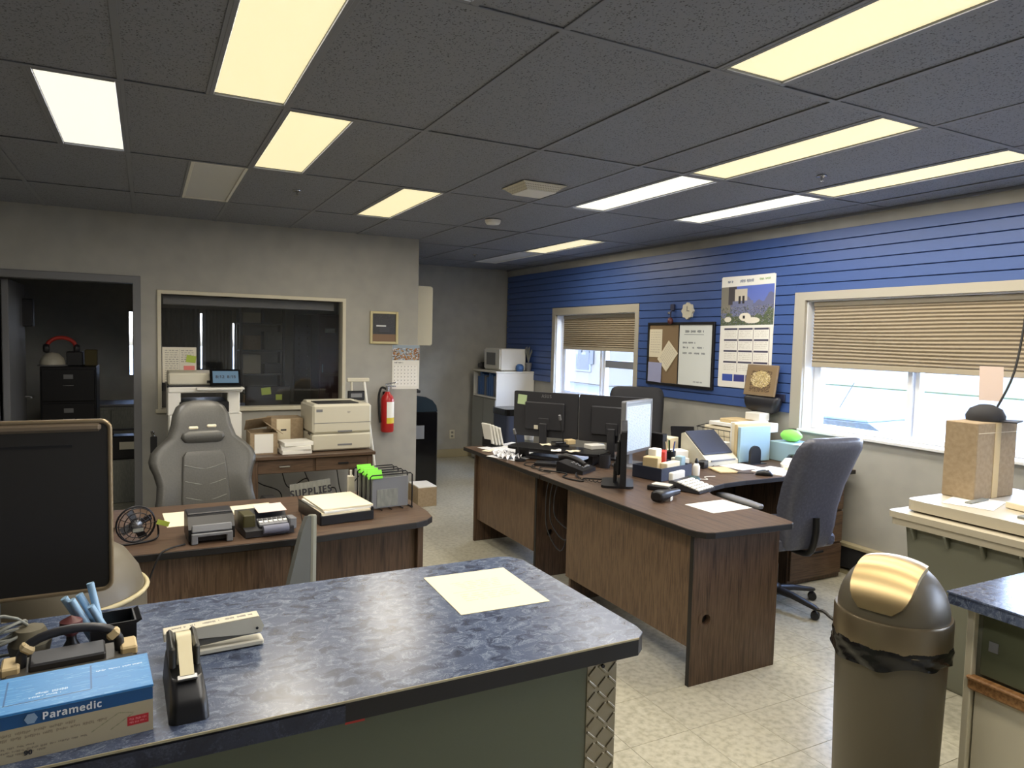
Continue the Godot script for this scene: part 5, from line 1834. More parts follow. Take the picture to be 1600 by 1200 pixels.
	lathe(s, [Vector2(0.04, 0.0), Vector2(0.055, 0.03), Vector2(0.05, 0.07), Vector2(0.03, 0.09), Vector2(0.0, 0.095)], Vector3.ZERO, 9, false)
	obj("bundle", s, M.blue_folder, tw)
	var vs := thing("dried_plant", "dried grey plant in a small pot beside the microwave", "plant", Vector3(4.37, 1.202, -7.965))
	s = ST()
	lathe(s, [Vector2(0.0, 0.0), Vector2(0.03, 0.0), Vector2(0.045, 0.10), Vector2(0.035, 0.11), Vector2(0.0, 0.10)], Vector3.ZERO, 14)
	obj("pot", s, M.grey_plastic, vs)
	s = ST()
	for k in 26:
		var a := rng.randf() * TAU
		var r := rng.randf_range(0.01, 0.06)
		tube(s, [Vector3(0, 0.1, 0), Vector3(cos(a) * r * 0.5, 0.2, sin(a) * r * 0.5), Vector3(cos(a) * r, rng.randf_range(0.22, 0.32), sin(a) * r)], 0.004, 4)
	obj("sprigs", s, M.grey_board, vs)
	var bn := thing("waste_bin", "slate waste bin with a black liner beside the corner cabinet", "bin", Vector3(3.62, 0, -7.0))
	s = ST()
	prism(s, rrect(0.26, 0.36, 0.04, 4), 0.82, Transform3D(Basis(Vector3.RIGHT, -PI / 2), Vector3.ZERO))
	obj("body", s, M.navy_bin, bn)
	s = ST()
	prism(s, rrect(0.275, 0.375, 0.045, 4), 0.07, Transform3D(Basis(Vector3.RIGHT, -PI / 2), Vector3(0, 0.77, 0)))
	obj("liner", s, M.bag_film, bn)

# ---------------------------------------------------------------- right half of the room
func top_slab(d: Node3D, poly: PackedVector2Array, m: Material) -> void:
	var s := ST()
	prism(s, poly, 0.028, Transform3D(Basis(Vector3.RIGHT, PI / 2), Vector3(0, DY, 0)))
	var top := obj("top", s, m, d)
	s = ST()
	var n := poly.size()
	for k in n:
		var a := poly[k]
		var b := poly[(k + 1) % n]
		var dir := (b - a).normalized()
		var out := Vector2(dir.y, -dir.x) * (-1.0 if Geometry2D.is_polygon_clockwise(poly) else 1.0)
		var m2 := (a + b) * 0.5 + out * 0.001
		bx(s, Vector3(m2.x, DY - 0.0155, m2.y), Vector3(a.distance_to(b) + 0.002, 0.027, 0.004), 0.001, rotb(-atan2(dir.y, dir.x)))
	obj("edge_band", s, M.desk_edge, top)

func panel_with_hole(d: Node3D, z: float, x0: float, x1: float, hx: float, hy: float) -> void:
	var s := ST()
	var y1 := DY - 0.03
	var r := 0.032
	# four boards round a square opening, then a round grommet
	bb(s, Vector3(x0, 0, z - 0.022), Vector3(hx - r, y1, z))
	bb(s, Vector3(hx + r, 0, z - 0.022), Vector3(x1, y1, z))
	bb(s, Vector3(hx - r, 0, z - 0.022), Vector3(hx + r, hy - r, z))
	bb(s, Vector3(hx - r, hy + r, z - 0.022), Vector3(hx + r, y1, z))
	var p := obj("end_panel", s, M.wood_y, d)
	s = ST()
	var n := 20
	for k in n:
		var a0 := TAU * k / n
		var a1 := TAU * (k + 1) / n
		var c0 := Vector3(hx + cos(a0) * 0.026, hy + sin(a0) * 0.026, z + 0.003)
		var c1 := Vector3(hx + cos(a1) * 0.026, hy + sin(a1) * 0.026, z + 0.003)
		var o0 := Vector3(hx + cos(a0) * 0.046, hy + sin(a0) * 0.046, z + 0.002)
		var o1 := Vector3(hx + cos(a1) * 0.046, hy + sin(a1) * 0.046, z + 0.002)
		quad(s, c0, c1, o1, o0, Vector3(0, 0, 1))
		quad(s, c0, c1, c1 - Vector3(0, 0, 0.03), c0 - Vector3(0, 0, 0.03), Vector3(-cos(a0), -sin(a0), 0))
	obj("grommet", s, M.wood_y, p)
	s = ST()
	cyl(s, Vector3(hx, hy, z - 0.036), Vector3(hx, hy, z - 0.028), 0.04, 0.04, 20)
	obj("hole_shade_disc", s, M.black_plastic, p)  # added black disc, stands in for the shade inside the hole
	onebox("edge_band", Vector3(x0 - 0.0015, y1 * 0.5, z - 0.011), Vector3(0.004, y1, 0.024), M.desk_edge, p, 0.001)

func right_side() -> void:
	var s: SurfaceTool
	# --- far walnut desk
	var fd := thing("walnut_desk", "far walnut desk under the two dark monitors", "desk")
	top_slab(fd, PackedVector2Array([Vector2(2.215, -5.06), Vector2(2.215, -3.852), Vector2(4.40, -3.852), Vector2(4.40, -4.45), Vector2(3.05, -4.45), Vector2(2.92, -4.55), Vector2(2.88, -4.7), Vector2(2.88, -5.06)]), M.wood_z)
	onebox("front_panel", Vector3(2.33, 0.45, -4.57), Vector3(0.02, 0.55, 0.95), M.wood_front, fd, 0.002)
	onebox("end_panel", Vector3(2.55, 0.363, -5.03), Vector3(0.50, 0.725, 0.025), M.wood_y, fd, 0.002)
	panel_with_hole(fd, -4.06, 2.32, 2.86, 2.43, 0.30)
	onebox("end_panel", Vector3(4.37, 0.363, -4.2), Vector3(0.025, 0.725, 0.46), M.wood_y, fd, 0.002)
	# --- near walnut desk, an L
	var nd := thing("walnut_desk", "near L-shaped walnut desk with a grommet hole in its end panel", "desk")
	top_slab(nd, PackedVector2Array([Vector2(2.215, -3.836), Vector2(2.215, -2.46), Vector2(2.225, -2.415), Vector2(2.25, -2.38), Vector2(2.29, -2.365), Vector2(2.76, -2.345), Vector2(2.785, -2.36), Vector2(2.80, -2.42), Vector2(2.83, -2.80), Vector2(2.85, -2.98), Vector2(2.90, -3.08), Vector2(3.0, -3.15), Vector2(3.15, -3.20), Vector2(3.35, -3.22), Vector2(4.40, -3.22), Vector2(4.40, -3.836)]), M.wood_z)
	onebox("front_panel", Vector3(2.30, 0.44, -3.05), Vector3(0.02, 0.57, 1.16), M.wood_front, nd, 0.002)
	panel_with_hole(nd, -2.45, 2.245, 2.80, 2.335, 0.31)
	onebox("end_panel", Vector3(2.56, 0.363, -3.61), Vector3(0.50, 0.725, 0.022), M.wood_y, nd, 0.002)
	onebox("rear_panel", Vector3(3.6, 0.45, -3.80), Vector3(1.5, 0.55, 0.02), M.wood_y, nd, 0.002)
	var pd := thing("drawer_pedestal", "walnut drawer pedestal under the desk by the wide window", "drawers", Vector3(4.05, 0, -3.49))
	onebox("body", Vector3(0, 0.36, 0), Vector3(0.52, 0.71, 0.50), M.wood_y, pd, 0.004)
	for k in 3:
		var y := 0.13 + k * 0.225
		var d := onebox("drawer", Vector3(0, y + 0.01, 0.258), Vector3(0.50, 0.21, 0.018), M.wood_x, pd, 0.003)
		onebox("handle", Vector3(0, y + 0.08, 0.27), Vector3(0.12, 0.014, 0.014), M.black_metal, d, 0.003)
	# cables in the gap between the desks
	for k in 3:
		s = ST()
		var z0 := -3.70 - 0.05 * k
		tube(s, smooth_path([Vector3(2.26, 0.73, z0), Vector3(2.25, 0.62, z0 - 0.02), Vector3(2.27, 0.50 - 0.05 * k, z0 - 0.03), Vector3(2.33, 0.44 - 0.08 * k, z0 + 0.06), Vector3(2.40, 0.55, z0 + 0.05), Vector3(2.45, 0.72, z0)], 6), 0.004, 6)
		tag(obj("loose_cable", s, M.dark_plastic), "loose dark cable looping in the gap between the walnut desks", "cable", "cables between the walnut desks")
	# --- chairs
	exec_chair("slate leather office chair with tall rounded back by the wide window", Vector3(3.46, 0, -3.06), PI - 0.08, M.slate_leather, 1.10)
	exec_chair("black office chair behind the dark monitors by the smaller window", Vector3(3.77, 0, -4.90), -0.65, M.mesh_fabric, 1.20, true)
	# --- monitors
	var scr := mat("screen_off", c8(20, 22, 26), 0.15)
	var rise := 0.0
	var m1 := monitor("computer_monitor", "dark monitor back with a green sticky note on the far desk", Vector3(2.72, DY + rise, -4.66), 2.2, 0.53, 0.345, 0.11, M.dark_plastic, M.black_plastic, scr)
	onebox("sticky_note", Vector3(0.195, 0.39, -0.0165), Vector3(0.075, 0.075, 0.003), mat("mint_paper", c8(176, 196, 150), 0.8), m1, 0.0, rotb(0, 0, 0.08))
	words("logo", "ASUS", 0.035, M.steel, m1, Transform3D(rotb(PI), Vector3(-0.01, 0.425, -0.016)), 0.001, true)
	onebox("port_label", Vector3(0.05, 0.185, -0.037), Vector3(0.06, 0.03, 0.002), M.ivory_plastic, m1, 0.0)
	monitor("computer_monitor", "plain dark monitor back next to the one with the sticky note", Vector3(3.04, DY + rise, -4.22), 2.2, 0.53, 0.345, 0.11, M.dark_plastic, M.black_plastic, scr)
	# screen with a lit page, silver bezel
	var im := Image.create(128, 160, false, Image.FORMAT_RGB8)
	im.fill(c8(196, 210, 224))
	for r in 30:
		scribble(im, 6, 122, 14 + r * 5, 2, c8(150, 164, 182), 14, 4)
	im.fill_rect(Rect2i(0, 0, 128, 9), c8(150, 160, 172))
	var lit := image_mat("lit_screen", im, 0.2)
	lit.emission_enabled = true
	lit.emission = Color.BLACK
	lit.emission_texture = lit.albedo_texture
	lit.emission_energy_multiplier = 0.10
	monitor("computer_monitor", "silver-framed monitor showing a pale page beside the thin dark screen", Vector3(2.99, DY, -3.88), 0.45, 0.40, 0.36, 0.10, M.grey_plastic, M.steel, lit)
	# thin dark screen seen at an angle on a stand
	monitor("computer_monitor", "thin dark screen turned edge-on near the front of the near desk", Vector3(2.53, DY, -3.40), 0.93, 0.53, 0.33, 0.03, M.black_plastic, M.black_plastic, scr)
	# --- long black shelf under the two dark monitors
	var rs := thing("monitor_shelf", "long black shelf crossing the far desk in front of the monitors", "shelf", Vector3(2.60, DY, -4.27), 2.2)
	s = ST()
	prism(s, rrect(0.72, 0.26, 0.06, 5), 0.016, Transform3D(Basis(Vector3.RIGHT, -PI / 2), Vector3(0, 0.072, 0)))
	obj("top", s, M.black_plastic, rs)
	for x in [-0.28, 0.28]:
		onebox("leg", Vector3(x, 0.036, 0), Vector3(0.03, 0.072, 0.18), M.black_plastic, rs, 0.004)
	onebox("keyboard_under", Vector3(0.0, 0.016, 0.0), Vector3(0.44, 0.024, 0.14), M.dark_plastic, rs, 0.004)
	# papers and receipts on the far desk
	var pin := Image.create(128, 160, false, Image.FORMAT_RGB8)
	pin.fill(c8(236, 237, 240))
	for r in 20:
		scribble(pin, 8, 118, 8 + r * 7, 3, c8(168, 172, 184), 16, 5)
	var pm := image_mat("printed_page", pin, 0.8)
	for q in [[2.42, -4.85, 0.2, "white sheet at the far corner of the far desk"], [2.50, -4.63, -0.15, "white printed sheet in the middle of the far desk papers"], [2.34, -4.50, 0.4, "white printed sheet at the front edge of the far desk"], [2.66, -4.98, 0.5, "white sheet against the rear of the far desk"]]:
		var o := paper(q[3], Vector3(q[0], DY + 0.001 * rng.randi_range(0, 3), q[1]), 0.216, 0.279, q[2], M.paper)
		var fm := ST()
		quad(fm, Vector3(-0.106, 0.0009, 0.138), Vector3(0.106, 0.0009, 0.138), Vector3(0.106, 0.0009, -0.138), Vector3(-0.106, 0.0009, -0.138), Vector3.UP)
		obj("print", fm, pm, o)
	# crumpled receipts
	s = ST()
	sheet(s, 10, 10, func(u, v): return Vector3(2.24 + u * 0.13, DY + 0.012 + 0.022 * sin(u * 17.0 + v * 9.0) * sin(v * 13.0 + 1.0) + 0.012, -4.62 + v * 0.24))
	tag(obj("crumpled_paper", s, pm), "crumpled printed receipt on the far desk", "paper")
	# letter rack with white envelopes
	var lr := thing("letter_rack", "black rack of fanned white envelopes at the far end of the far desk", "letter rack", Vector3(2.44, DY, -5.0), 0.25)
	onebox("base", Vector3(0, 0.006, 0), Vector3(0.12, 0.012, 0.12), M.black_plastic, lr, 0.002)
	for k in 4:
		onebox("divider", Vector3(-0.048 + k * 0.032, 0.04, -0.02), Vector3(0.003, 0.07, 0.10), M.black_metal, lr, 0.0)
	for k in 4:
		var o := onebox("envelope", Vector3.ZERO, Vector3(0.016, 0.17, 0.11), M.white_plastic, self, 0.006, rotb(0, 0, 0.26))
		o.position = Vector3(2.44, DY, -5.0) + rotb(0.25) * Vector3(-0.054 + k * 0.034, 0.108 - 0.012 * k, 0.0)
		o.rotation.y = 0.25
		tag(o, "white envelope bundle standing fanned in the letter rack", "envelope", "envelopes in the letter rack")
	# desk microphones
	for q in [[2.33, -4.33, 0.5, "slim dark microphone stalk on the far desk next to the receipts"], [2.68, -4.32, 0.6, "slim dark microphone stalk in front of the monitor logo"]]:
		var mk := thing("desk_microphone", q[3], "microphone", Vector3(q[0], DY + (0.0 if q[0] < 2.5 else 0.0885), q[1]), q[2])
		s = ST()
		lathe(s, [Vector2(0.0, 0.0), Vector2(0.04, 0.0), Vector2(0.04, 0.012), Vector2(0.0, 0.02)], Vector3.ZERO, 16)
		obj("base", s, M.black_plastic, mk)
		s = ST()
		tube(s, smooth_path([Vector3(0, 0.015, 0), Vector3(-0.03, 0.09, 0), Vector3(-0.075, 0.20, 0)], 5), 0.005, 6)
		obj("stalk", s, M.dark_plastic, mk)
		s = ST()
		cyl(s, Vector3(-0.075, 0.20, 0), Vector3(-0.09, 0.235, 0), 0.010, 0.009, 10)
		obj("capsule", s, M.grey_plastic, mk)
	# cup, pad, boxes around the monitors
	var cu := thing("paper_cup", "white printed cup in front of the sticky-note monitor", "cup", Vector3(2.70, DY + 0.0, -4.88))
	s = ST()
	lathe(s, [Vector2(0.0, 0.0), Vector2(0.028, 0.0), Vector2(0.04, 0.095), Vector2(0.037, 0.095), Vector2(0.026, 0.006), Vector2(0.0, 0.006)], Vector3.ZERO, 18)
	obj("cup", s, M.paper, cu)
	s = ST()
	lathe(s, [Vector2(0.0335, 0.03), Vector2(0.0375, 0.06)], Vector3(0, 0, 0), 18)
	obj("print_band", s, M.grey_board, cu)
	for q in [[2.78, -4.40, 0.07, 0.035, 0.06, "manila", "yellow note block on the black shelf"], [2.66, -4.36, 0.09, 0.03, 0.07, "black_plastic", "small black box on the black shelf"], [2.84, -4.16, 0.12, 0.03, 0.10, "white_plastic", "white adapter box on the black shelf"], [3.24, -3.93, 0.10, 0.09, 0.08, "maroon", "maroon tin on the desk beside the plain monitor"]]:
		var onshelf: bool = q[1] < -4.1
		tag(onebox("small_box", Vector3(q[0], DY + q[3] * 0.5 + (0.089 if onshelf else 0.001), q[1]), Vector3(q[2], q[3], q[4]), M[q[5]], self, 0.003), q[6], "box")
	# phone
	var ph := thing("desk_phone", "black desk phone with grey keys between the two desks", "phone", Vector3(2.50, DY, -3.86), 0.55)
	s = ST()
	prism(s, PackedVector2Array([Vector2(-0.09, 0.0), Vector2(-0.09, 0.025), Vector2(0.09, 0.07), Vector2(0.10, 0.06), Vector2(0.10, 0.0)]), 0.20, Transform3D(rotb(PI / 2), Vector3(-0.10, 0, 0)))
	obj("case", s, M.black_plastic, ph)
	s = ST()
	tube(s, smooth_path([Vector3(-0.075, 0.065, 0.09), Vector3(-0.075, 0.085, 0.05), Vector3(-0.075, 0.10, 0.0), Vector3(-0.075, 0.105, -0.05), Vector3(-0.075, 0.09, -0.09)], 4), 0.018, 8)
	obj("handset", s, M.black_plastic, ph)
	for r in 4:
		for q in 4:
			onebox("key", Vector3(-0.025 + q * 0.026, 0.037 + 0.0065 * r, 0.055 - r * 0.026), Vector3(0.017, 0.008, 0.016), M.grey_plastic, ph, 0.002, rotb(0, 0.24))
	s = ST()
	var coil := []
	for k in 60:
		var t := k / 59.0
		coil.append(Vector3(2.42 - 0.06 * sin(t * PI) + cos(k * 1.3) * 0.006, DY + 0.012 + sin(k * 1.3) * 0.006, -3.74 + t * 0.28))
	tube(s, coil, 0.0028, 5)
	tag(obj("phone_cord", s, M.black_rubber), "coiled black phone cord on the walnut desk", "cord")
	# --- clutter tray behind the thin screen
	var tr := thing("storage_tray", "slate plastic tray full of office bits behind the calculator", "tray", Vector3(2.93, DY, -3.52), 0.25)
	s = ST()
	bx(s, Vector3(0, 0.004, 0), Vector3(0.32, 0.006, 0.22), 0.0)
	for e in [-1.0, 1.0]:
		bx(s, Vector3(e * 0.16, 0.042, 0), Vector3(0.006, 0.08, 0.22), 0.002)
		bx(s, Vector3(0, 0.042, e * 0.11), Vector3(0.326, 0.08, 0.006), 0.002)
	obj("tray", s, M.navy_bin, tr)
	var base := Vector3(2.93, DY + 0.008, -3.52)
	for q in [[-0.11, 0.0, 0.07, 0.13, 0.10, "manila", 0.3, "manila note block standing in the slate tray"], [-0.03, -0.04, 0.07, 0.17, 0.06, "paper", 0.1, "tall white carton in the slate tray"], [0.05, -0.03, 0.09, 0.15, 0.03, "red_item", 0.5, "red packet leaning in the slate tray"], [0.0, 0.06, 0.16, 0.095, 0.05, "cream_paper", 0.1, "cream card stack along the front of the slate tray"], [0.12, 0.05, 0.05, 0.12, 0.05, "pale_blue_folder", 0.0, "pale blue packet at the end of the slate tray"]]:
		var o := onebox("packet", Vector3.ZERO, Vector3(q[2], q[3], q[4]), M[q[5]], self, 0.004)
		o.position = base + rotb(0.25) * Vector3(q[0], q[3] * 0.5, q[1])
		o.rotation.y = 0.25 + q[6]
		tag(o, q[7], "packet")
	# desk calculator (light keys) and small calculator
	var kc := thing("calculator", "large grey calculator with pale square keys on the near desk", "calculator", Vector3(2.83, DY, -3.13), 0.35)
	s = ST()
	prism(s, PackedVector2Array([Vector2(-0.10, 0.004), Vector2(-0.10, 0.016), Vector2(0.08, 0.055), Vector2(0.10, 0.05), Vector2(0.10, 0.004)]), 0.19, Transform3D(rotb(PI / 2), Vector3(-0.095, 0, 0)))
	obj("case", s, M.dark_plastic, kc)
	for r in 5:
		for q in 6:
			onebox("key", Vector3(-0.078 + q * 0.031, 0.0225 + r * 0.0065, 0.082 - r * 0.030), Vector3(0.026, 0.010, 0.024), M.white_plastic, kc, 0.003, rotb(0, 0.21))
	onebox("display_hood", Vector3(0, 0.07, -0.10), Vector3(0.15, 0.05, 0.03), M.white_plastic, kc, 0.006)
	var k2 := thing("calculator", "small black and white receipt calculator beside the slate tray", "calculator", Vector3(2.655, DY, -3.19), 0.5)
	onebox("case", Vector3(0, 0.014, 0), Vector3(0.10, 0.028, 0.14), M.black_plastic, k2, 0.004)
	onebox("cover", Vector3(0.01, 0.031, 0.0), Vector3(0.07, 0.008, 0.11), M.white_plastic, k2, 0.003)
	# scanner gun
	var gn := thing("barcode_scanner", "black handheld barcode scanner lying on the near desk", "scanner", Vector3(2.46, DY, -2.95), 0.6)
	s = ST()
	var rings := []
	for q in [[-0.05, 0.02, 0.02], [-0.045, 0.034, 0.03], [0.0, 0.034, 0.03], [0.05, 0.026, 0.024], [0.10, 0.02, 0.02], [0.15, 0.017, 0.016], [0.155, 0.01, 0.01]]:
		var ring := []
		for v in rrect(q[1] * 2.0, q[2] * 2.0, q[2] * 0.8, 4):
			ring.append(Vector3(q[0], 0.035 + v.y, v.x + q[0] * 0.3))
		rings.append(ring)
	loft(s, rings)
	obj("body", s, M.black_plastic, gn)
	onebox("sticker", Vector3(0.03, 0.016, 0.045), Vector3(0.04, 0.02, 0.004), M.white_plastic, gn, 0.001)
	# blank sheet near the end of the desk
	paper("blank white sheet lying near the end of the near desk", Vector3(2.675, DY, -2.75), 0.279, 0.205, 0.04, M.paper)
	# cables across the desk
	s = ST()
	tube(s, smooth_path([Vector3(2.50, DY + 0.005, -3.55), Vector3(2.40, DY + 0.005, -3.62), Vector3(2.34, DY + 0.005, -3.55), Vector3(2.30, DY + 0.005, -3.70), Vector3(2.38, DY + 0.005, -3.80), Vector3(2.30, DY + 0.005, -3.95)], 6), 0.0045, 6)
	tag(obj("monitor_cable", s, M.black_rubber), "black monitor cable snaking over the seam of the desks", "cable")
	# --- on the return: scanner, folders, rack
	var sc := thing("document_scanner", "beige sheet scanner with a slate lid on the desk by the window", "scanner", Vector3(3.62, DY, -3.84), 0.05)
	s = ST()
	prism(s, PackedVector2Array([Vector2(-0.14, 0.0), Vector2(-0.14, 0.03), Vector2(-0.10, 0.06), Vector2(0.10, 0.21), Vector2(0.13, 0.20), Vector2(0.13, 0.0)]), 0.30, Transform3D(rotb(PI / 2), Vector3(-0.15, 0, 0)))
	obj("case", s, M.ivory_plastic, sc)
	onebox("lid", Vector3(0, 0.145, -0.005), Vector3(0.285, 0.014, 0.24), M.navy_bin, sc, 0.004, rotb(0, 0.64))
	onebox("paper_slot", Vector3(0, 0.035, 0.142), Vector3(0.24, 0.012, 0.01), M.grey_plastic, sc, 0.002)
	paper("white sheet coming out of the beige scanner", Vector3(3.70, DY, -3.60), 0.22, 0.2, 0.1, M.paper)
	paper("white sheets under the black mouse", Vector3(3.80, DY, -3.38), 0.28, 0.22, 0.3, M.paper, 0.006)
	var ms := thing("computer_mouse", "black computer mouse on white sheets by the slate chair", "mouse", Vector3(3.60, DY + 0.0, -3.30), 0.8)
	s = ST()
	rings = []
	for q in [[-0.055, 0.01, 0.006], [-0.045, 0.026, 0.024], [0.0, 0.032, 0.036], [0.04, 0.028, 0.026], [0.055, 0.012, 0.008]]:
		var ring := []
		for v in rrect(q[1] * 2.0, q[2], q[2] * 0.45, 4):
			ring.append(Vector3(v.x, 0.002 + q[2] * 0.5 + v.y, q[0]))
		rings.append(ring)
	loft(s, rings)
	obj("shell", s, M.black_plastic, ms)
	onebox("wheel", Vector3(0, 0.034, 0.025), Vector3(0.006, 0.01, 0.016), M.grey_plastic, ms, 0.002)
	s = ST()
	tube(s, smooth_path([Vector3(3.56, DY + 0.008, -3.35), Vector3(3.45, DY + 0.005, -3.45), Vector3(3.40, DY + 0.005, -3.58), Vector3(3.52, DY + 0.005, -3.68)], 6), 0.003, 5)
	tag(obj("mouse_cord", s, M.black_rubber), "thin black mouse cord curving to the beige scanner", "cord")
	# standing folders on a bookend
	var be := thing("bookend", "black bookend holding the standing folders", "bookend", Vector3(3.90, DY, -3.66), 0.0)
	onebox("plate", Vector3(0.0, 0.003, 0), Vector3(0.14, 0.004, 0.08), M.black_plastic, be, 0.0)
	s = ST()
	prism(s, rrect4(0.10, 0.13, [0.05, 0.05, 0.0, 0.0], 6), 0.02, Transform3D(Basis(), Vector3(-0.03, 0.069, 0.01)))
	obj("upright", s, M.black_plastic, be)
	for q in [[3.94, -3.72, 0.30, 0.255, 0.028, "pale_blue_folder", "pale blue folder standing in front on the desk by the window"], [3.97, -3.765, 0.34, 0.27, 0.03, "manila", "manila folder standing behind the pale blue one"], [3.99, -3.81, 0.34, 0.28, 0.03, "cream_paper", "cream folder standing among the upright folders"], [4.02, -3.855, 0.34, 0.275, 0.03, "paper", "white binder standing last among the upright folders"]]:
		var o := onebox("standing_folder", Vector3(q[0] - 0.0, DY + q[3] * 0.5 + 0.006, q[1]), Vector3(q[2], q[3], q[4]), M[q[5]], self, 0.003)
		tag(o, q[6], "folder", "standing folders by the window")
	# mesh in-tray with papers against the wall
	var wr := thing("mesh_basket", "dark wire basket holding papers against the blue wall", "basket", Vector3(4.22, DY, -4.22), 0.0)
	s = ST()
	for k in 9:
		var z := -0.24 + k * 0.06
		tube(s, [Vector3(-0.15, 0.17, z), Vector3(-0.13, 0.006, z), Vector3(0.13, 0.006, z), Vector3(0.15, 0.22, z)], 0.002, 4)
	for y in [0.06, 0.12, 0.17]:
		tube(s, [Vector3(-0.13 - y * 0.1, y, -0.25), Vector3(-0.13 - y * 0.1, y, 0.25)], 0.002, 4)
		tube(s, [Vector3(0.13 + y * 0.1, y, -0.25), Vector3(0.13 + y * 0.1, y, 0.25)], 0.002, 4)
	tube(s, [Vector3(-0.15, 0.17, -0.25), Vector3(-0.15, 0.17, 0.25), Vector3(0.15, 0.22, 0.25), Vector3(0.15, 0.22, -0.25)], 0.004, 6, true)
	obj("wires", s, M.black_metal, wr)
	for q in [[4.21, 0.10, -4.24, 0.22, 0.18, 0.34, "cream_paper", "cream paper bundle in the wire basket"], [4.22, 0.215, -4.20, 0.24, 0.03, 0.32, "paper", "white papers laid over the wire basket"], [4.23, 0.245, -4.14, 0.20, 0.03, 0.26, "manila", "manila envelope on top of the wire basket"], [4.26, 0.22, -3.93, 0.14, 0.07, 0.16, "paper", "white carton on the folders below the picture frame"], [4.28, 0.295, -4.02, 0.12, 0.06, 0.14, "white_plastic", "small white box on the papers below the picture frame"]]:
		var o := onebox("paper_bundle", Vector3(q[0], DY + q[1] + q[4] * 0.0, q[2]), Vector3(q[3], q[4], q[5]), M[q[6]], self, 0.004, rotb(0.08))
		tag(o, q[7], "papers")
	# tilted black tablet, tape box, bits
	var tb := thing("tablet_stand", "black tablet on a tilted stand behind the clutter tray", "tablet", Vector3(3.62, DY, -4.12), -0.5)
	onebox("tablet", Vector3(0, 0.13, 0), Vector3(0.18, 0.20, 0.012), M.black_gloss, tb, 0.004, rotb(0, -0.45))
	onebox("stand", Vector3(0, 0.05, -0.03), Vector3(0.10, 0.10, 0.05), M.white_plastic, tb, 0.006)
	for q in [[3.42, -4.07, 0.13, 0.16, 0.12, "cream_paper", 0.3, "cream box of files beside the black tablet"], [3.38, -3.91, 0.13, 0.09, 0.11, "paper", -0.2, "white carton in front of the black tablet"], [3.30, -4.02, 0.05, 0.20, 0.12, "black_plastic", 0.2, "upright black folder between the silver monitor and the tablet"], [3.25, -3.72, 0.10, 0.07, 0.08, "ivory_plastic", 0.1, "cream tape dispenser box beside the slate tray"], [3.40, -3.66, 0.09, 0.05, 0.05, "black_plastic", 0.5, "small black stapler by the white sheet"]]:
		var o := onebox("desk_box", Vector3.ZERO, Vector3(q[2], q[3], q[4]), M[q[5]], self, 0.004)
		o.position = Vector3(q[0], DY + q[3] * 0.5 + 0.001, q[1])
		o.rotation.y = q[6]
		tag(o, q[7], "box")
	# lime bag and pale blue sheets by the window
	var gb := thing("lime_pouch", "lime green pouch on the papers by the wide window", "pouch", Vector3(4.25, DY + 0.145, -3.66), 0.4)
	s = ST()
	rings = []
	for q in [[-0.07, 0.02, 0.02], [-0.05, 0.04, 0.05], [0.0, 0.05, 0.065], [0.05, 0.045, 0.055], [0.08, 0.015, 0.015]]:
		var ring := []
		for v in rrect(q[1] * 2.0, q[2] * 1.4, q[2] * 0.6, 4):
			ring.append(Vector3(v.x, 0.045 + v.y, q[0]))
		rings.append(ring)
	loft(s, rings)
	obj("pouch", s, M.lime_bag, gb)
	var pb := onebox("binder_box", Vector3(4.27, DY + 0.072, -3.60), Vector3(0.24, 0.142, 0.34), M.pale_blue_folder, self, 0.004)
	tag(pb, "pale blue storage box by the wide window under the lime pouch", "box")
	paper("white sheet on the pale blue box by the window", Vector3(4.24, DY + 0.1435, -3.50), 0.18, 0.13, 0.3, M.paper)
	var sk := thing("plastic_bag", "crumpled black and white bag beside the pale blue box", "bag", Vector3(4.07, DY, -3.46))
	s = ST()
	lathe(s, [Vector2(0.0, 0.0), Vector2(0.06, 0.0), Vector2(0.075, 0.03), Vector2(0.06, 0.06), Vector2(0.04, 0.085), Vector2(0.0, 0.09)], Vector3.ZERO, 9, false)
	obj("bag", s, M.bag_film, sk)
	s = ST()
	lathe(s, [Vector2(0.0, 0.0), Vector2(0.05, 0.0), Vector2(0.06, 0.03), Vector2(0.03, 0.07), Vector2(0.0, 0.075)], Vector3(-0.09, 0, 0.03), 8, false)
	obj("white_side", s, M.white_plastic, sk)
	desk_clutter()
	blue_wall_things()
	near_right()

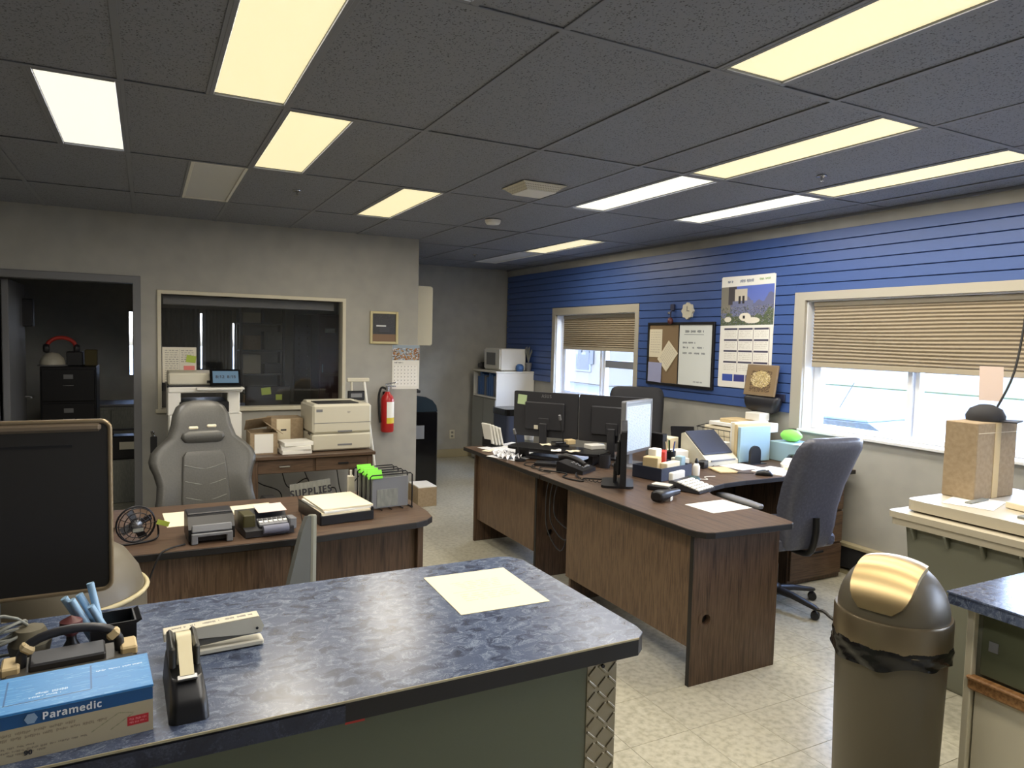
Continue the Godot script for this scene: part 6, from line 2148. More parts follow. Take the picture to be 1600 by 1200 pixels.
func blue_wall_things() -> void:
	var s: SurfaceTool
	var X := WX - 0.0215
	var B := rotb(-PI / 2)          # +z of a print turned to look along -x
	# combined cork and white board
	var wb := thing("notice_board", "black-framed half cork half white board on the blue wall", "notice board", Vector3(X, 1.505, -5.12))
	onebox("backing", Vector3(-0.006, 0, 0), Vector3(0.012, 0.60, 0.92), M.black_plastic, wb, 0.001)
	s = ST()
	for e in [-1.0, 1.0]:
		bx(s, Vector3(-0.014, e * 0.288, 0), Vector3(0.02, 0.026, 0.92), 0.003)
		bx(s, Vector3(-0.014, 0, e * 0.448), Vector3(0.0199, 0.60, 0.026), 0.003)
	obj("frame", s, M.black_plastic, wb)
	var cork := mat("cork", Color.WHITE, 0.9)
	tripl(cork, noise_tex(71, 0.12, 3, [[0.0, c8(112, 92, 68)], [1.0, c8(148, 126, 96)]]), Vector3(4, 4, 4))
	onebox("cork_panel", Vector3(-0.0135, 0, -0.225), Vector3(0.003, 0.55, 0.42), cork, wb, 0.0)
	var im := Image.create(200, 256, false, Image.FORMAT_RGB8)
	im.fill(c8(226, 230, 226))
	scribble(im, 36, 150, 22, 12, c8(60, 66, 74), 40, 10)
	stroke(im, 30, 40, 120, 2, c8(110, 116, 122))
	scribble(im, 22, 100, 72, 8, c8(70, 76, 86), 30, 8)
	scribble(im, 24, 56, 92, 9, c8(50, 56, 66), 26, 8)
	scribble(im, 84, 100, 92, 9, c8(50, 56, 66), 16, 8)
	scribble(im, 112, 150, 92, 9, c8(60, 66, 76), 30, 8)
	scribble(im, 24, 160, 116, 9, c8(70, 76, 86), 34, 12)
	scribble(im, 96, 150, 238, 6, c8(110, 116, 122), 20, 4)
	face("white_panel", Vector3(-0.0135, 0, 0.217), Vector3(0, 0, 0.215), Vector3(0, 0.275, 0), image_mat("white_board_print", im, 0.2), wb)
	var pin := Image.create(100, 130, false, Image.FORMAT_RGB8)
	pin.fill(c8(222, 214, 190))
	for r in 9:
		scribble(pin, 10, 88, 10 + r * 12, 4, c8(168, 156, 138))
	var pm := image_mat("pinned_page", pin, 0.8)
	for q in [[0.10, -0.335, 0.19, 0.27, 0.0, 0], [-0.02, -0.15, 0.18, 0.24, 0.72, 1], [-0.18, -0.33, 0.20, 0.19, 0.02, 2]]:
		s = ST()
		var bsis := Basis(Vector3(1, 0, 0), q[4])
		bx(s, Vector3(-0.018 - 0.003 * q[5], q[0], q[1]), Vector3(0.002, q[3], q[2]), 0.0, bsis)
		var o := obj("pinned_sheet", s, M.cream_paper if q[5] < 2 else mat("lilac_paper", c8(160, 164, 200), 0.8), wb)
		s = ST()
		var r: Vector3 = bsis * Vector3(0, 0, q[2] * 0.48)
		var u: Vector3 = bsis * Vector3(0, q[3] * 0.48, 0)
		var c := Vector3(-0.0195 - 0.003 * q[5], q[0], q[1])
		quad(s, c - r - u, c + r - u, c + r + u, c - r + u, Vector3(-1, 0, 0))
		obj("print", s, pm if q[5] < 2 else M.lilac_paper, o)
	# little round clock and the hook with a bauble
	var ck := thing("wall_clock", "small round cream wall clock with a scalloped rim on the blue wall", "clock", Vector3(X, 1.908, -5.02))
	s = ST()
	var poly := PackedVector2Array()
	for k in 48:
		var rr := 0.072 + 0.006 * cos(k * TAU / 48 * 8.0)
		poly.append(Vector2(cos(TAU * k / 48) * rr, sin(TAU * k / 48) * rr))
	prism(s, poly, 0.022, Transform3D(B, Vector3.ZERO))
	obj("case", s, M.ivory_plastic, ck)
	s = ST()
	bx(s, Vector3(-0.024, 0.02, 0.0), Vector3(0.002, 0.045, 0.006), 0.0)
	bx(s, Vector3(-0.024, 0.0, 0.015), Vector3(0.002, 0.006, 0.035), 0.0)
	obj("hands", s, M.grey_plastic, ck)
	var hk := thing("key_hook", "dark wall hook with a red bauble above the notice board", "hook", Vector3(X, 1.875, -5.23))
	s = ST()
	bx(s, Vector3(-0.012, 0.07, 0), Vector3(0.024, 0.06, 0.05), 0.004)
	tube(s, [Vector3(-0.02, 0.05, 0), Vector3(-0.035, 0.02, 0), Vector3(-0.035, -0.03, 0)], 0.006, 6)
	obj("hook", s, M.navy, hk)
	s = ST()
	lathe(s, [Vector2(0.0, -0.07), Vector2(0.022, -0.06), Vector2(0.028, -0.035), Vector2(0.018, -0.01), Vector2(0.0, -0.004)], Vector3(-0.036, -0.02, 0.0), 12)
	obj("bauble", s, M.maroon, hk)
	s = ST()
	lathe(s, [Vector2(0.0, -0.02), Vector2(0.016, -0.012), Vector2(0.016, 0.006), Vector2(0.0, 0.014)], Vector3(-0.036, 0.02, -0.02), 10)
	obj("bell", s, M.chrome, hk)
	# large calendar
	im = Image.create(192, 320, false, Image.FORMAT_RGB8)
	im.fill(c8(232, 230, 222))
	for y in range(28, 140):
		var v := (y - 28) / 112.0
		for x in 192:
			var ridge := 100 + int(12.0 * sin(x * 0.05 + 1.0) + 6.0 * sin(x * 0.17))
			var col := c8(92 + 20 * v, 112 + 10 * v, 190 - 10 * v)
			if y > ridge:
				col = c8(84, 96, 70)
			elif y > ridge - 24 - int(0.1 * x):
				col = c8(104, 108, 140)
			im.set_pixel(x, y, col)
	im.fill_rect(Rect2i(0, 28, 36, 76), c8(128, 124, 112))
	im.fill_rect(Rect2i(28, 28, 30, 52), c8(66, 62, 66))
	im.fill_rect(Rect2i(52, 36, 46, 50), c8(196, 188, 172))
	im.fill_rect(Rect2i(44, 70, 76, 44), c8(112, 118, 150))
	im.fill_rect(Rect2i(66, 56, 8, 22), c8(40, 36, 40))
	im.fill_rect(Rect2i(80, 56, 8, 22), c8(40, 36, 40))
	for k in 900:
		var yy := rng.randi_range(84, 138)
		im.fill_rect(Rect2i(rng.randi_range(0, 188), yy, rng.randi_range(1, 4), rng.randi_range(1, 2)), [c8(128, 132, 160), c8(76, 90, 60), c8(60, 62, 66), c8(150, 146, 132)][rng.randi_range(0, 3)])
	for e in [[92, 116, 22, 12], [118, 126, 28, 9], [28, 122, 14, 8]]:
		for y in range(-e[3], e[3]):
			var hw := int(e[2] * sqrt(1.0 - float(y * y) / (e[3] * e[3])))
			if e[1] + y < 140:
				im.fill_rect(Rect2i(e[0] - hw, e[1] + y, hw * 2, 1), c8(226, 220, 204))
	im.fill_rect(Rect2i(84, 113, 8, 8), c8(40, 38, 40))
	scribble(im, 70, 120, 9, 10, c8(70, 80, 110), 40, 4)
	scribble(im, 24, 44, 10, 7, c8(40, 60, 90), 20, 4)
	scribble(im, 140, 178, 9, 7, c8(110, 150, 70), 30, 4)
	for r in 4:
		for q in 3:
			var x0 := 16 + q * 56
			var y0 := 148 + r * 32
			im.fill_rect(Rect2i(x0, y0, 50, 5), c8(66, 64, 86))
			for rr in 4:
				scribble(im, x0 + 3, x0 + 46, y0 + 9 + rr * 5, 2, c8(186, 182, 172), 5, 2)
			im.fill_rect(Rect2i(x0 + 52, y0, 2, 31), c8(140, 132, 132))
	for q in 3:
		im.fill_rect(Rect2i(14 + q * 44, 282, 40, 20), [c8(60, 84, 168), c8(56, 62, 132), c8(60, 52, 124)][q])
	var lc := thing("wall_calendar", "tall year calendar with a mountain photo on the blue wall", "calendar", Vector3(X, 1.715, -4.315))
	onebox("backing", Vector3(-0.002, 0, 0), Vector3(0.004, 0.935, 0.58), M.paper, lc, 0.0, Basis(Vector3(1, 0, 0), 0.01))
	face("print", Vector3(-0.0046, 0, 0), Vector3(0, 0.003, 0.289), Vector3(0, 0.466, -0.004), image_mat("year_calendar", im, 0.6), lc)
	# tan picture standing on a dark slatwall pouch
	var pf := thing("tan_picture", "tan-framed picture of a pale animal resting on the dark wall pouch", "picture", Vector3(X - 0.06, 1.205, -4.07))
	im = Image.create(96, 112, false, Image.FORMAT_RGB8)
	im.fill(c8(140, 120, 92))
	for k in 600:
		var x := rng.randi_range(14, 80)
		var y := rng.randi_range(16, 100)
		var near := Vector2(x - 46, y - 50).length() < 34
		im.fill_rect(Rect2i(x, y, 4, 4), [c8(206, 186, 132), c8(186, 166, 118), c8(222, 208, 170)][k % 3] if near else [c8(104, 84, 66), c8(126, 106, 80), c8(86, 70, 56)][k % 3])
	var pb := Basis(Vector3(0, 0, 1), -0.16)
	onebox("frame", Vector3(0.0, 0.125, 0), Vector3(0.018, 0.25, 0.32), mat("tan_frame", c8(132, 114, 90), 0.6), pf, 0.004, pb)
	s = ST()
	var pc := Vector3(0, 0.125, 0) + pb * Vector3(-0.0098, 0, 0)
	quad(s, pc - Vector3(0, 0, 0.145) - pb * Vector3(0, 0.11, 0), pc + Vector3(0, 0, 0.145) - pb * Vector3(0, 0.11, 0), pc + Vector3(0, 0, 0.145) + pb * Vector3(0, 0.11, 0), pc - Vector3(0, 0, 0.145) + pb * Vector3(0, 0.11, 0), Vector3(-1, 0, 0))
	obj("print", s, image_mat("tan_print", im, 0.3), pf)
	var bg := thing("wall_pouch", "soft black pouch hanging on the blue slats under the tan picture", "pouch", Vector3(X - 0.055, 1.075, -4.05))
	s = ST()
	var rings := []
	for q in [[0.0, 0.10, 0.03], [0.02, 0.15, 0.08], [0.07, 0.17, 0.10], [0.11, 0.18, 0.09], [0.128, 0.17, 0.05]]:
		var ring := []
		for v in rrect(q[2], q[1] * 2.0, q[2] * 0.45, 5):
			ring.append(Vector3(v.x, q[0] + 0.006 * sin(v.y * 40.0), v.y))
		rings.append(ring)
	loft(s, rings)
	obj("pouch", s, M.black_leather, bg)
	s = ST()
	bx(s, Vector3(0.046, 0.125, 0), Vector3(0.012, 0.06, 0.36), 0.003)
	obj("rail", s, M.navy, bg)

# ---------------------------------------------------------------- tote, box and bin by the aisle
func near_right() -> void:
	var s: SurfaceTool
	var t := thing("storage_tote", "tall grey-green storage tote with a beige lid under the wide window", "bin", Vector3(3.72, 0, -1.83))
	# body narrows downwards
	s = ST()
	var rings := []
	for q in [[0.0, 0.36, 0.26], [0.02, 0.37, 0.27], [0.40, 0.40, 0.29], [0.755, 0.425, 0.315]]:
		var ring := []
		for v in rrect(q[1] * 2.0, q[2] * 2.0, 0.05, 4):
			ring.append(Vector3(v.x, q[0], v.y))
		rings.append(ring)
	loft(s, rings)
	obj("body", s, M.tote_green, t)
	for k in 4:
		s = ST()
		bx(s, Vector3(-0.425 + 0.0, 0.73, -0.24 + k * 0.16), Vector3(0.06, 0.07, 0.012), 0.003, rotb(0, 0, 0.5))
		obj("rib", s, M.tote_green, t)
	for q in [["rim", 0.77, 0.93, 0.70, 0.04, 0.03], ["lid_step", 0.805, 0.95, 0.72, 0.03, 0.03], ["lid", 0.845, 0.82, 0.63, 0.05, 0.05]]:
		s = ST()
		prism(s, rrect(q[2], q[3], q[5], 4), q[4], Transform3D(Basis(Vector3.RIGHT, -PI / 2), Vector3(0, q[1] - 0.02, 0)))
		obj(q[0], s, M.tote_beige, t)
	for q in [[-0.15, -0.12, 0.10], [0.05, 0.12, -0.2], [-0.22, 0.15, 0.05]]:
		onebox("hinge_block", Vector3(q[0], 0.88, q[1]), Vector3(0.18, 0.012, 0.03), M.grey_board, t, 0.003, rotb(q[2]))
	paper("white sheet on the beige tote lid", Vector3(3.55, 0.876, -1.95), 0.28, 0.21, 0.3, M.paper)
	tag(onebox("flat_carton", Vector3(3.72, 0.893, -1.66), Vector3(0.36, 0.03, 0.26), M.cream_paper, self, 0.003, rotb(-0.2)), "flat cream carton lying on the beige tote lid", "box")
	var cb := thing("cardboard_box", "tall cardboard box standing on the tote lid", "box", Vector3(3.75, 0.876, -2.05), 0.0)
	onebox("carton", Vector3(0, 0.19, 0), Vector3(0.34, 0.38, 0.16), M.cardboard, cb, 0.004)
	onebox("tape", Vector3(0, 0.19, 0.081), Vector3(0.05, 0.378, 0.002), M.manila, cb, 0.0)
	onebox("flap_seam", Vector3(0, 0.33, 0.081), Vector3(0.33, 0.003, 0.002), M.cream_paper, cb, 0.0)
	var dv := thing("baseball_hat", "black peaked cap lying on the tall cardboard box", "cap", Vector3(3.78, 1.257, -2.05), 0.3)
	s = ST()
	lathe(s, [Vector2(0.085, 0.0), Vector2(0.088, 0.025), Vector2(0.07, 0.06), Vector2(0.03, 0.08), Vector2(0.0, 0.083)], Vector3.ZERO, 18)
	obj("crown", s, M.mesh_fabric, dv)
	s = ST()
	prism(s, rrect4(0.15, 0.09, [0.0, 0.0, 0.07, 0.07], 6), 0.006, Transform3D(Basis(Vector3.RIGHT, PI / 2), Vector3(0, 0.008, 0.10)))
	obj("peak", s, M.mesh_fabric, dv)
	s = ST()
	tube(s, smooth_path([Vector3(4.40, 1.95, -2.20), Vector3(4.15, 1.5, -2.12), Vector3(4.0, 1.1, -2.18), Vector3(4.26, 0.5, -2.30), Vector3(4.32, 0.004, -2.34)], 8), 0.006, 6)
	tag(obj("blind_cord", s, M.black_rubber), "long dark cord hanging from the wide window past the tall box", "cord")
	var hp := onebox("hanging_sheet", Vector3(4.33, 1.42, -2.33), Vector3(0.003, 0.20, 0.12), mat("pale_rose_paper", c8(226, 206, 196), 0.8), self, 0.0, rotb(0.2, 0, 0.1))
	tag(hp, "pale rose sheet pinned at the corner of the wide shade", "paper")
	# dome-topped bin
	var b := thing("swing_top_bin", "bronze waste bin with a brushed dome swing lid in the aisle", "bin", Vector3(2.285, 0, -1.50), -1.15)
	b.rotation.y = -1.3
	b.scale = Vector3(0.94, 0.985, 0.94)
	s = ST()
	lathe(s, [Vector2(0.0, 0.0), Vector2(0.165, 0.0), Vector2(0.172, 0.012), Vector2(0.186, 0.635)], Vector3.ZERO, 48)
	obj("body", s, M.bronze_paint, b)
	s = ST()
	lathe(s, [Vector2(0.184, 0.62), Vector2(0.196, 0.622), Vector2(0.196, 0.715), Vector2(0.192, 0.722), Vector2(0.184, 0.722)], Vector3.ZERO, 48)
	obj("collar", s, mat("brushed_bronze", c8(128, 116, 94), 0.32, 0.8), b)
	s = ST()
	var dome := []
	for k in 13:
		var a := PI * 0.5 * k / 12.0
		dome.append(Vector2(cos(a) * 0.184, 0.722 + sin(a) * 0.185))
	lathe(s, dome, Vector3.ZERO, 48)
	var dm := obj("dome", s, M.bronze_paint, b)
	# swing flap: a curved brass sheet standing just proud of the dome
	s = ST()
	var fl := []
	var nu := 18
	var nv := 14
	for i in nu + 1:
		var row := []
		for j in nv + 1:
			var u := -1.0 + 2.0 * i / nu
			var v := float(j) / nv
			var a := lerpf(0.18, 2.15, v)
			var wdt := 0.105 * sqrt(maxf(0.0, 1.0 - pow(absf(v * 2.0 - 1.0), 4.0) * 0.72))
			var r := 0.19
			var rx := lerpf(r, sqrt(r * r - u * wdt * u * wdt), 0.62)
			row.append(Vector3(u * wdt, 0.722 + sin(a) * rx * 0.995, cos(a) * rx))
		fl.append(row)
	for i in nu:
		for j in nv:
			var q := [fl[i][j], fl[i + 1][j], fl[i + 1][j + 1], fl[i][j + 1]]
			var nn := []
			for p in q:
				nn.append(Vector3(0, p.y - 0.722, p.z).normalized())
			tri3(s, q[0], q[1], q[2], nn[0], nn[1], nn[2])
			tri3(s, q[0], q[2], q[3], nn[0], nn[2], nn[3])
	for e in [0, nu]:
		for j in nv:
			var p: Vector3 = fl[e][j]
			var q: Vector3 = fl[e][j + 1]
			var ip := Vector3(p.x, 0.722 + (p.y - 0.722) * 0.72, p.z * 0.72)
			var iq := Vector3(q.x, 0.722 + (q.y - 0.722) * 0.72, q.z * 0.72)
			quad(s, p, q, iq, ip, Vector3(-1 if e == 0 else 1, 0, 0))
	obj("swing_flap", s, M.brushed_brass, dm)
	# liner
	s = ST()
	var pr := []
	var seg := 120
	for r in 6:
		var ring := []
		for k in seg:
			var a := TAU * k / seg
			var y := lerpf(0.645, 0.572 + 0.014 * sin(a * 2.0 + 0.6) + 0.006 * sin(a * 7.0 + 1.0), r / 5.0)
			var rad := 0.198 + 0.004 * sin(a * 9.0 + r * 1.7) * (r / 5.0) + 0.0025 * sin(a * 14.0 + r * 2.6) - (0.006 if r == 0 else 0.0)
			ring.append(Vector3(cos(a) * rad, y, sin(a) * rad))
		pr.append(ring)
	loft(s, pr, false)
	var bl := obj("bin_liner", s, M.bag_film, b)
	s = ST()
	tube(s, smooth_path([Vector3(-0.19, 0.62, -0.05), Vector3(-0.215, 0.635, -0.05), Vector3(-0.225, 0.60, -0.06), Vector3(-0.25, 0.60, -0.07), Vector3(-0.28, 0.61, -0.08), Vector3(-0.31, 0.605, -0.09)], 4), 0.007, 6)
	tube(s, smooth_path([Vector3(-0.205, 0.63, -0.05), Vector3(-0.215, 0.665, -0.045), Vector3(-0.20, 0.68, -0.04)], 4), 0.008, 6)
	obj("knot", s, M.bag_film, bl)

# ---------------------------------------------------------------- counters
func counters() -> void:
	var s: SurfaceTool
	var Z0 := -1.735
	var Z1 := -1.135
	var c := thing("front_counter", "blue stone-look counter with a black edge and olive front", "counter")
	s = ST()
	# x right end at 0.93 with rounded corners
	prism(s, PackedVector2Array([Vector2(-1.6, Z0), Vector2(0.87, Z0), Vector2(0.90, Z0 + 0.012), Vector2(0.922, Z0 + 0.05), Vector2(0.932, Z1 - 0.05), Vector2(0.925, Z1 - 0.02), Vector2(0.90, Z1), Vector2(-1.6, Z1)]), 0.004, Transform3D(Basis(Vector3.RIGHT, PI / 2), Vector3(0, CY, 0)))
	obj("laminate_top", s, M.blue_laminate, c)
	s = ST()
	prism(s, PackedVector2Array([Vector2(-1.6, Z0), Vector2(0.87, Z0), Vector2(0.90, Z0 + 0.012), Vector2(0.922, Z0 + 0.05), Vector2(0.932, Z1 - 0.05), Vector2(0.925, Z1 - 0.02), Vector2(0.90, Z1), Vector2(-1.6, Z1)]), 0.034, Transform3D(Basis(Vector3.RIGHT, PI / 2), Vector3(0, CY - 0.0042, 0)))
	obj("edge", s, M.counter_edge, c)
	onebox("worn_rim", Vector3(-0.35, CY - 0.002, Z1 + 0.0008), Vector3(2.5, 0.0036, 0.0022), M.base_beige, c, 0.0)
	onebox("edge_strip", Vector3(-0.66, CY - 0.0225, Z1 + 0.001), Vector3(1.9, 0.030, 0.003), M.shaded_laminate, c, 0.0)
	onebox("front_panel", Vector3(-0.37, 0.48, Z1 - 0.06), Vector3(2.42, 0.955, 0.02), M.counter_green, c, 0.003)
	onebox("end_panel", Vector3(0.86, 0.48, (Z0 + Z1) * 0.5), Vector3(0.02, 0.955, 0.46), M.counter_green, c, 0.003)
	onebox("work_surface", Vector3(-0.50, 0.715, Z0 - 0.14), Vector3(1.2, 0.03, 0.42), M.grey_plastic, c, 0.003)
	for x in [-1.05, 0.05]:
		onebox("bracket", Vector3(x, 0.35, Z0 - 0.12), Vector3(0.03, 0.70, 0.36), M.grey_plastic, c, 0.003)
	# diamond plate corner
	s = ST()
	bx(s, Vector3(0.845, 0.48, Z1 - 0.0495), Vector3(0.075, 0.955, 0.003), 0.001)
	bx(s, Vector3(0.8815, 0.48, Z1 - 0.09), Vector3(0.003, 0.955, 0.08), 0.001)
	var cp := obj("corner_plate", s, M.plate_metal, c)
	var lz := ST()
	bx(lz, Vector3.ZERO, Vector3(0.026, 0.006, 0.003), 0.0014)
	var lm := lz.commit()
	for r in 34:
		for q in 3:
			var y := 0.95 - r * 0.0275
			var x := 0.820 + q * 0.025
			part("tread", lm, M.plate_metal, cp, Transform3D(Basis(Vector3(0, 0, 1), 0.75 if (r + q) % 2 else -0.75), Vector3(x, y, Z1 - 0.0472)))
	for y in [0.93, 0.5, 0.1]:
		s = ST()
		cyl(s, Vector3(0.845, y, Z1 - 0.049), Vector3(0.845, y, Z1 - 0.044), 0.004)
		obj("screw", s, M.black_metal, cp)
	onebox("red_sticker", Vector3(0.32, 0.945, Z1 - 0.0492), Vector3(0.035, 0.03, 0.001), M.red_item, c, 0.0)
	# sheet of paper on the counter
	var im := Image.create(160, 200, false, Image.FORMAT_RGB8)
	im.fill(c8(240, 226, 190))
	for r in 5:
		scribble(im, 34 + r * 4, 126 - r * 2, 50 + r * 9, 4, c8(188, 174, 146), 24, 7)
	stroke(im, 22, 100, 118, 1, c8(150, 138, 118))
	for r in 4:
		scribble(im, 30, 130, 112 + r * 10, 4, c8(186, 172, 146), 22, 6)
	var sh := onebox("paper_sheet", Vector3.ZERO, Vector3(0.222, 0.0012, 0.258), M.cream_paper, self, 0.0)
	sh.position = Vector3(0.725, CY + 0.0008, -1.516)
	sh.rotation.y = -0.03
	tag(sh, "cream printed sheet lying on the blue counter", "paper")
	s = ST()
	quad(s, Vector3(-0.111, 0.0008, 0.129), Vector3(0.111, 0.0008, 0.129), Vector3(0.111, 0.0008, -0.129), Vector3(-0.111, 0.0008, -0.129), Vector3.UP)
	obj("print", s, image_mat("counter_page", im, 0.8), sh)
	counter_things()
	# counter across the aisle
	var r := thing("side_counter", "blue-edged side counter with an oak rail across the aisle", "counter")
	var ry := 0.765
	onebox("laminate_top", Vector3(3.24, ry - 0.003, -1.01), Vector3(1.5, 0.006, 0.86), M.blue_laminate, r, 0.0)
	onebox("edge", Vector3(3.24, ry - 0.0255, -1.01), Vector3(1.494, 0.038, 0.854), M.blue_laminate, r, 0.002)
	s = ST()
	bx(s, Vector3(3.26, 0.36, -1.05), Vector3(1.38, 0.72, 0.70), 0.003)
	obj("body", s, M.tote_green, r)
	onebox("post", Vector3(2.553, 0.36, -0.71), Vector3(0.03, 0.72, 0.025), M.cream_frame, r, 0.003)
	onebox("post", Vector3(2.553, 0.36, -1.38), Vector3(0.03, 0.72, 0.025), M.cream_frame, r, 0.003)
	onebox("dark_panel", Vector3(2.563, 0.60, -1.04), Vector3(0.012, 0.22, 0.62), M.counter_green, r, 0.002)
	onebox("kick_panel", Vector3(2.56, 0.22, -1.04), Vector3(0.014, 0.42, 0.64), M.cream_frame, r, 0.002)
	s = ST()
	bx(s, Vector3(2.548, 0.455, -1.04), Vector3(0.03, 0.05, 0.68), 0.008)
	bx(s, Vector3(2.544, 0.475, -1.04), Vector3(0.036, 0.014, 0.68), 0.005)
	obj("oak_rail", s, M.oak, r)
	onebox("outlet", Vector3(2.555, 0.60, -1.31), Vector3(0.004, 0.035, 0.03), M.grey_plastic, r, 0.001)

func counter_things() -> void:
	var s: SurfaceTool
	# glove box
	var g := thing("glove_box", "blue and kraft carton lettered Paramedic on the counter", "box", Vector3(-0.130, CY, -1.225), 0.07)
	var W := 0.26
	var H := 0.068
	var D := 0.12
	var kraft := mat("kraft", c8(176, 162, 132), 0.7)
	onebox("carton", Vector3(0, H * 0.5, 0), Vector3(W, H, D), kraft, g, 0.002)
	var bl := mat("glove_blue", c8(58, 134, 200), 0.45)
	var im := Image.create(256, 128, false, Image.FORMAT_RGB8)
	im.fill(c8(66, 144, 208))
	for k in 260:
		im.fill_rect(Rect2i(rng.randi_range(0, 250), rng.randi_range(0, 126), rng.randi_range(4, 22), 1), [c8(96, 168, 222), c8(56, 128, 194), c8(130, 186, 226)][k % 3])
	stroke(im, 70, 14, 2, 86, c8(44, 100, 156))
	stroke(im, 176, 8, 2, 92, c8(44, 100, 156))
	stroke(im, 70, 100, 106, 2, c8(40, 70, 110))
	scribble(im, 108, 150, 74, 8, c8(224, 238, 248), 20, 4)
	scribble(im, 100, 140, 86, 5, c8(224, 238, 248), 20, 4)
	scribble(im, 184, 248, 34, 6, c8(230, 240, 248), 20, 3)
	scribble(im, 36, 62, 30, 6, c8(230, 240, 248), 14, 3)
	s = ST()
	bx(s, Vector3(0, H + 0.0016, 0), Vector3(W + 0.002, 0.003, D + 0.002), 0.0)
	var lid := obj("lid", s, bl, g)
	s = ST()
	quad(s, Vector3(-W * 0.5, H + 0.0033, D * 0.5), Vector3(W * 0.5, H + 0.0033, D * 0.5), Vector3(W * 0.5, H + 0.0033, -D * 0.5), Vector3(-W * 0.5, H + 0.0033, -D * 0.5), Vector3.UP)
	obj("lid_print", s, image_mat("glove_lid", im, 0.4), lid)
	im = Image.create(256, 96, false, Image.FORMAT_RGB8)
	im.fill(c8(178, 164, 134))
	im.fill_rect(Rect2i(0, 0, 256, 27), c8(24, 78, 128))
	scribble(im, 48, 160, 36, 6, c8(124, 112, 92), 18, 4)
	scribble(im, 48, 196, 46, 6, c8(124, 112, 92), 18, 4)
	scribble(im, 48, 110, 64, 4, c8(118, 108, 90), 14, 3)
	scribble(im, 66, 170, 72, 4, c8(118, 108, 90), 14, 3)
	scribble(im, 76, 120, 79, 4, c8(118, 108, 90), 14, 3)
	im.fill_rect(Rect2i(222, 56, 28, 20), c8(186, 36, 40))
	scribble(im, 225, 248, 60, 5, c8(226, 150, 146), 8, 2)
	scribble(im, 225, 248, 68, 4, c8(226, 150, 146), 8, 2)
	for k in 60:
		var t := k / 60.0
		im.set_pixel(176 + int(34 * t), 70 - int(28 * t), c8(128, 128, 96))
		im.set_pixel(200 + int(30 * t), 74 - int(26 * t), c8(128, 128, 96))
		im.set_pixel(210 + int(20 * t), 42 + int(6 * t), c8(128, 128, 96))
	s = ST()
	var f := Vector3(0, H * 0.5, D * 0.5 + 0.0012)
	quad(s, f + Vector3(-W * 0.5, -H * 0.5, 0), f + Vector3(W * 0.5, -H * 0.5, 0), f + Vector3(W * 0.5, H * 0.5, 0), f + Vector3(-W * 0.5, H * 0.5, 0), Vector3(0, 0, 1))
	obj("front_print", s, image_mat("glove_front", im, 0.6), g)
	words("brand_lettering", "Paramedic", 0.0145, M.white_ink, g, Transform3D(Basis(), Vector3(0.026, H - 0.0095, D * 0.5 + 0.0018)), 0.0006, true)
	words("count_lettering", "90", 0.0095, M.ink, g, Transform3D(Basis(), Vector3(-0.028, 0.010, D * 0.5 + 0.0018)), 0.0006, true)
	s = ST()
	lathe(s, [Vector2(0.0, 0.0), Vector2(0.008, 0.0), Vector2(0.008, 0.0008), Vector2(0.0, 0.0008)], Vector3(-0.024, H - 0.0095, D * 0.5 + 0.0014), 6, false, rotb(0, PI / 2))
	obj("emblem", s, mat("emblem_grey", c8(140, 164, 190), 0.5), g)
	# caddy behind the carton
	var cd := thing("tool_caddy", "dark arched-handle caddy with wooden corners behind the glove carton", "caddy", Vector3(-0.118, CY, -1.378), 0.08)
	onebox("tray", Vector3(0, 0.025, 0), Vector3(0.19, 0.048, 0.085), mat("caddy_grey", c8(86, 82, 74), 0.35), cd, 0.006)
	onebox("inner_box", Vector3(-0.005, 0.054, 0), Vector3(0.11, 0.014, 0.06), M.dark_plastic, cd, 0.003)
	for e in [-1.0, 1.0]:
		onebox("corner_block", Vector3(e * 0.085, 0.052, 0.0), Vector3(0.026, 0.016, 0.05), M.manila, cd, 0.003)
	s = ST()
	var arc := []
	for k in 15:
		var a := PI * k / 14.0
		arc.append(Vector3(cos(a) * 0.072, 0.045 + pow(sin(a), 0.55) * 0.055, 0.0))
	tube(s, arc, 0.008, 8)
	obj("handle", s, M.dark_plastic, cd)
	for e in [-1.0, 1.0]:
		onebox("tape_patch", Vector3(e * 0.062, 0.08, 0.002), Vector3(0.014, 0.022, 0.019), M.manila, cd, 0.004, rotb(0, 0, -e * 0.9))
	# tangle of wire
	var wt := thing("wire_tangle", "tangled bundle of grey wire behind the caddy", "wire", Vector3(-0.235, CY, -1.49))
	s = ST()
	for k in 5:
		var pts := []
		for j in 14:
			var a := TAU * j / 14
			var b := rotb(k * 0.9, 0.5 + k * 0.4, 0.2 * k)
			pts.append(Vector3(0, 0.062, 0) + b * Vector3(cos(a) * (0.045 - 0.003 * k), sin(a) * (0.052 - 0.004 * k), 0.0))
		tube(s, pts, 0.003, 5, true)
	obj("loops", s, M.grey_board, wt)
	s = ST()
	lathe(s, [Vector2(0.0, 0.0), Vector2(0.03, 0.0), Vector2(0.034, 0.02), Vector2(0.024, 0.045), Vector2(0.0, 0.05)], Vector3(0.045, 0.03, 0.01), 9, false)
	obj("plug", s, mat("olive_grey", c8(104, 98, 80), 0.7), wt)
	var kn := thing("stamp_knob", "small dark red knobbed stamp by the pen cup", "stamp", Vector3(-0.125, CY, -1.46))
	s = ST()
	lathe(s, [Vector2(0.0, 0.0), Vector2(0.018, 0.0), Vector2(0.018, 0.03), Vector2(0.008, 0.05), Vector2(0.008, 0.06)], Vector3.ZERO, 14)
	obj("body", s, M.black_plastic, kn)
	s = ST()
	lathe(s, [Vector2(0.008, 0.058), Vector2(0.018, 0.068), Vector2(0.018, 0.085), Vector2(0.0, 0.095)], Vector3.ZERO, 14)
	obj("knob", s, M.maroon, kn)
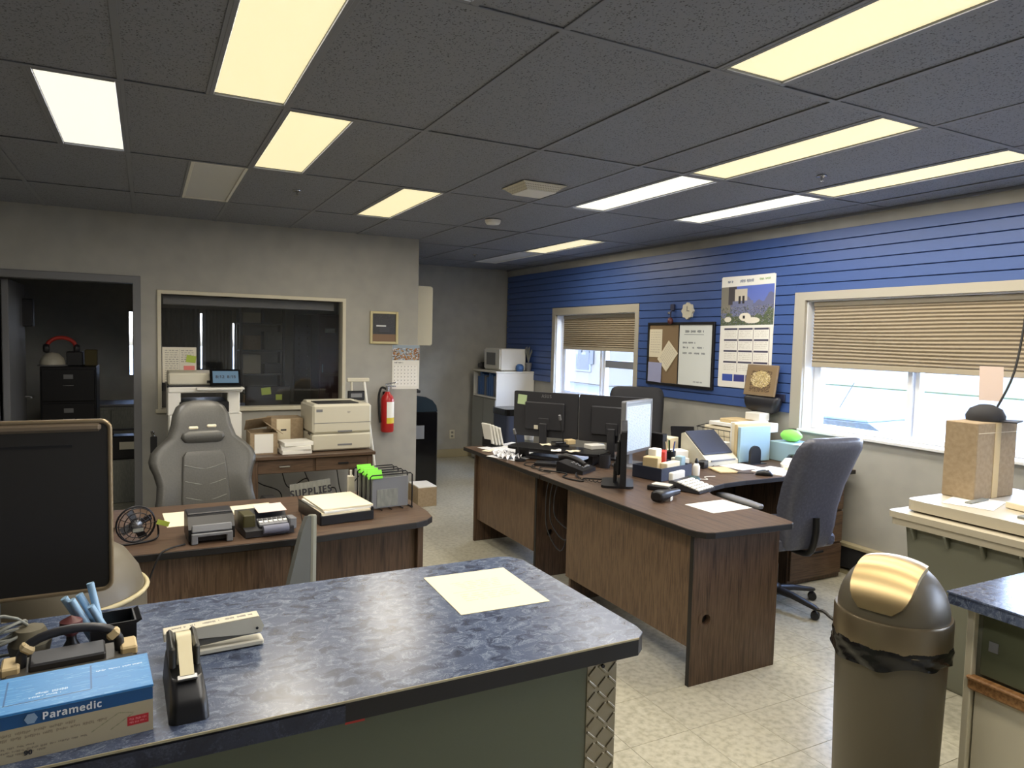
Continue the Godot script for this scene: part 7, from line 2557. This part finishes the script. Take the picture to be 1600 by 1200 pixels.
	# black holder with rolled pale blue papers
	var pc := thing("pen_holder", "black square holder beside the caddy", "holder", Vector3(-0.062, CY, -1.50), 0.1)
	s = ST()
	var h := 0.066
	for e in [-1.0, 1.0]:
		bx(s, Vector3(e * 0.036, h * 0.5, 0), Vector3(0.003, h, 0.07), 0.0)
		bx(s, Vector3(0, h * 0.5, e * 0.034), Vector3(0.075, h, 0.003), 0.0)
	bx(s, Vector3(0, 0.002, 0), Vector3(0.073, 0.004, 0.07), 0.0)
	obj("walls", s, M.black_plastic, pc)
	onebox("rim_wing", Vector3(0.041, h - 0.002, 0.0), Vector3(0.012, 0.004, 0.07), M.black_plastic, pc, 0.0, rotb(0, 0, 0.5))
	var tube_m := mat("pale_blue_plastic", c8(152, 186, 214), 0.35)
	for q in [[-0.030, 0.0, -0.076, 0.01, 0.118], [-0.022, 0.012, -0.064, 0.02, 0.116], [-0.014, -0.01, -0.054, -0.01, 0.115], [-0.020, 0.0, -0.036, -0.01, 0.134], [0.0, 0.012, -0.034, 0.02, 0.10]]:
		s = ST()
		var base := Vector3(-0.062, CY, -1.50)
		cyl(s, base + Vector3(q[0] + 0.01, 0.006, q[1]), base + Vector3(q[2], q[4], q[3]), 0.0065, 0.0065, 10)
		tag(obj("blue_tube", s, tube_m), "pale blue plastic tube leaning in the black holder" if q[4] < 0.13 else "longest pale blue plastic tube standing nearly upright in the black holder", "tube", "tubes in the black holder")
	# stapler
	var st := thing("stapler", "long cream stapler with handwriting on top of its arm", "stapler", Vector3(0.113, CY, -1.425), 0.04)
	st.scale = Vector3(0.86, 0.86, 0.86)
	var hh := 0.10
	s = ST()
	bx(s, Vector3(0.0, 0.008, 0.0), Vector3(0.20, 0.013, 0.04), 0.003)
	obj("base", s, M.ivory_plastic, st)
	onebox("foot", Vector3(-0.004, 0.002, 0.0), Vector3(0.19, 0.004, 0.036), M.black_rubber, st, 0.0)
	onebox("anvil", Vector3(-0.085, 0.016, 0.0), Vector3(0.025, 0.004, 0.03), M.steel, st, 0.001)
	s = ST()
	bx(s, Vector3(0.0, 0.028, 0.0), Vector3(0.19, 0.014, 0.018), 0.002, rotb(0, 0, 0.06))
	obj("magazine", s, mat("staple_grey", c8(118, 116, 106), 0.4, 0.3), st)
	s = ST()
	prism(s, PackedVector2Array([Vector2(-0.105, 0.046), Vector2(-0.105, 0.062), Vector2(0.09, 0.068), Vector2(0.10, 0.045), Vector2(0.095, 0.032), Vector2(0.06, 0.032)]), 0.036, Transform3D(Basis(), Vector3(0, 0, -0.018)))
	var arm := obj("arm", s, M.ivory_plastic, st)
	im = Image.create(200, 40, false, Image.FORMAT_RGB8)
	im.fill(c8(214, 206, 182))
	scribble(im, 16, 44, 12, 12, c8(40, 38, 36), 26, 6)
	scribble(im, 54, 64, 10, 14, c8(60, 58, 56), 10, 4)
	scribble(im, 80, 116, 12, 12, c8(60, 58, 56), 30, 6)
	scribble(im, 128, 188, 12, 12, c8(40, 38, 36), 20, 6)
	s = ST()
	quad(s, Vector3(-0.104, 0.0632, 0.017), Vector3(0.089, 0.0690, 0.017), Vector3(0.089, 0.0690, -0.017), Vector3(-0.104, 0.0632, -0.017), Vector3(0, 1, 0))
	obj("handwriting", s, image_mat("stapler_writing", im, 0.5), arm)
	s = ST()
	cyl(s, Vector3(0.085, 0.042, -0.0195), Vector3(0.085, 0.042, 0.0195), 0.003)
	obj("pivot", s, M.black_metal, arm)
	onebox("red_mark", Vector3(-0.05, 0.034, 0.01), Vector3(0.02, 0.004, 0.012), M.red_item, st, 0.0)
	# tape dispenser
	var td := thing("tape_dispenser", "black tape dispenser with a roll of clear tape on the counter", "tape dispenser", Vector3(0.052, CY, -1.268), 0.03)
	s = ST()
	var tr := []
	for q in [[0.0, -0.085, 0.100, 0.0295], [0.02, -0.085, 0.097, 0.028], [0.034, -0.085, 0.088, 0.0265], [0.042, -0.084, 0.070, 0.0255], [0.050, -0.082, 0.058, 0.0245], [0.051, -0.080, 0.050, 0.022]]:
		var ring := []
		for v in rrect4(q[3] * 2.0, q[2] - q[1], [0.006, 0.006, 0.012, 0.012], 4):
			ring.append(Vector3(v.x, q[0], (q[1] + q[2]) * 0.5 - v.y))
		tr.append(ring)
	loft(s, tr)
	obj("base", s, M.black_plastic, td)
	s = ST()
	for e in [-1.0, 1.0]:
		bx(s, Vector3(e * 0.0185, 0.062, -0.036), Vector3(0.010, 0.048, 0.088), 0.004)
	obj("cheek", s, mat("dispenser_grey", c8(66, 65, 60), 0.4), td)
	s = ST()
	cyl(s, Vector3(-0.0115, 0.070, -0.025), Vector3(0.0115, 0.070, -0.025), 0.028, 0.028, 24)
	obj("tape_roll", s, mat("tape_cream", c8(226, 214, 176), 0.35), td)
	s = ST()
	bx(s, Vector3(0, 0.055, 0.058), Vector3(0.03, 0.004, 0.012), 0.001, rotb(0, 0.2))
	obj("cutter", s, M.steel, td)
	s = ST()
	sheet(s, 2, 6, func(u, v): return Vector3(-0.0105 + 0.021 * u, lerpf(0.094, 0.058, v), lerpf(-0.010, 0.056, v)))
	obj("tape_strip", s, M.tape_cream, td)

# ---------------------------------------------------------------- small things on the walnut desks
func desk_clutter() -> void:
	var s: SurfaceTool
	# pen cup with pens
	var pc := thing("pen_cup", "black mesh pen cup behind the beige scanner", "cup", Vector3(3.28, DY, -3.86))
	s = ST()
	lathe(s, [Vector2(0.0, 0.0), Vector2(0.036, 0.0), Vector2(0.038, 0.095), Vector2(0.035, 0.095), Vector2(0.033, 0.006), Vector2(0.0, 0.006)], Vector3.ZERO, 18)
	obj("cup", s, M.black_metal, pc)
	var inks := ["red_item", "blue_folder", "black_plastic", "manila", "green_leaf"]
	var names := ["red pen", "blue pen", "black pen", "tan pencil", "green pen"]
	for k in 5:
		s = ST()
		var a := TAU * k / 5.0
		var base := Vector3(3.28 + cos(a) * 0.012, DY + 0.008, -3.86 + sin(a) * 0.012)
		cyl(s, base, base + Vector3(cos(a) * 0.022, 0.15 + 0.008 * (k % 3), sin(a) * 0.022), 0.004, 0.004, 8)
		tag(obj("pen", s, M[inks[k]]), names[k] + " standing in the black pen cup", "pen", "pens in the black pen cup")
	# mug
	var mg := thing("coffee_mug", "dark coffee mug next to the phone on the far desk", "mug", Vector3(2.75, DY, -3.90), 0.6)
	s = ST()
	lathe(s, [Vector2(0.0, 0.0), Vector2(0.034, 0.0), Vector2(0.04, 0.02), Vector2(0.04, 0.09), Vector2(0.036, 0.09), Vector2(0.035, 0.01), Vector2(0.0, 0.01)], Vector3.ZERO, 20)
	obj("mug", s, M.dark_plastic, mg)
	s = ST()
	tube(s, smooth_path([Vector3(0.038, 0.075, 0), Vector3(0.062, 0.07, 0), Vector3(0.064, 0.035, 0), Vector3(0.038, 0.022, 0)], 4), 0.005, 6)
	obj("handle", s, M.dark_plastic, mg)
	# glue bottle
	var gl := thing("glue_bottle", "white squeeze bottle with a black cap beside the slate tray", "bottle", Vector3(3.17, DY, -3.47))
	s = ST()
	lathe(s, [Vector2(0.0, 0.0), Vector2(0.022, 0.0), Vector2(0.024, 0.06), Vector2(0.012, 0.08), Vector2(0.0, 0.082)], Vector3.ZERO, 16)
	obj("bottle", s, M.white_plastic, gl)
	s = ST()
	lathe(s, [Vector2(0.012, 0.08), Vector2(0.012, 0.095), Vector2(0.004, 0.112), Vector2(0.0, 0.112)], Vector3.ZERO, 12)
	obj("nozzle", s, M.black_plastic, gl)
	# teal charger puck and its wire
	var ch := thing("desk_charger", "dark teal charger puck in front of the slate tray", "charger", Vector3(3.02, DY, -3.33))
	s = ST()
	lathe(s, [Vector2(0.0, 0.0), Vector2(0.04, 0.0), Vector2(0.045, 0.012), Vector2(0.035, 0.028), Vector2(0.0, 0.032)], Vector3.ZERO, 20)
	obj("puck", s, mat("dark_teal", c8(36, 64, 66), 0.4), ch)
	s = ST()
	tube(s, smooth_path([Vector3(0.04, 0.01, 0), Vector3(0.10, 0.006, 0.02), Vector3(0.14, 0.006, -0.05), Vector3(0.22, 0.006, -0.04)], 5), 0.003, 5)
	obj("wire", s, M.white_plastic, ch)
	# notebooks and card stacks
	for q in [[3.10, -3.66, 0.12, 0.018, 0.17, "black_plastic", 0.4, "black notebook lying beside the slate tray"], [3.45, -3.52, 0.13, 0.012, 0.18, "manila", -0.3, "manila booklet lying in front of the beige scanner"], [3.96, -3.33, 0.16, 0.03, 0.12, "cream_paper", 0.15, "cream card stack near the slate chair"], [2.58, -4.80, 0.10, 0.04, 0.07, "grey_board", 0.5, "grey card box among the far desk papers"], [2.42, -4.12, 0.11, 0.022, 0.15, "black_plastic", 0.9, "black notebook at the front of the far desk"], [3.46, -4.22, 0.14, 0.08, 0.12, "grey_board", 0.2, "grey carton at the rear of the desk by the blue wall"], [3.92, -4.10, 0.16, 0.10, 0.2, "paper", 0.1, "white paper pile beside the wire basket"]]:
		var o := onebox("desk_stack", Vector3.ZERO, Vector3(q[2], q[3], q[4]), M[q[5]], self, 0.003)
		o.position = Vector3(q[0], DY + q[3] * 0.5 + 0.0015, q[1])
		o.rotation.y = q[6]
		tag(o, q[7], "stack" if q[5] != "black_plastic" else "notebook")
	# torn notes scattered on the far desk and the shelf
	var spots := [[2.30, DY, -4.80, 0.7], [2.52, DY, -4.93, -0.4], [2.60, DY + 0.0885, -4.42, 0.2], [2.52, DY + 0.0885, -4.16, 1.0], [2.62, DY + 0.0885, -4.10, 0.4]]
	for k in spots.size():
		var q: Array = spots[k]
		s = ST()
		sheet(s, 4, 4, func(u, v): return Vector3((u - 0.5) * 0.09, 0.004 + 0.006 * sin(u * 5.0 + k) * sin(v * 6.0 + k), (v - 0.5) * 0.07))
		var o := obj("paper_note", s, M.paper if k % 2 else M.cream_paper)
		o.position = Vector3(q[0], q[1], q[2])
		o.rotation.y = q[3]
		tag(o, ["curled cream note on the front edge of the far desk", "curled white note by the envelope rack", "curled cream note on the black shelf near the note block", "curled white note at the end of the black shelf", "curled cream note in the middle of the black shelf"][k], "note")
	# cable tangle over the far desk edge
	for k in 3:
		s = ST()
		var z0 := -3.98 - 0.1 * k
		tube(s, smooth_path([Vector3(2.62, DY + 0.006, z0 - 0.1), Vector3(2.44, DY + 0.006, z0), Vector3(2.34, DY + 0.007, z0 - 0.06), Vector3(2.27, DY + 0.006, z0 + 0.03), Vector3(2.30, DY + 0.006, z0 + 0.12)], 6), 0.0035, 5)
		tag(obj("desk_cable", s, M.black_rubber), "thin black cable curling on the far desk", "cable", "cables on the far desk")
